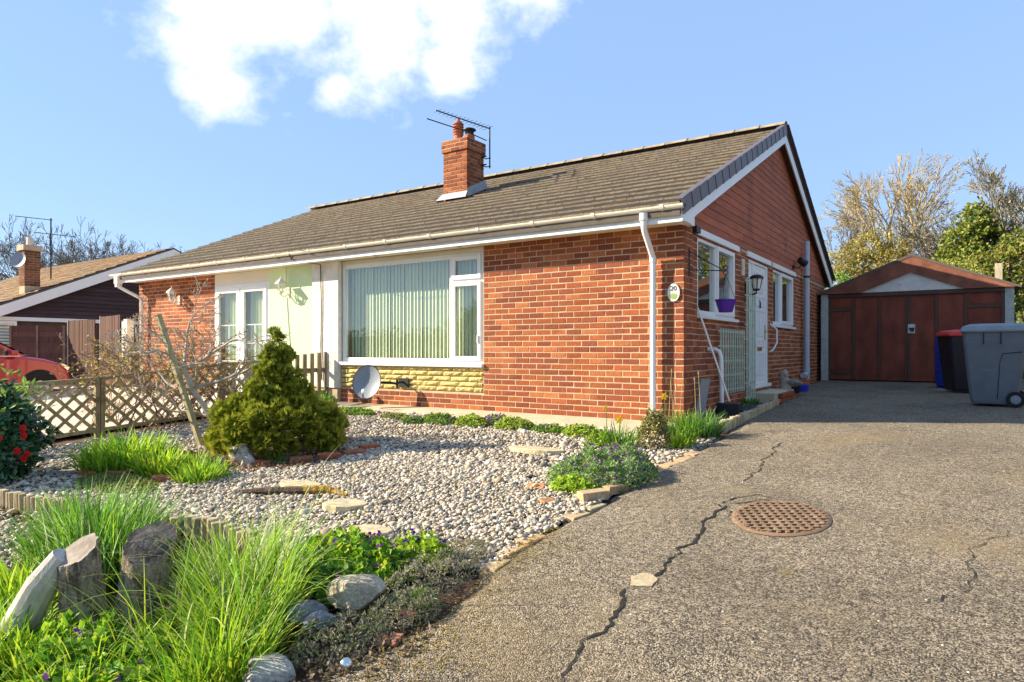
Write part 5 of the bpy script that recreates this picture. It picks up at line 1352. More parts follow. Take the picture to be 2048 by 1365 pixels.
# bricks along the edge of the drive
def loose(name, x, y, rz, label, col, size=(.21, .10, .065), tilt=0, dz=0, cat='brick', group=None):
    r = random.Random(int(x * 991 + y * 77)); m = MB(); L, W, H = size
    v = [(sx * L / 2 + r.uniform(-.006, .006), sy * W / 2 + r.uniform(-.006, .006), sz * H / 2 + r.uniform(-.005, .005)) for sz in (-1, 1) for sy in (-1, 1) for sx in (-1, 1)]
    m.add(v, [(0, 2, 3, 1), (4, 5, 7, 6), (0, 1, 5, 4), (2, 6, 7, 3), (0, 4, 6, 2), (1, 3, 7, 5)], col)
    o = m.build(name, M['brick'], bevel=.006); o.location = (x, y, gz(x, y) + H / 2 + dz); o.rotation_euler = (tilt, 0, rz); return tag(o, label, cat, group)
buff = (.44, .32, .19)
eb = [(.64, -1.55, 1.57), (.63, -1.80, 1.60), (.60, -2.06, 1.5), (.585, -2.30, 1.55), (.575, -3.45, 1.45), (.57, -3.68, 1.5), (.56, -4.2, 1.5), (.56, -4.42, 1.6), (.60, -4.64, 1.75)]
EBL = ['nearest the daffodil corner', 'second from the daffodil corner', 'third from the daffodil corner', 'just above the purple flowering mound', 'in front of the loose buff brick', 'second in front of the loose buff brick', 'third from the front end of the row', 'second from the front end of the row', 'at the front end of the row by the dry heather']
for i, (x, y, rz) in enumerate(eb): loose('edging_brick', x, y, rz, 'flush buff edging brick, ' + EBL[i], (.46 * rnd.uniform(.8, 1.1), .33, .19), dz=-.056, group='flush bricks edging the drive')
loose('loose_brick', .50, -3.30, 1.05, 'loose buff brick lying proud at the drive edge by the purple mound', buff, dz=.0)
loose('loose_brick', .56, -3.06, 1.25, 'second loose brick tucked under the purple flowering mound', (.40, .28, .15), dz=-.005)
def shard(x, y, rz, label, s=.07, seed=0, col=(.50, .22, .09)):
    return loose('tile_shard', x, y, rz, label, col, (s * 2, s * 1.3, .018), tilt=.25, cat='broken tile')
shard(-.05, -3.19, .4, 'broken orange tile piece lying alone on the shingle')
shard(.25, -3.50, 1.3, 'broken orange tile piece near the loose bricks', .06)
shard(-.02, -2.32, .2, 'brown tile piece leaning among stones by the rockery', .09, col=(.30, .13, .07))
shard(.62, -5.35, .9, 'red tile fragment behind the big foreground rock', .05, col=(.42, .17, .09)); shard(.70, -5.55, .3, 'red tile fragment half buried in the bare soil', .055, col=(.36, .15, .09))
# red brick edging round the conifer bed
ce = [(-3.40, -4.00), (-3.12, -3.78), (-2.86, -3.62), (-2.60, -3.36), (-2.46, -3.14), (-2.33, -2.92), (-2.40, -2.66)]
CEL = ['left of the pale boulder', 'touching the pale boulder', 'just right of the pale boulder', 'below the middle of the conifer', 'second from the right end', 'at the right end', 'turned inward behind the right end']
for i, (x, y) in enumerate(ce): loose('bed_brick', x, y, .75 + i * .08 + rnd.uniform(-.2, .2), 'weathered red brick of the conifer bed, ' + CEL[i], (.34 * rnd.uniform(.8, 1.1), .11, .055), dz=-.02, group='red bricks round the conifer bed')
for i, (x, y) in enumerate([(-4.0, -4.62), (-3.72, -4.50), (-3.1, -4.42)]): loose('bed_brick', x, y, .3, 'half-buried red brick before the daylilies, ' + ('leftmost', 'middle', 'rightmost')[i] + ' of three', (.36, .13, .06), dz=-.025, group='red bricks in front of the leafy clumps')
_m = MB(); _r = random.Random(7); _m.prism([(.075 * math.cos(2 * math.pi * k / 13) * _r.uniform(.7, 1.15), .10 * math.sin(2 * math.pi * k / 13) * _r.uniform(.7, 1.15)) for k in range(13)], 'z', -.02, .0045, (.42, .33, .21))
o = _m.build('concrete_patch', M['rock']); o.location = (1.385, -4.49, dz_drive(1.385, -4.49)); o.rotation_euler = (R(3.7), 0, .3); tag(o, 'small pale concrete patch beside the long crack', 'patch')
# stepping stones
def stepping(x, y, rx, ry, label, seed, col=(.47, .40, .25)):
    r = random.Random(seed); m = MB(); n = 22
    pts = [(rx * math.cos(2 * math.pi * k / n) * r.uniform(.95, 1.05), ry * math.sin(2 * math.pi * k / n) * r.uniform(.95, 1.05)) for k in range(n)]
    m.prism(pts, 'z', -.03, .022, col); o = m.build('stepping_stone', M['rock'], bevel=.006); o.location = (x, y, gz(x, y) + .012); o.rotation_euler = (R(-3.7), 0, 0); return tag(o, label, 'stepping stone')
stepping(-.995, -4.256, .16, .16, 'round sandstone stepping stone in the middle of the shingle', 1)
stepping(-.39, -4.60, .15, .13, 'round stepping stone half covered by shingle near the grey logs', 2); stepping(-.22, -4.92, .15, .13, 'round stepping stone beside the purple violets', 3)
stepping(-1.78, -4.02, .20, .13, 'oval flat stepping stone behind the mossy branch', 4); stepping(-.75, -2.05, .30, .16, 'pale flat stone far back in the shingle near the brick wall', 5)
m = MB(); m.tube([(-2.05, -4.42, gz(-2.05, -4.42) + .02), (-1.8, -4.30, gz(-1.8, -4.3) + .035), (-1.55, -4.17, gz(-1.5, -4.15) + .035)], [.02, .03, .032], 8, (.10, .065, .045)); m.tube([(-1.56, -4.17, gz(-1.5, -4.15) + .036), (-1.40, -4.08, gz(-1.4, -4.1) + .04), (-1.2, -4.05, gz(-1.2, -4.05) + .012)], [.036, .036, .015], 8, (.36, .22, .035))
o = m.build('mossy_branch', M['bark'], loc=(-1.6, -4.2, gz(-1.6, -4.2))); tag(o, 'short dark branch with orange moss lying on the shingle', 'branch')
# rocks
rock('rock', .36, -5.42, (.135, .10, .095), 11, (.40, .34, .25), 'large pale tan rock at the front edge of the bed', 'rock', .5, .12, sub=3)
rock('rock', .23, -5.60, (.09, .075, .06), 12, (.16, .17, .19), 'dark grey flinty rock leaning on the large tan rock', 'rock', .2, .15); rock('rock', .37, -5.64, (.075, .06, .06), 13, (.17, .18, .20), 'small blue-grey rock in front of the large tan rock', 'rock', .9, .1)
rock('rock', .50, -5.97, (.14, .10, .06), 14, (.34, .32, .27), 'flat pale stone at the bottom edge among the grass', 'rock', .3, .2)
rock('rock', -3.10, -3.66, (.16, .11, .12), 15, (.47, .42, .36), 'large pale boulder at the foot of the golden conifer', 'rock', .4, .2, sub=3); rock('rock', -2.93, -3.72, (.08, .06, .07), 16, (.40, .37, .33), 'small grey boulder beside the pale boulder', 'rock', .4, .2)
rock('rock', .28, -4.90, (.06, .05, .04), 17, (.30, .31, .33), 'grey glinting stone among the low violets', 'rock', 0, .2)
for i, (x, y, s, c) in enumerate([(-.10, -2.55, .07, (.42, .38, .30)), (.12, -2.62, .055, (.50, .45, .38)), (-.16, -2.35, .06, (.36, .22, .15)), (.06, -2.40, .06, (.46, .42, .36)), (.18, -2.48, .05, (.33, .25, .18)), (-.3, -2.3, .05, (.48, .43, .36))]):
    rock('rockery_stone', x, y, (s, s * .8, s * .7), 30 + i, c, ('tan', 'palest', 'reddish brown', 'light grey', 'dark brown', 'pale cream')[i] + ' stone in the little rockery left of the purple mound', 'stone', i, .25, group='small rockery stones')
rock('flint', -.22, -2.98, (.05, .04, .025), 40, (.03, .03, .035), 'black flint lying on the shingle', 'stone', 0, .2)
m = MB(); m.lathe([(0, -.026)] + [(.026 * math.cos(a), .026 * math.sin(a)) for a in [-1.2 + k * .24 for k in range(11)]] + [(0, .026)], (0, 0, 0), 18); o = m.build('glass_ball', M['chrome'], smooth=True); o.location = (.731, -5.811, gz(.731, -5.811) + .03); tag(o, 'small shiny silver ball on the bare soil', 'ball')
# timber stake
o = MB().beam((-4.25, -3.33, -.35), (-4.69, -3.62, 1.24), .05, .06, (1, 0, 0), (.36, .31, .17)).build('timber_stake', M['wood'], loc=(-4.22, -3.36, -.22)); tag(o, 'leaning square timber stake tied to the bare shrub', 'stake')
# tree stumps in the front bed
def stump(name, base, top, r0, r1, cut_n, seed, label, cutmat='cutwood'):
    r = random.Random(seed); base = Vector(base); top = Vector(top)
    t = thing(name, label, 'tree stump', base); nn = Vector(cut_n).normalized(); ax_ = (top - base).normalized()
    u = ax_.cross(Vector((0, 1, .1))).normalized(); w = ax_.cross(u); na, nl = 48, 22; rings = []
    ph = [r.uniform(0, 6) for _ in range(6)]
    for i in range(nl):
        q = i / (nl - 1); ring = []
        for k in range(na):
            a = 2 * math.pi * k / na
            rr = (r0 + (r1 - r0) * q) * (1 + .07 * math.sin(2 * a + ph[0]) + .04 * math.sin(3 * a + ph[1]) + .03 * math.sin(9 * a + ph[2] + q * 3) + .022 * math.sin(17 * a + ph[3] + 5 * math.sin(q * 7)) + .05 * max(0, .25 - q)) + r.uniform(-.0035, .0035)
            p = base.lerp(top, q) + (u * math.cos(a) + w * math.sin(a)) * rr
            if i == nl - 1: p = p - ax_ * ((p - top).dot(nn) / ax_.dot(nn))
            else:
                lim = (p - top).dot(nn) / ax_.dot(nn)
                if lim > -.004: p = p - ax_ * (lim + .004)
            ring.append(p)
        rings.append(ring)
    vv = [p for g_ in rings for p in g_]
    m = MB(); m.add(vv, [(i * na + k, i * na + (k + 1) % na, (i + 1) * na + (k + 1) % na, (i + 1) * na + k) for i in range(nl - 1) for k in range(na)], (.27, .215, .16)); m.build('bark', M['bark'], t, smooth=True)
    m = MB(); c_ = sum(rings[-1], Vector()) / na; vv = [c_ - nn * .004]; ff = []
    for j in range(1, 7):
        for p in rings[-1]: vv.append(c_.lerp(p, j / 6) + nn * (.001 + (.0025 * math.sin(j * 2.4)) * (j < 6)))
    ff = [(0, k + 1, (k + 1) % na + 1) for k in range(na)] + [(1 + j * na + k, 1 + (j + 1) * na + k, 1 + (j + 1) * na + (k + 1) % na, 1 + j * na + (k + 1) % na) for j in range(5) for k in range(na)]
    m.add(vv, ff); m.build('cut_face', M[cutmat], t, smooth=True)
    return t
upv = Vector((0, 0, 1)); Rv = Vector((.83, .558, 0)); Fv = Vector((-.558, .83, 0))
stump('tree_stump', (-.70, -6.08, -.62), (-.735, -6.12, -.08), .095, .085, upv * .80 - Fv * .52 - Rv * .28, 1, 'left tree stump with a pale cut top in the front bed')
stump('tree_stump', (-.56, -5.96, -.62), (-.47, -5.92, -.05), .095, .100, upv * .74 - Fv * .60 + Rv * .22, 2, 'right tree stump with a dark weathered cut face in the front bed', 'oldcut')
m = MB(); pts = [Vector((-.78, -6.16, -.10)), Vector((-.86, -6.22, -.24)), Vector((-.95, -6.27, -.42)), Vector((-1.02, -6.31, -.60))]
m.tube(pts, [.05, .070, .078, .08], 14, (.46, .43, .39)); o = m.build('driftwood', M['wood'], loc=(-1.0, -6.3, -.55)); tag(o, 'bleached grey driftwood slab leaning against the left tree stump', 'driftwood')

# ------------------------------------------------------------------ vegetation generators
def blades(n, cx, cy, rad, length, width, lean, bend, cols, seed, segs=5, zfn=None, up=0.0, ell=1.0):
    r = np.random.default_rng(seed)
    a = r.uniform(0, 2 * np.pi, n); q = np.sqrt(r.uniform(0, 1, n)) * rad
    x = cx + q * np.cos(a); y = cy + q * np.sin(a) * ell
    z = np.array([gz(i, j) for i, j in zip(x, y)]) if zfn is None else zfn(x, y)
    z = z - .01
    az = a + r.normal(0, .8, n)
    L = length * r.uniform(.55, 1.1, n) * (1 - .25 * q / max(rad, 1e-6))
    t0 = lean * r.uniform(.1, 1.0, n) * (.35 + .65 * q / max(rad, 1e-6)); t1 = t0 + bend * r.uniform(.2, 1.25, n)
    W = width * r.uniform(.7, 1.25, n)
    P = np.stack([x, y, z], -1); tw = az + np.pi / 2 + r.normal(0, .5, n)
    side = np.stack([np.cos(tw), np.sin(tw), r.normal(0, .15, n)], -1)
    V = np.zeros((n, segs, 2, 3)); cur = P.copy()
    for i in range(segs):
        s = i / (segs - 1); w = W * (1 - s ** 1.7) * (0.65 + .35 * min(1, s * 4)) + width * .06
        V[:, i, 0] = cur - side * w[:, None] / 2; V[:, i, 1] = cur + side * w[:, None] / 2
        t = t0 + (t1 - t0) * s ** 1.3; st = (L / (segs - 1))[:, None]
        cur = cur + st * np.stack([np.sin(t) * np.cos(az), np.sin(t) * np.sin(az), np.cos(t)], -1)
    base = (np.arange(n) * segs * 2)[:, None] + (np.arange(segs - 1) * 2)[None]
    F = np.stack([base, base + 1, base + 3, base + 2], -1).reshape(-1, 4)
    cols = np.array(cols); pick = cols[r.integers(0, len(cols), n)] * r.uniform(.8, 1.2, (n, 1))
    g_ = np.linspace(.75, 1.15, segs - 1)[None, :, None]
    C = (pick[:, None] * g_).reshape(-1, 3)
    return V.reshape(-1, 3), F, C
def leaves(P, N, size, aspect, cols, seed, fold=.25, jit=.5):
    """folded leaf: two triangles either side of the midrib"""
    r = np.random.default_rng(seed); n = len(P)
    d = np.asarray(N, dtype=float) + r.normal(0, jit, (n, 3)); d /= np.linalg.norm(d, axis=1)[:, None] + 1e-9
    u = np.cross(d, r.normal(size=(n, 3))); u /= np.linalg.norm(u, axis=1)[:, None] + 1e-9
    v = np.cross(d, u); S = size * r.uniform(.65, 1.25, n)
    S = S[:, None]
    b = P - d * 0; tip = P + (d * .55 + u * .83) * S; mid = P + (d * .30 + u * .42) * S
    l = mid + v * S * aspect / 2 + d * S * fold * .3; rr = mid - v * S * aspect / 2 + d * S * fold * .3
    V = np.stack([b, l, tip, rr], 1).reshape(-1, 3); i = np.arange(n)[:, None] * 4
    F = np.concatenate([i + np.array([[0, 1, 2]]), i + np.array([[0, 2, 3]])], 1).reshape(-1, 3)
    cols = np.array(cols); C = cols[r.integers(0, len(cols), n)] * r.uniform(.75, 1.25, (n, 1))
    return V, F, np.repeat(C, 2, 0)
def tubes_np(segs, n=4):
    """segs: array rows p0(3) p1(3) r0 r1"""
    S = np.asarray(segs, dtype=float); p0, p1, r0, r1 = S[:, :3], S[:, 3:6], S[:, 6], S[:, 7]
    d = p1 - p0; d /= np.linalg.norm(d, axis=1)[:, None] + 1e-9
    h = np.where(np.abs(d[:, 2:3]) < .9, np.array([[0, 0, 1.]]), np.array([[1., 0, 0]]))
    a = np.cross(d, h); a /= np.linalg.norm(a, axis=1)[:, None]; b = np.cross(d, a)
    V = []
    for (p, rr) in ((p0, r0), (p1, r1)):
        for k in range(n):
            q = 2 * np.pi * k / n; V.append(p + (a * np.cos(q) + b * np.sin(q)) * rr[:, None])
    V = np.stack(V, 1); m_ = len(S); base = np.arange(m_)[:, None] * 2 * n
    F = np.concatenate([np.stack([base[:, 0] + k, base[:, 0] + (k + 1) % n, base[:, 0] + n + (k + 1) % n, base[:, 0] + n + k], -1)[:, None] for k in range(n)], 1).reshape(-1, 4)
    return V.reshape(-1, 3), F
def cat_np(*parts):
    V = []; F3 = []; F4 = []; C3 = []; C4 = []; n = 0
    for v, f, c in parts:
        V.append(v); (F3 if f.shape[1] == 3 else F4).append(f + n); (C3 if f.shape[1] == 3 else C4).append(c); n += len(v)
    Fs = []; Cs = []
    if F3: Fs.append(np.concatenate(F3)); Cs.append(np.concatenate(C3))
    if F4: Fs.append(np.concatenate(F4)); Cs.append(np.concatenate(C4))
    return np.concatenate(V), Fs, np.concatenate(Cs)
GRN_ = [(.13, .30, .02), (.19, .38, .025), (.09, .23, .02), (.26, .44, .03)]
LIME = [(.36, .50, .03), (.29, .46, .025), (.46, .55, .045), (.20, .38, .02)]
DEEP = [(.06, .17, .025), (.09, .22, .03), (.13, .28, .04), (.20, .34, .07)]
def clump(name, label, cat, x, y, parts, group=None, mats=('foliage',)):
    """thing with a foliage mesh (and flowers)"""
    t = thing(name, label, cat, (x, y, gz(x, y)), group)
    for nm, mt, (V, F, C) in parts:
        o = mesh_np(nm, V, F, M[mt], C, parent=t)
        if nm == 'flowers': tag(o, kind='stuff')
    return t
def tuft(label, x, y, n, rad, L, W, lean, bend, cols, seed, name='leafy_clump', cat='plant', ell=1.0, extra=(), segs=5, group=None):
    V, F, C = blades(n, x, y, rad, L, W, lean, bend, cols, seed, segs=segs, ell=ell)
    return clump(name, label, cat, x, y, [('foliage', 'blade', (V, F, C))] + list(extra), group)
# strappy clumps, far to near
tuft('broad bright green daylily clump in front of the lattice', -4.05, -4.28, 700, .38, .42, .022, .8, .9, GRN_ + LIME, 1, 'daylily_clump')
tuft('smaller bright daylily clump right of the broad one', -3.42, -4.28, 260, .18, .30, .020, .9, .9, LIME, 2, 'daylily_clump')
tuft('low bright clump beside the red bricks near the boulder', -2.80, -4.25, 260, .20, .26, .018, .9, .8, LIME + GRN_, 3, 'daylily_clump')
tuft('yellow-green sprig at the foot of the conifer', -3.30, -4.02, 120, .12, .22, .02, .9, .6, LIME, 4, 'daylily_clump')
tuft('large dark green bluebell mound left of the tree stumps', -1.75, -5.58, 1500, .42, .62, .013, .7, .8, DEEP + GRN_ + [(.35, .46, .22)], 5, 'strappy_clump', ell=.7)
tuft('lime green clump at the far left below the log edging', -1.55, -6.05, 560, .32, .34, .018, .9, .9, LIME, 6, 'strappy_clump')
tuft('lime green clump in the bottom left corner', -.95, -6.42, 520, .26, .34, .018, .9, .9, LIME + GRN_, 7, 'strappy_clump')
tuft('tall fine grassy clump arching in the middle foreground', -.02, -5.72, 520, .20, .62, .009, .45, 1.2, LIME + GRN_ + [(.42, .48, .20)], 8, 'grass_clump', 'grass', segs=8)
tuft('tall grassy clump behind the right stump', -.42, -5.52, 380, .20, .56, .010, .45, 1.1, GRN_ + LIME + [(.45, .50, .25)], 9, 'grass_clump', 'grass', segs=8)
tuft('dense grass clump at the bottom edge left of the pale stone', .22, -6.02, 420, .20, .46, .010, .6, 1.2, LIME + GRN_, 10, 'grass_clump', 'grass', segs=8)
tuft('thin green grass at the bottom left of the stumps', -.30, -6.28, 300, .22, .34, .010, .7, 1.0, GRN_ + LIME, 11, 'grass_clump', 'grass', segs=7)
tuft('sparse arching grass blades beside the grey logs', -.75, -5.32, 200, .22, .50, .008, .6, 1.1, GRN_ + [(.42, .48, .22)], 12, 'grass_clump', 'grass', segs=7)
tuft('small dark green tuft under the conifer skirt', -2.78, -3.50, 140, .10, .20, .007, .9, 1.2, DEEP, 13, 'grass_clump', 'grass', segs=6)
tuft('green leafy tuft between the conifer and the white pier', -5.35, -.85, 300, .22, .36, .020, .6, .7, DEEP + GRN_, 14, 'leafy_clump')
tuft('green tuft at the foot of the tall trellis', .12, 2.55, 160, .10, .16, .014, .9, .9, DEEP + GRN_, 15, 'leafy_clump'); tuft('small green tuft under the low trellis', .10, 2.05, 90, .07, .12, .012, .9, .9, DEEP + GRN_, 16, 'leafy_clump')
tuft('dry straw-coloured blades among the foreground grass', .02, -5.85, 90, .34, .55, .006, .8, 1.6, [(.52, .44, .24), (.44, .36, .18)], 19, 'grass_clump', 'grass', segs=9)
tuft('long pale arching grass blades spilling over the tan rock', -.10, -5.66, 130, .22, .95, .007, .7, 1.75, LIME + [(.50, .55, .28), (.45, .48, .22)], 17, 'grass_clump', 'grass', segs=10)
tuft('long loose grass blades beside the stumps', -.28, -5.95, 110, .22, .80, .007, .7, 1.7, LIME + [(.50, .55, .28)], 18, 'grass_clump', 'grass', segs=10)
# daffodils at the corner
def daffs(label, x, y, n, rad, L, seed, flowers, cols=DEEP + GRN_):
    r = np.random.default_rng(seed); fl = []
    V, F, C = blades(n, x, y, rad, L, .013, .8, .9, cols, seed, segs=6)
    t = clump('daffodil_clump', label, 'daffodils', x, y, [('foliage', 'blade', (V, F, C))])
    for (dx, dy, h, s) in flowers:
        X, Y, Z = x + dx, y + dy, gz(x + dx, y + dy)
        m = MB(); m.tube([(X, Y, Z), (X + .01, Y - .01, Z + h * .7), (X + .005, Y - .02, Z + h)], .004, 5, (.12, .28, .04)); m.build('stem', M['leaf'], t)
        m = MB(); c = Vector((X + .005, Y - .03, Z + h)); f_ = Vector((.45, -.85, .1)).normalized(); u = f_.cross(upv).normalized(); w = u.cross(f_)
        for k in range(6):
            a = k * math.pi / 3; d = u * math.cos(a) + w * math.sin(a); e = u * -math.sin(a) + w * math.cos(a)
            m.add([c, c + d * s * .55 + e * s * .28, c + d * s + f_ * .004, c + d * s * .55 - e * s * .28], [(0, 1, 2, 3)], (.82, .60, .03))
        m.tube([c, c + f_ * s * .7], [s * .22, s * .34], 9, (.85, .52, .02), cap=False); m.build('flower', M['petal'], t)
    return t
daffs('strappy daffodil leaves with one yellow flower at the brick corner', .30, -.80, 330, .20, .36, 21, [(-.22, -.02, .42, .045)])
daffs('arching grey-green strappy leaves spilling towards the log edging', .47, -.72, 300, .15, .36, 22, [], DEEP + [(.26, .36, .18)])
daffs('daffodils with two yellow flowers left of the round bush', -.08, -1.62, 120, .14, .36, 23, [(.05, -.08, .30, .045), (-.12, -.02, .40, .03)])
def seedheads(x, y, n, h, seed):
    r = random.Random(seed); t = thing('dry_stems', 'thin dry seed stems rising against the brick corner', 'dry stems', (x, y, gz(x, y)))
    for k in range(n):
        X, Y = x + r.uniform(-.2, .25), y + r.uniform(-.06, .06); H = h * r.uniform(.75, 1.1); q = r.uniform(-.05, .06)
        m = MB(); m.tube([(X, Y, gz(X, Y)), (X + q * .5, Y, gz(X, Y) + H * .6), (X + q, Y, gz(X, Y) + H)], [.004, .003, .0025], 5, (.42, .33, .16)); m.tube([(X + q, Y, gz(X, Y) + H - .005), (X + q, Y, gz(X, Y) + H + .03)], [.008, .003], 6, (.35, .26, .12)); m.build('stem', M['twig'], t)
seedheads(.22, -.62, 6, .62, 4)
tuft('bright green leafy shoots at the foot of the round bush', .43, -1.30, 150, .12, .20, .022, .9, .7, LIME, 24, 'leafy_clump')
# mounds of small leaves and flowers
def mound_pts(n, cx, cy, rx, ry, h, seed, rough=.25):
    r = np.random.default_rng(seed)
    a = r.uniform(0, 2 * np.pi, n); q = np.sqrt(r.uniform(0, 1, n)); x = np.cos(a) * q; y = np.sin(a) * q
    lump = 1 + rough * np.sin(x * 7 + seed) * np.sin(y * 6 + 2 * seed) + rough * .6 * np.sin(x * 15 + y * 11)
    z = h * np.sqrt(np.clip(1 - q * q, 0, 1)) * lump * r.uniform(.45, 1.0, n) ** .5
    X = cx + x * rx; Y = cy + y * ry; G = ground(X, Y)
    N = np.stack([x * .8, y * .8, np.full(n, .75)], -1)
    return np.stack([X, Y, G + np.maximum(z, .005)], -1), N
def mound(name, label, cat, cx, cy, rx, ry, h, n, size, cols, seed, fl=None, aspect=.7, mat='leaf', jit=.55, group=None):
    P, N = mound_pts(n, cx, cy, rx, ry, h, seed); parts = [('foliage', mat, leaves(P, N, size, aspect, cols, seed, jit=jit))]
    if fl:
        k, fc, fs = fl; P2, N2 = mound_pts(k, cx, cy, rx * .95, ry * .95, h * 1.12, seed + 99); P2[:, 2] += fs * .6
        q = np.repeat(np.arange(k), 4); r = np.random.default_rng(seed + 5)
        V, F, C = leaves(P2[q] + r.normal(0, fs * .25, (4 * k, 3)), N2[q], fs, .9, fc, seed + 3, jit=.8)
        parts.append(('flowers', 'petal', (V, F, C)))
    return clump(name, label, cat, cx, cy, parts, group)
PURP = [(.16, .03, .26), (.22, .06, .34), (.12, .02, .18)]
SAGE = [(.22, .30, .13), (.28, .36, .17), (.15, .24, .08), (.33, .40, .22)]
mound('aubrieta_mound', 'grey-green mound with purple flowers spilling onto the drive edge', 'plant', .30, -2.72, .42, .50, .20, 6500, .035, SAGE + GRN_[:2], 31, (110, PURP, .022), .42)
mound('herb_clump', 'bright frilly green patch at the front of the purple mound', 'plant', .28, -3.16, .20, .12, .10, 800, .035, LIME, 32)
mound('round_bush', 'small round variegated bush beside the daffodils', 'bush', .20, -1.42, .155, .155, .34, 2600, .030, [(.20, .17, .06), (.38, .34, .10), (.12, .12, .04), (.45, .42, .16)], 33, None, .55)
for i, (x, y, rx, ry, h, c, fl, lab) in enumerate([
    (-2.75, -1.12, .34, .17, .15, GRN_ + [(.10, .14, .05)], (36, PURP, .020), 'purple flowering cushion near the middle of the wall-side border'),
    (-2.25, -1.10, .26, .17, .16, LIME, None, 'bright green cushion right of the middle of the wall-side border'),
    (-2.0, -.95, .24, .14, .15, SAGE, (60, [(.35, .12, .50), (.26, .08, .42)], .022), 'pale purple cushion closest to the middle of the brick wall'),
    (-1.65, -1.08, .30, .17, .16, LIME, None, 'large lime green frilly cushion below the brick wall'),
    (-1.15, -1.10, .26, .13, .09, GRN_, (24, PURP, .018), 'low dark cushion between the two lime green cushions'),
    (-.72, -1.18, .24, .15, .15, LIME, None, 'lime green cushion at the right end of the wall-side border'),
    (-3.6, -1.02, .30, .13, .07, [(.25, .27, .08), (.16, .22, .05)], None, 'thin yellowish cushion in the wall-side border near the dish'),
    (-4.45, -.95, .42, .16, .11, GRN_, None, 'low green cushion in front of the satellite dish'),
    (-3.1, -1.22, .2, .12, .09, DEEP, (22, PURP, .018), 'small dark green cushion with purple flowers in the wall-side border'),
    (-.25, -1.62, .20, .16, .18, GRN_ + LIME, None, 'green leafy patch among the daffodils left of the round bush'),
    (.08, -1.95, .25, .18, .12, DEEP + SAGE, (14, PURP, .02), 'dark green patch between the round bush and the purple mound')]):
    mound('border_cushion', lab, 'plant', x, y, rx * .9, ry * .8, h * .72, int(500 + 6000 * rx * ry * 2), .034, c + [(.20, .20, .08), (.30, .32, .10)], 40 + i, fl, .75)
# front bed: violets, primrose leaves and dry heather
mound('violet_patch', 'leafy violet patch with purple flowers at the front of the shingle', 'plant', -.05, -5.06, .40, .22, .15, 2600, .042, GRN_ + LIME, 60, (46, PURP, .026), .85)
mound('violet_patch', 'small yellow-green patch with dark blue grape hyacinths', 'plant', .22, -4.82, .20, .15, .13, 900, .035, LIME, 61, (16, [(.05, .03, .25), (.10, .04, .30)], .03), .6)
mound('violet_patch', 'lime primrose leaves at the foot of the tree stumps with tiny purple flowers', 'plant', -.30, -5.95, .36, .24, .14, 1700, .055, LIME + GRN_, 62, (26, PURP, .028), .8)
mound('violet_patch', 'broad leafy carpet along the bottom edge left of the grass clumps', 'plant', -.12, -6.30, .50, .22, .12, 1900, .055, LIME + GRN_, 63, (16, PURP, .028), .8)
mound('violet_patch', 'dark leafy patch behind the large tan rock', 'plant', .02, -5.38, .30, .15, .13, 1500, .04, DEEP + GRN_, 64, (12, PURP, .025), .8)
HEA = [(.30, .26, .18), (.38, .33, .24), (.20, .19, .10), (.46, .41, .31), (.20, .27, .09)]
mound('heather_patch', 'dry grey-brown heather patch along the drive edge', 'plant', .44, -5.00, .20, .36, .10, 3200, .022, HEA, 65, None, .25); mound('heather_patch', 'dry brown heather patch right of the large tan rock', 'plant', .60, -5.36, .14, .22, .09, 1700, .024, HEA + [(.14, .20, .06)], 66, None, .25)
mound('heather_patch', 'thin dry stems over the shingle edge near the flush bricks', 'plant', .36, -4.62, .18, .20, .06, 1200, .022, HEA + [(.10, .09, .06)], 67, None, .25)
mound('heather_patch', 'dry brown stems covering the soil by the silver ball', 'plant', .52, -5.66, .20, .22, .07, 1500, .026, HEA + [(.10, .16, .04), (.07, .05, .035)], 72, None, .3)
mound('violet_patch', 'lime leafy carpet right in front of the tree stumps', 'plant', -.52, -6.22, .34, .20, .17, 1700, .055, LIME + GRN_, 73, (14, PURP, .028), .8)
tuft('fresh lime shoots in front of the left stump', -.72, -6.32, 420, .26, .32, .016, .9, .9, LIME, 74, 'strappy_clump')
mound('sedum_patch', 'tiny bright green sedum beside the red tile fragment', 'plant', .58, -5.22, .07, .08, .06, 260, .022, GRN_, 68, None, .6)
mound('moss_patch', 'low mossy green patch in front of the daylily clumps', 'plant', -3.3, -4.72, .55, .22, .06, 1900, .03, [(.20, .22, .05), (.14, .18, .04), (.28, .28, .08)], 69, None, .6)
mound('moss_patch', 'low mossy patch between the conifer and the stake', 'plant', -3.75, -3.85, .40, .22, .06, 1300, .03, [(.22, .24, .06), (.30, .30, .10), (.16, .18, .05)], 70, None, .6)
mound('low_shrublet', 'low purplish shrublet right of the daylilies', 'plant', -3.10, -4.00, .22, .15, .10, 900, .03, [(.13, .07, .08), (.18, .12, .09), (.10, .09, .05)], 71, None, .6)
# leaf litter and soil crumbs at the front corner
P, N = mound_pts(700, .62, -5.70, .30, .42, .02, 75); o = mesh_np('leaf_litter', *leaves(P, N, .028, .6, [(.16, .10, .06), (.26, .19, .12), (.09, .06, .04), (.34, .28, .2)], 75)[:2], M['leaf'], leaves(P, N, .028, .6, [(.16, .10, .06), (.26, .19, .12), (.09, .06, .04), (.34, .28, .2)], 75)[2]); tag(o, 'dry leaf litter scattered over the bare soil', 'leaf litter', kind='stuff')
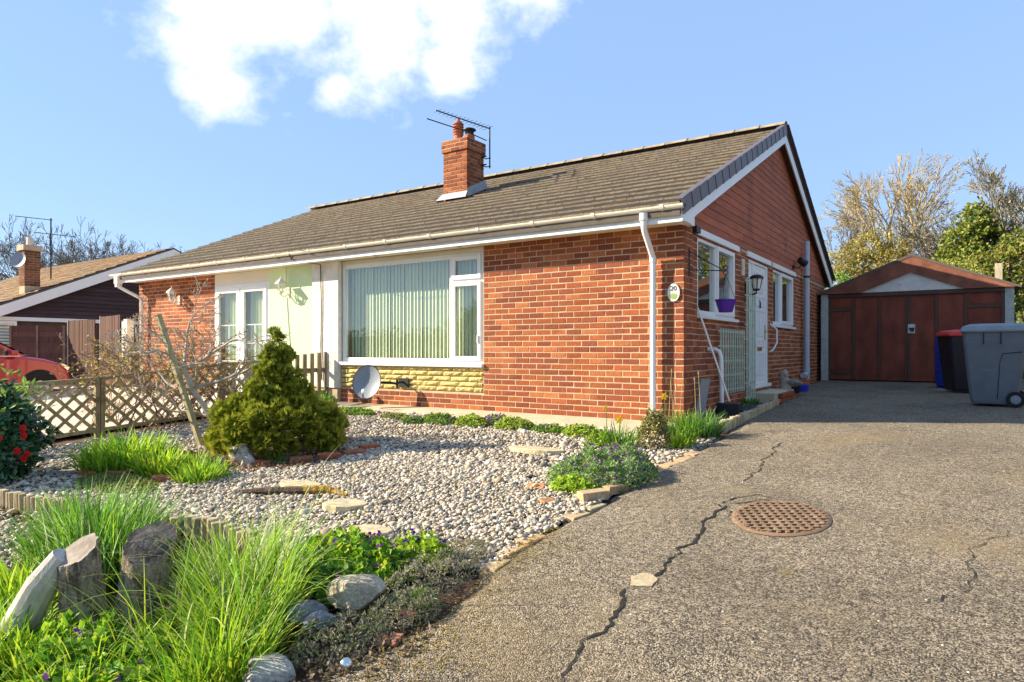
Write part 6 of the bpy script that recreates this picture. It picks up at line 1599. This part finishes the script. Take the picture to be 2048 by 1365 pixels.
# ------------------------------------------------------------------ camellia with red flowers
def shell_pts(n, c, rx, ry, rz, seed, lump=.18, inner=.55):
    r = np.random.default_rng(seed); d = r.normal(size=(n, 3)); d /= np.linalg.norm(d, axis=1)[:, None]
    k = 1 + lump * np.sin(d[:, 0] * 5 + seed) * np.cos(d[:, 2] * 6 + seed) + lump * .6 * np.sin(d[:, 1] * 9 + d[:, 2] * 7)
    q = r.uniform(inner ** 3, 1, n) ** (1 / 3) * k
    return np.array(c) + d * q[:, None] * np.array([rx, ry, rz]), d
t = thing('camellia_bush', 'dark glossy camellia bush with red flowers at the left edge', 'bush', (-4.62, -5.16, gz(-4.6, -5.1)))
CAMC = (-4.66, -5.20, .05)
P, N = shell_pts(6000, CAMC, .44, .44, .46, 3); P[:, 2] = np.maximum(P[:, 2], gz(-4.25, -5) + .05)
mesh_np('foliage', *leaves(P, N + np.array([0, 0, .35]), .075, .50, [(.02, .085, .035), (.03, .11, .04), (.05, .15, .05), (.014, .06, .03)], 3, jit=.45)[:2], M['gloss'], leaves(P, N + np.array([0, 0, .35]), .075, .50, [(.02, .085, .035), (.03, .11, .04), (.05, .15, .05), (.014, .06, .03)], 3, jit=.45)[2], parent=t)
P, N = shell_pts(520, (-4.64, -5.18, .24), .42, .42, .40, 4, inner=.8); k = P[:, 2] > .30; P = P[k]; N = N[k]
L_ = leaves(P, N + np.array([0, 0, .8]), .085, .42, [(.22, .34, .05), (.30, .42, .08), (.16, .28, .05)], 4); tag(mesh_np('new_growth', L_[0], L_[1], M['leaf'], L_[2], parent=t), kind='stuff')
r = random.Random(6)
for k in range(12):
    a = R(33.9) + r.uniform(.05, 1.5); d = Vector((math.sin(a) * 1.0, -math.cos(a), 0)); p = Vector(CAMC) + Vector((d.x * .50, d.y * .50, r.uniform(-.28, .20)))
    m = MB(); f_ = (d + Vector((0, 0, .2))).normalized(); u = f_.cross(upv).normalized(); w = u.cross(f_)
    for ringk, (n_, rr, lift) in enumerate(((7, .036, .0), (6, .026, .012), (4, .014, .02))):
        for q in range(n_):
            b = q * 2 * math.pi / n_ + ringk * .4; e = u * math.cos(b) + w * math.sin(b); s_ = u * -math.sin(b) + w * math.cos(b)
            m.add([p + f_ * lift, p + e * rr * .6 + s_ * rr * .45 + f_ * (lift + .004), p + e * rr + f_ * (lift - .004), p + e * rr * .6 - s_ * rr * .45 + f_ * (lift + .004)], [(0, 1, 2, 3)], (.62, .02, .015))
    m.build('flower', M['petal'], t)
m = MB(); m.tube([(-4.62, -5.16, -.4), (-4.62, -5.16, 0.1)], [.03, .02], 7, (.12, .09, .06)); m.build('stem', M['twig'], t)
# ------------------------------------------------------------------ golden conifer
con = thing('golden_conifer', 'squat golden-green dwarf conifer in the middle of the garden', 'conifer', (-3.28, -3.12, gz(-3.28, -3.12)))
r = np.random.default_rng(17); CX, CY, CZ = -3.28, -3.12, gz(-3.25, -3.1)
knots = []                                                  # lobes: centre, radius
def lobes(n, z0, z1, rad, rr):
    for k in range(n):
        a = 2 * np.pi * (k + r.uniform(-.25, .25)) / n; z = r.uniform(z0, z1); q = rad * r.uniform(.82, 1.12); knots.append((CX + math.cos(a) * q, CY + math.sin(a) * q, CZ + z, rr * r.uniform(.8, 1.2)))
lobes(15, .08, .22, .60, .155); lobes(13, .26, .40, .54, .155); lobes(9, .42, .50, .34, .13); lobes(7, .56, .66, .22, .125); lobes(6, .72, .84, .16, .11); lobes(5, .88, .99, .11, .09); lobes(4, 1.02, 1.12, .07, .085); lobes(3, 1.15, 1.24, .03, .06)
for z, q in ((.15, .42), (.33, .34), (.55, .20), (.8, .12), (1.0, .07)): knots.append((CX, CY, CZ + z, q))
Pn = []; Dn = []; Tn = []
for (x, y, z, q) in knots:
    n = int(210 * (q / .15) ** 2) if q < .2 else 300; d = r.normal(size=(n, 3)); d /= np.linalg.norm(d, axis=1)[:, None]
    rf = r.uniform(.25, 1, n) ** .5; p = np.array([x, y, z]) + d * (q * .92 * rf)[:, None]
    Pn.append(p); out = p - np.array([CX, CY, z - .25]); out /= np.linalg.norm(out, axis=1)[:, None]
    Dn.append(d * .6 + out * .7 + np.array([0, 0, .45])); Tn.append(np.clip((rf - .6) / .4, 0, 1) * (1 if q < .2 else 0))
P = np.concatenate(Pn); D = np.concatenate(Dn); T = np.concatenate(Tn); k = P[:, 2] > CZ + .03; P, D, T = P[k], D[k], T[k]
D /= np.linalg.norm(D, axis=1)[:, None]; n = len(P)
# every spray: a small fan of five flattened fingers
Vs = []; Cs = []; S = .055 * r.uniform(.7, 1.3, n)
sd = np.cross(D, r.normal(size=(n, 3))); sd /= np.linalg.norm(sd, axis=1)[:, None]
for q in range(5):
    an = (q - 2) * .42; d = D * math.cos(an) + sd * math.sin(an); pe = np.cross(d, np.cross(D, sd)); pe /= np.linalg.norm(pe, axis=1)[:, None]
    ln = S * (1.0 - .12 * abs(q - 2)) * r.uniform(.8, 1.15, n); w = S * .10
    b = P; e = P + d * ln[:, None]; mid = P + d * (ln * .6)[:, None]
    Vs.append(np.stack([b - pe * (w * .5)[:, None], b + pe * (w * .5)[:, None], mid + pe * w[:, None], e, mid - pe * w[:, None]], 1))
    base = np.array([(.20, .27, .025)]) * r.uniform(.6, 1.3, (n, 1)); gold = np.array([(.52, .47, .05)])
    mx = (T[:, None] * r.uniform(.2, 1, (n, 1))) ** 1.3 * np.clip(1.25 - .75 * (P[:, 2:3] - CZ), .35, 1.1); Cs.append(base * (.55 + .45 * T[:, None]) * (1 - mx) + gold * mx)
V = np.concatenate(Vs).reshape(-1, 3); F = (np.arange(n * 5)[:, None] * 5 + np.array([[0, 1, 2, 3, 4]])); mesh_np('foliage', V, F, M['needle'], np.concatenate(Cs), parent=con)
m = MB(); m.tube([(CX, CY, CZ - .05), (CX, CY, CZ + 1.2)], [.06, .01], 8, (.12, .085, .055)); m.build('trunk', M['twig'], con)
# bark litter bed under conifer
P, N = mound_pts(2600, -3.2, -3.35, .85, .75, .02, 81); L_ = leaves(P, N, .035, .6, [(.28, .16, .09), (.20, .11, .06), (.36, .24, .14), (.13, .08, .05)], 81); o = mesh_np('bark_litter', L_[0], L_[1], M['leaf'], L_[2]); tag(o, 'reddish bark litter under the golden conifer', 'litter', kind='stuff')
# ------------------------------------------------------------------ bare shrub with twisting branches
def grow(p, d, L, rad, lvl, out, r, maxl, wig, nch, spread, upb, tips, shrink=.72, minr=.0015, seglen=None, lo=.35):
    n = max(2, int(L / (seglen or .09))); st = L / n; pos = Vector(p); dr = Vector(d).normalized(); rr = rad
    for i in range(n):
        dr = (dr + Vector((r.gauss(0, wig), r.gauss(0, wig), r.gauss(0, wig))) + Vector((0, 0, upb))).normalized()
        q = pos + dr * st; r2 = max(minr, rad * (1 - .55 * (i + 1) / n)); out.append((*pos, *q, rr, r2, lvl)); pos = q; rr = r2
        if lvl < maxl and (i + 1) / n > lo and r.random() < nch / n * 1.4:
            a = r.uniform(0, 2 * math.pi); u = dr.cross(Vector((.3, .5, .8))).normalized(); w = dr.cross(u)
            nd = (dr * math.cos(spread) + (u * math.cos(a) + w * math.sin(a)) * math.sin(spread)).normalized()
            grow(pos, nd, L * shrink * r.uniform(.6, 1.05), rr * .72, lvl + 1, out, r, maxl, wig, nch, spread, upb, tips, shrink, minr, seglen, lo)
    tips.append((*pos, *dr))
    if lvl < maxl:
        for _ in range(2):
            a = r.uniform(0, 2 * math.pi); u = dr.cross(Vector((.3, .5, .8))).normalized(); w = dr.cross(u); sp = spread * .7
            nd = (dr * math.cos(sp) + (u * math.cos(a) + w * math.sin(a)) * math.sin(sp)).normalized()
            grow(pos, nd, L * shrink * r.uniform(.7, 1.05), rr * .8, lvl + 1, out, r, maxl, wig, nch, spread, upb, tips, shrink, minr, seglen, lo)
bs_ = thing('bare_shrub', 'leafless twisting shrub with knobbly grey branches tied to the stake', 'shrub', (-4.25, -3.2, -.22)); r = random.Random(14)
segs = []; tips = []; stem0 = Vector((-4.35, -3.22, -.24)); forks = [Vector((-4.15, -3.22, -.24)), Vector((-4.25, -3.26, .10)), Vector((-4.42, -3.38, .42)), Vector((-4.50, -3.44, .66))]
for a, b in zip(forks[:-1], forks[1:]): segs.append((*a, *b, .032, .028, 0))
trunk = list(segs); segs = []
for st, d, L, rad in ((forks[3], Rv * .9 + upv * .35, .75, .022), (forks[3], Rv * .35 + upv * .9, .65, .02), (forks[2], Rv * .95 + upv * .12 - Fv * .2, .80, .024), (forks[3], -Rv * .6 + upv * .6, .55, .02), (forks[2], -Rv * .95 + upv * .15, .65, .02), (forks[1], Rv * .8 + upv * .35 + Fv * .4, .65, .02), (forks[3], -Rv * .2 + upv * .75 - Fv * .4, .5, .018), (forks[2], Rv * .5 + upv * .6 - Fv * .6, .55, .018), (forks[1], -Rv * .8 + upv * .25 + Fv * .2, .6, .018)):
    grow(st, d, L * 1.0, rad, 1, segs, r, 4, .20, 2.6, .75, .035, tips, .50, .0042, .06)
col = np.array([.46, .38, .30])
for nm, sg, ns in (('trunk', trunk, 8), ('branches', segs, 5)):
    V, F = tubes_np([s[:8] for s in sg], ns); mesh_np(nm, V, F, M['twig'], col[None] * np.random.default_rng(1).uniform(.75, 1.2, (len(F), 1)), parent=bs_)
# tangled climber with sparse young leaves on the lattice
cl = thing('climbing_shrub', 'tangled climber with yellowing young leaves over the lattice fence', 'climber', (-6.1, -3.0, -.2)); r = random.Random(23); segs = []; tips = []
for k in range(17):
    y = -3.35 + k * .10; grow((-6.0 + r.uniform(-.08, .08), y, gz(-6.1, y)), (r.uniform(-.05, .25), r.uniform(-.4, .4), 1), r.uniform(.7, 1.05), .011, 1, segs, r, 4, .24, 2.8, .8, .0, tips, .55, .0034, .07)
V, F = tubes_np([s[:8] for s in segs], 4); mesh_np('stems', V, F, M['twig'], np.array([[.26, .18, .12]]) * np.random.default_rng(2).uniform(.6, 1.3, (len(F), 1)), parent=cl)
tp = np.array(tips); q = np.random.default_rng(3).choice(len(tp), min(len(tp), 1500), replace=False); L_ = leaves(tp[q][:, :3], tp[q][:, 3:], .042, .6, [(.38, .34, .05), (.28, .30, .05), (.42, .30, .08), (.30, .16, .07)], 5, jit=.9); mesh_np('leaves', L_[0], L_[1], M['leaf'], L_[2], parent=cl)
cl2 = thing('tan_shrub', 'tan feathery shrub just right of the red car', 'shrub', (-7.5, -2.75, gz(-7.5, -2.75))); segs = []; tips = []
for k in range(9): grow((-7.5 + r.uniform(-.2, .2), -2.75 + r.uniform(-.25, .25), gz(-7.6, -2.75)), (r.uniform(-.3, .3), r.uniform(-.3, .3), 1), .66, .009, 1, segs, r, 3, .15, 2.5, .55, .03, tips, .5, .003, .08)
V, F = tubes_np([s[:8] for s in segs], 4); mesh_np('stems', V, F, M['twig'], np.full((len(F), 3), .3) * np.array([[1.3, .95, .55]]), parent=cl2)
tp = np.array(tips); L_ = leaves(np.repeat(tp[:, :3], 3, 0), np.repeat(tp[:, 3:], 3, 0), .05, .5, [(.42, .28, .12), (.50, .36, .16), (.36, .34, .06)], 6, jit=.9); mesh_np('leaves', L_[0], L_[1], M['leaf'], L_[2], parent=cl2)
# ------------------------------------------------------------------ trees
def bare_tree(name, label, x, y, z, H, spread, stems, seed, col, leafcol, nleaf, lsize, group=None, maxl=5, fan=.55, rad=None, wig=.10, shrink=.66, trunk=.18, nch=2.2, upb=.035):
    r = random.Random(seed); t = thing(name, label, 'tree', (x, y, z), group); segs = []; tips = []; tr = []
    rad = rad or H * .022
    base = Vector((x, y, z)); top = base + Vector((r.uniform(-.05, .05) * H, 0, H * trunk)); tr.append((*base, *top, rad * 1.5, rad * 1.2))
    for k in range(stems):
        a = 2 * math.pi * (k + r.uniform(-.3, .3)) / stems; d = Vector((math.cos(a) * fan, math.sin(a) * fan, 1)).normalized()
        grow(top - Vector((0, 0, .05 * H * r.random())), d, H * (1 - trunk) * .40 * r.uniform(.8, 1.1), rad * .8, 1, segs, r, maxl, wig, nch, spread, upb, tips, shrink, H * .0011, H * .05, .3)
    V, F = tubes_np(tr, 9); mesh_np('trunk', V, F, M['twig'], np.tile(np.array(col), (len(F), 1)), parent=t)
    S = np.array([s[:8] for s in segs]); V, F = tubes_np(S, 4); rr = np.random.default_rng(seed); cc = np.array(col)[None] * rr.uniform(.7, 1.3, (len(F), 1))
    parts = [(V, F, cc)]
    if nleaf:
        tp = np.array(tips); q = rr.integers(0, len(tp), nleaf); P = tp[q, :3] - tp[q, 3:] * rr.uniform(0, lsize * 5, (nleaf, 1)) + rr.normal(0, lsize * .5, (nleaf, 3))
        parts.append(leaves(P, tp[q, 3:], lsize, .5, leafcol, seed, jit=.9))
    V, F, C = cat_np(*parts); mesh_np('crown', V, F, M['twig'], C, parent=t)
    return t, len(segs)
def leafy_tree(name, label, x, y, z, H, lobes_, cols, n, size, seed, group=None, trunkcol=(.10, .075, .05), mat='leaf', th=.35, cat='tree'):
    t = thing(name, label, cat, (x, y, z), group); rr = np.random.default_rng(seed); Ps = []; Ns = []
    tot = sum(q[3] ** 2 for q in lobes_)
    for (lx, ly, lz, lr) in lobes_:
        k = int(n * lr ** 2 / tot); P, N = shell_pts(k, (x + lx, y + ly, z + lz), lr, lr, lr * .85, int(seed + lx * 10 + lz * 7) % 50, .25, .5); Ps.append(P); Ns.append(N)
    P = np.concatenate(Ps); N = np.concatenate(Ns)
    # ragged gaps
    keep = np.sin(P[:, 0] * 3.1 / size * .16 + seed) * np.sin(P[:, 1] * 2.7 / size * .16) * np.sin(P[:, 2] * 3.3 / size * .16 + 1) > -th; P, N = P[keep], N[keep]
    L_ = leaves(P, N + np.array([0, 0, .4]), size, .6, cols, seed, jit=.7); mesh_np('crown', L_[0], L_[1], M[mat], L_[2], parent=t)
    m = MB(); m.tube([(x, y, z - .1), (x + .05 * H, y, z + H * .35), (x, y, z + H * .75)], [H * .035, H * .025, H * .008], 8, trunkcol)
    for k in range(6):
        a = rr.uniform(0, 6.28); q = rr.uniform(.25, .6) * H; m.tube([(x + .03 * H, y, z + q * .8), (x + math.cos(a) * H * .18, y + math.sin(a) * H * .18, z + q + H * .12)], [H * .012, H * .004], 5, trunkcol)
    m.build('trunk', M['twig'], t); return t
OL = [(.34, .25, .07), (.42, .31, .09), (.26, .20, .06), (.46, .36, .14)]
gg = lambda x, y: gz(x, y)
bare_tree('bare_tree', 'large bare fan-shaped tree with golden twigs behind the garage', .68, 22.4, gg(.68, 22.4) - .2, 7.5, .48, 8, 3, (.40, .31, .17), OL, 5200, .055, maxl=5, fan=.55, rad=.15, shrink=.68, trunk=.36, nch=2.3, wig=.07, upb=.004)
bare_tree('bare_tree', 'slim bare tree between the gable and the big golden tree', -.95, 18.8, gg(-1, 18.8) - .2, 5.6, .40, 3, 5, (.19, .16, .12), OL, 500, .08, maxl=5, fan=.25, rad=.07, trunk=.35)
bare_tree('bare_tree', 'tall bare tree at the right edge with grey-green twigs', 4.75, 20.0, gg(4.75, 20) - .2, 7.3, .46, 8, 8, (.24, .21, .16), [(.22, .22, .10), (.30, .27, .14), (.34, .28, .16)], 4200, .10, maxl=6, fan=.75, rad=.14, shrink=.68, trunk=.22, nch=2.0)
bare_tree('bare_tree', 'grey twiggy tree between the golden tree and the ivy-clad tree', 2.1, 20.0, gg(2.1, 20) - .2, 4.6, .55, 6, 11, (.27, .23, .18), [(.30, .24, .14), (.36, .30, .20)], 3000, .08, maxl=6, fan=.8, rad=.07, trunk=.35)
IVY = [(.15, .21, .03), (.24, .28, .04), (.09, .14, .02), (.33, .33, .06)]
leafy_tree('ivy_tree', 'olive-green ivy-clad tree right of the golden tree', 2.85, 19.2, gg(2.85, 19.2), 4.6, [(0, 0, 1.6, 1.05), (.15, 0, 2.5, 1.0), (.1, 0, 3.4, .85), (.7, .1, 3.2, .8), (-.55, 0, 2.5, .8), (.25, 0, 4.15, .6)], IVY, 15000, .14, 21)
leafy_tree('broadleaf_bush', 'sprawling yellow-green bush behind the left of the garage roof', 0.0, 16.2, gg(0, 16.2), 3.4, [(0, 0, 2.5, .9), (.7, 0, 2.8, .75), (-.35, 0, 3.0, .75), (.35, .2, 3.5, .6), (1.2, 0, 2.6, .6), (.2, 0, 1.2, .9), (.9, 0, 3.3, .5)], [(.30, .25, .05), (.38, .31, .07), (.20, .17, .03), (.46, .37, .10)], 15000, .085, 22, cat='bush', th=.25)
leafy_tree('broadleaf_bush', 'bright green bush just behind the house verge and garage', -.32, 14.5, gg(-.32, 14.5), 2.6, [(0, 0, 2.3, .5), (.3, 0, 1.8, .5), (-.3, 0, 1.9, .5), (0, 0, 1.2, .6)], [(.10, .24, .03), (.16, .32, .04), (.06, .15, .02)], 3200, .09, 23, cat='bush')
leafy_tree('broadleaf_bush', 'pale yellow-green clipped bush over the garage roof right side', 2.55, 16.4, gg(2.55, 16.4), 3.0, [(0, 0, 2.55, .50), (.35, 0, 2.3, .5), (0, 0, 1.7, .6)], [(.36, .38, .07), (.44, .44, .10), (.28, .32, .06)], 3800, .075, 24, cat='bush', th=.6)
leafy_tree('broadleaf_bush', 'mixed green and gold shrubbery right of the ivy-clad tree', 3.75, 17.4, gg(3.75, 17.4), 4.0, [(0, 0, 2.2, .8), (.6, 0, 2.8, .75), (-.45, 0, 2.6, .6), (1.2, 0, 2.6, .8), (.3, .3, 3.3, .5), (1.1, .2, 3.4, .55), (0.4, 0, 1.2, 1.0)], [(.16, .22, .03), (.26, .26, .05), (.34, .26, .06), (.10, .16, .02)], 9500, .11, 25, cat='bush')
leafy_tree('broadleaf_bush', 'green climber at the right edge beside the garage', 4.35, 9.6, gg(4.35, 9.6), 2.4, [(0, 0, 1.0, .6), (.2, 0, 1.7, .55), (.5, .2, 2.2, .5), (.6, 0, .6, .7), (1.2, .3, 1.6, .9)], [(.14, .24, .03), (.22, .30, .05), (.07, .13, .02), (.30, .24, .06)], 6500, .09, 26, cat='bush')
m = MB(); m.box(3.45, 3.62, 15.6, 15.7, .4, 3.28, (.45, .38, .27)); o = m.build('timber_post', M['wood'], loc=(3.5, 15.6, .3)); tag(o, 'pale timber post rising behind the right slope of the garage roof', 'post')
# far left trees behind the neighbour's roof
for i, (x, y, H, s, lab) in enumerate([(-39.0, 12.6, 9.2, 31, 'bare grey tree behind the neighbour\'s roof, right one'), (-40.6, 11.6, 9.9, 32, 'bare grey tree behind the neighbour\'s roof, middle one'), (-42.0, 10.6, 9.6, 33, 'bare grey tree behind the neighbour\'s aerial'), (-44.8, 8.8, 9.0, 34, 'bare grey tree at the far left edge'), (-47.0, 8.0, 9.2, 35, 'bare grey tree left of the neighbour\'s chimney, rear one')]):
    bare_tree('bare_tree', lab, x, y, gg(x, y) - .3, H, .55, 6, s, (.20, .17, .145), [(.22, .19, .15), (.28, .24, .19)], 1500, .12, 'bare trees behind the neighbour', maxl=5, fan=.7, rad=.13, trunk=.15)
# across the road: what the front windows mirror
def hedge(label, x0, x1, y, h, cols, seed):
    t = thing('hedge', label, 'hedge', ((x0 + x1) / 2, y, gz(0, -20)), 'hedges across the road'); rr = np.random.default_rng(seed); n = int((x1 - x0) * 260)
    P = np.stack([rr.uniform(x0, x1, n), y + rr.uniform(-.5, .5, n), gz(0, -20) + rr.uniform(0, 1, n) ** .7 * h * (1 + .08 * np.sin(rr.uniform(x0, x1, n)))], -1)
    N = np.stack([rr.normal(0, .4, n), np.sign(P[:, 1] - y), rr.uniform(0, 1, n)], -1); L_ = leaves(P, N, .22, .8, cols, seed, jit=.5); mesh_np('foliage', L_[0], L_[1], M['leaf'], L_[2], parent=t)
    m = MB(); m.box(x0 + .2, x1 - .2, y - .35, y + .35, gz(0, -20), gz(0, -20) + h * .9, (.03, .05, .012)); m.build('core', M['leaf'], t)
hedge('clipped hedge across the road mirrored in the front window', -34, 4, -19.2, 2.5, [(.05, .10, .02), (.09, .15, .03), (.04, .07, .015)], 41)
hedge('clipped hedge across the road to the right', 6, 30, -19.5, 2.0, [(.05, .10, .02), (.09, .15, .03)], 42)
leafy_tree('roadside_tree', 'rounded tree across the road mirrored in the front window', -19.5, -22.5, gz(0, -22), 5.4, [(0, 0, 2.6, 1.7), (1.3, 0, 2.2, 1.3), (-1.4, .3, 2.1, 1.3), (.2, 0, 3.6, 1.2)], [(.06, .11, .03), (.10, .15, .04)], 5000, .28, 43)
leafy_tree('roadside_tree', 'smaller tree across the road', -9.0, -23.5, gz(0, -22), 4.2, [(0, 0, 2.2, 1.3), (1.0, 0, 1.8, 1.0)], [(.06, .11, .03), (.10, .15, .04)], 2500, .28, 44)
leafy_tree('boundary_tree', 'green tree beyond the right side of the drive mirrored in the side windows', 13.0, 6.0, gz(13, 6), 6.0, [(0, 0, 2.6, 1.8), (0, 1.6, 3.2, 1.5), (0, -1.8, 2.4, 1.4)], [(.12, .20, .03), (.20, .26, .05)], 5000, .25, 45)
bare_tree('boundary_tree', 'bare tree beyond the right side of the drive mirrored in the side windows', 14.0, 1.0, gz(13, 1), 7.5, .5, 5, 46, (.13, .11, .09), [(.2, .18, .1)], 500, .12, maxl=5, fan=.55, rad=.16)
# right-hand boundary fence, just out of frame
t = thing('boundary_fence', 'brown close-board fence along the right side of the drive', 'fence', (8.2, 3, 0)); r = random.Random(2)
for k in range(60):
    y = -3 + k * .2; kk = r.uniform(.8, 1.2); mm = MB(); mm.box(8.2, 8.22, y, y + .19, gz(8.2, y), gz(8.2, y) + 1.75, (.22 * kk, .15 * kk, .09 * kk)); mm.build('board', M['fencewood'], t)
# ------------------------------------------------------------------ shingle: rounded beach pebbles
rr = np.random.default_rng(99)
t_ = (1 + 5 ** .5) / 2
ico = np.array([(-1, t_, 0), (1, t_, 0), (-1, -t_, 0), (1, -t_, 0), (0, -1, t_), (0, 1, t_), (0, -1, -t_), (0, 1, -t_), (t_, 0, -1), (t_, 0, 1), (-t_, 0, -1), (-t_, 0, 1)]) / math.sqrt(1 + t_ * t_)
icf = np.array([(0, 11, 5), (0, 5, 1), (0, 1, 7), (0, 7, 10), (0, 10, 11), (1, 5, 9), (5, 11, 4), (11, 10, 2), (10, 7, 6), (7, 1, 8), (3, 9, 4), (3, 4, 2), (3, 2, 6), (3, 6, 8), (3, 8, 9), (4, 9, 5), (2, 4, 11), (6, 2, 10), (8, 6, 7), (9, 8, 1)])
PEB = np.array([(.47, .41, .33), (.55, .49, .41), (.36, .31, .25), (.29, .26, .22), (.42, .33, .23), (.62, .57, .50), (.20, .18, .165), (.40, .37, .33), (.50, .41, .30)])
def pebble_field(name, n, region, mask, size, seed, lay=.012):
    rr = np.random.default_rng(seed); x = rr.uniform(region[0], region[1], n); y = rr.uniform(region[2], region[3], n); k = mask(x, y); x, y = x[k], y[k]; n = len(x)
    s = size * rr.lognormal(-.08, .38, n); sc = np.stack([s * rr.uniform(.9, 1.5, n), s * rr.uniform(.75, 1.1, n), s * rr.uniform(.45, .8, n)], -1)
    z = ground(x, y) + rr.uniform(-.004, lay, n) + s * .12; a = rr.uniform(0, 2 * np.pi, n); b = rr.normal(0, .3, n)
    v = ico[None] * rr.uniform(.86, 1.14, (n, 12, 1)) * sc[:, None]; X = v[..., 0] * np.cos(b)[:, None] + v[..., 2] * np.sin(b)[:, None]; Z = -v[..., 0] * np.sin(b)[:, None] + v[..., 2] * np.cos(b)[:, None]; Y = v[..., 1]
    V = np.stack([X * np.cos(a)[:, None] - Y * np.sin(a)[:, None] + x[:, None], X * np.sin(a)[:, None] + Y * np.cos(a)[:, None] + y[:, None], Z + z[:, None]], -1).reshape(-1, 3)
    F = (icf[None] + (np.arange(n) * 12)[:, None, None]).reshape(-1, 3); C = np.repeat(PEB[rr.integers(0, len(PEB), n)] * np.array([[1.08, 1.05, .98]]) * rr.uniform(.6, 1.15, (n, 1)), 20, 0)
    o = mesh_np(name, V, F, M['pebble'], C, smooth=True); tag(o, 'beach pebble shingle covering the front garden', 'shingle', kind='stuff'); return o
ps = np.array([(-.995, -4.256, .13), (-.39, -4.60, .11), (-.22, -4.92, .11), (-1.78, -4.02, .14), (-.75, -2.05, .18)])
def pmask(x, y):
    k = in_shingle(x, y)
    for a, b, c in ps: k &= ((x - a) ** 2 + (y - b) ** 2) > c * c
    k &= ~(((x + 3.15) / .85) ** 2 + ((y + 3.25) / .62) ** 2 < 1) & ~((x < -3.0) & (y > -4.7) & (y < -3.6) & (x > -4.6))
    return k
pebble_field('shingle_pebbles', 40000, (-3.2, .60, -5.5, -2.6), pmask, .0112, 1)
pebble_field('shingle_pebbles', 26000, (-6.05, .60, -3.2, -.6), pmask, .0140, 2)
pebble_field('shingle_pebbles', 9000, (-6.05, -2.8, -5.6, -3.0), pmask, .0155, 3)
pebble_field('shingle_pebbles', 4500, (-4.6, -1.9, -6.5, -5.3), lambda x, y: y < np.interp(x, [p[0] for p in LOG_LINE], [p[1] for p in LOG_LINE]) - .05, .016, 4)
# moss flecks on the drive beside the beds
n = 5200; y = rr.uniform(-6.2, -3.2, n); x = edge_x(y) + rr.exponential(.20, n); k = (np.sin(x * 5 + y * 3) + np.sin(y * 4.1) + rr.normal(0, .5, n) > .2); x, y = x[k], y[k]
P = np.stack([x, y, np.array([dz_drive(a, b) for a, b in zip(x, y)]) + .0015], -1); L_ = leaves(P, np.tile([[0, 0, .05]], (len(P), 1)), .013, .8, [(.34, .24, .035), (.26, .19, .03), (.40, .30, .06)], 77, jit=.02); L_[0][:, 2] = np.repeat(P[:, 2], 4) + np.tile([0, .003, .001, .003], len(P))
o = mesh_np('moss_flecks', L_[0], L_[1], M['leaf'], L_[2]); tag(o, 'yellow-brown moss flecks on the drive along the flower bed', 'moss', kind='stuff')
# purple slate chips in the bed by the side wall
n = 2600; x = rr.uniform(-.01, .47, n); y = rr.uniform(-.28, 2.7, n); k = x < edge_x(y) - .09; x, y = x[k], y[k]; n = len(x)
s = rr.uniform(.012, .032, n); a = rr.uniform(0, 6.28, n); v = ico[None] * np.stack([s, s * .7, s * .22], -1)[:, None] * rr.uniform(.8, 1.2, (n, 12, 1))
V = np.stack([v[..., 0] * np.cos(a)[:, None] - v[..., 1] * np.sin(a)[:, None] + x[:, None], v[..., 0] * np.sin(a)[:, None] + v[..., 1] * np.cos(a)[:, None] + y[:, None], v[..., 2] + (ground(x, y) + rr.uniform(.0, .025, n))[:, None]], -1).reshape(-1, 3)
F = (icf[None] + (np.arange(n) * 12)[:, None, None]).reshape(-1, 3); o = mesh_np('slate_chips', V, F, M['slate'], np.repeat(np.array([[.075, .065, .095]]) * rr.uniform(.6, 1.6, (n, 1)), 20, 0)); tag(o, 'dark purple slate chippings beside the side wall', 'slate chips', kind='stuff')
# grit and small stray stones on the drive
n = 500; x = rr.uniform(.7, 5, n); y = rr.uniform(-5.6, 4, n); k = x > edge_x(y) + .03; x, y = x[k], y[k]; n = len(x); s = rr.uniform(.003, .008, n)
V = (ico[None] * s[:, None, None] * np.array([1, 1, .6]) + np.stack([x, y, np.array([dz_drive(a, b) for a, b in zip(x, y)]) + .002], -1)[:, None]).reshape(-1, 3); F = (icf[None] + (np.arange(n) * 12)[:, None, None]).reshape(-1, 3)
o = mesh_np('drive_grit', V, F, M['pebble'], np.repeat(PEB[rr.integers(0, 9, n)], 20, 0)); tag(o, 'loose grit scattered on the drive', 'grit', kind='stuff')
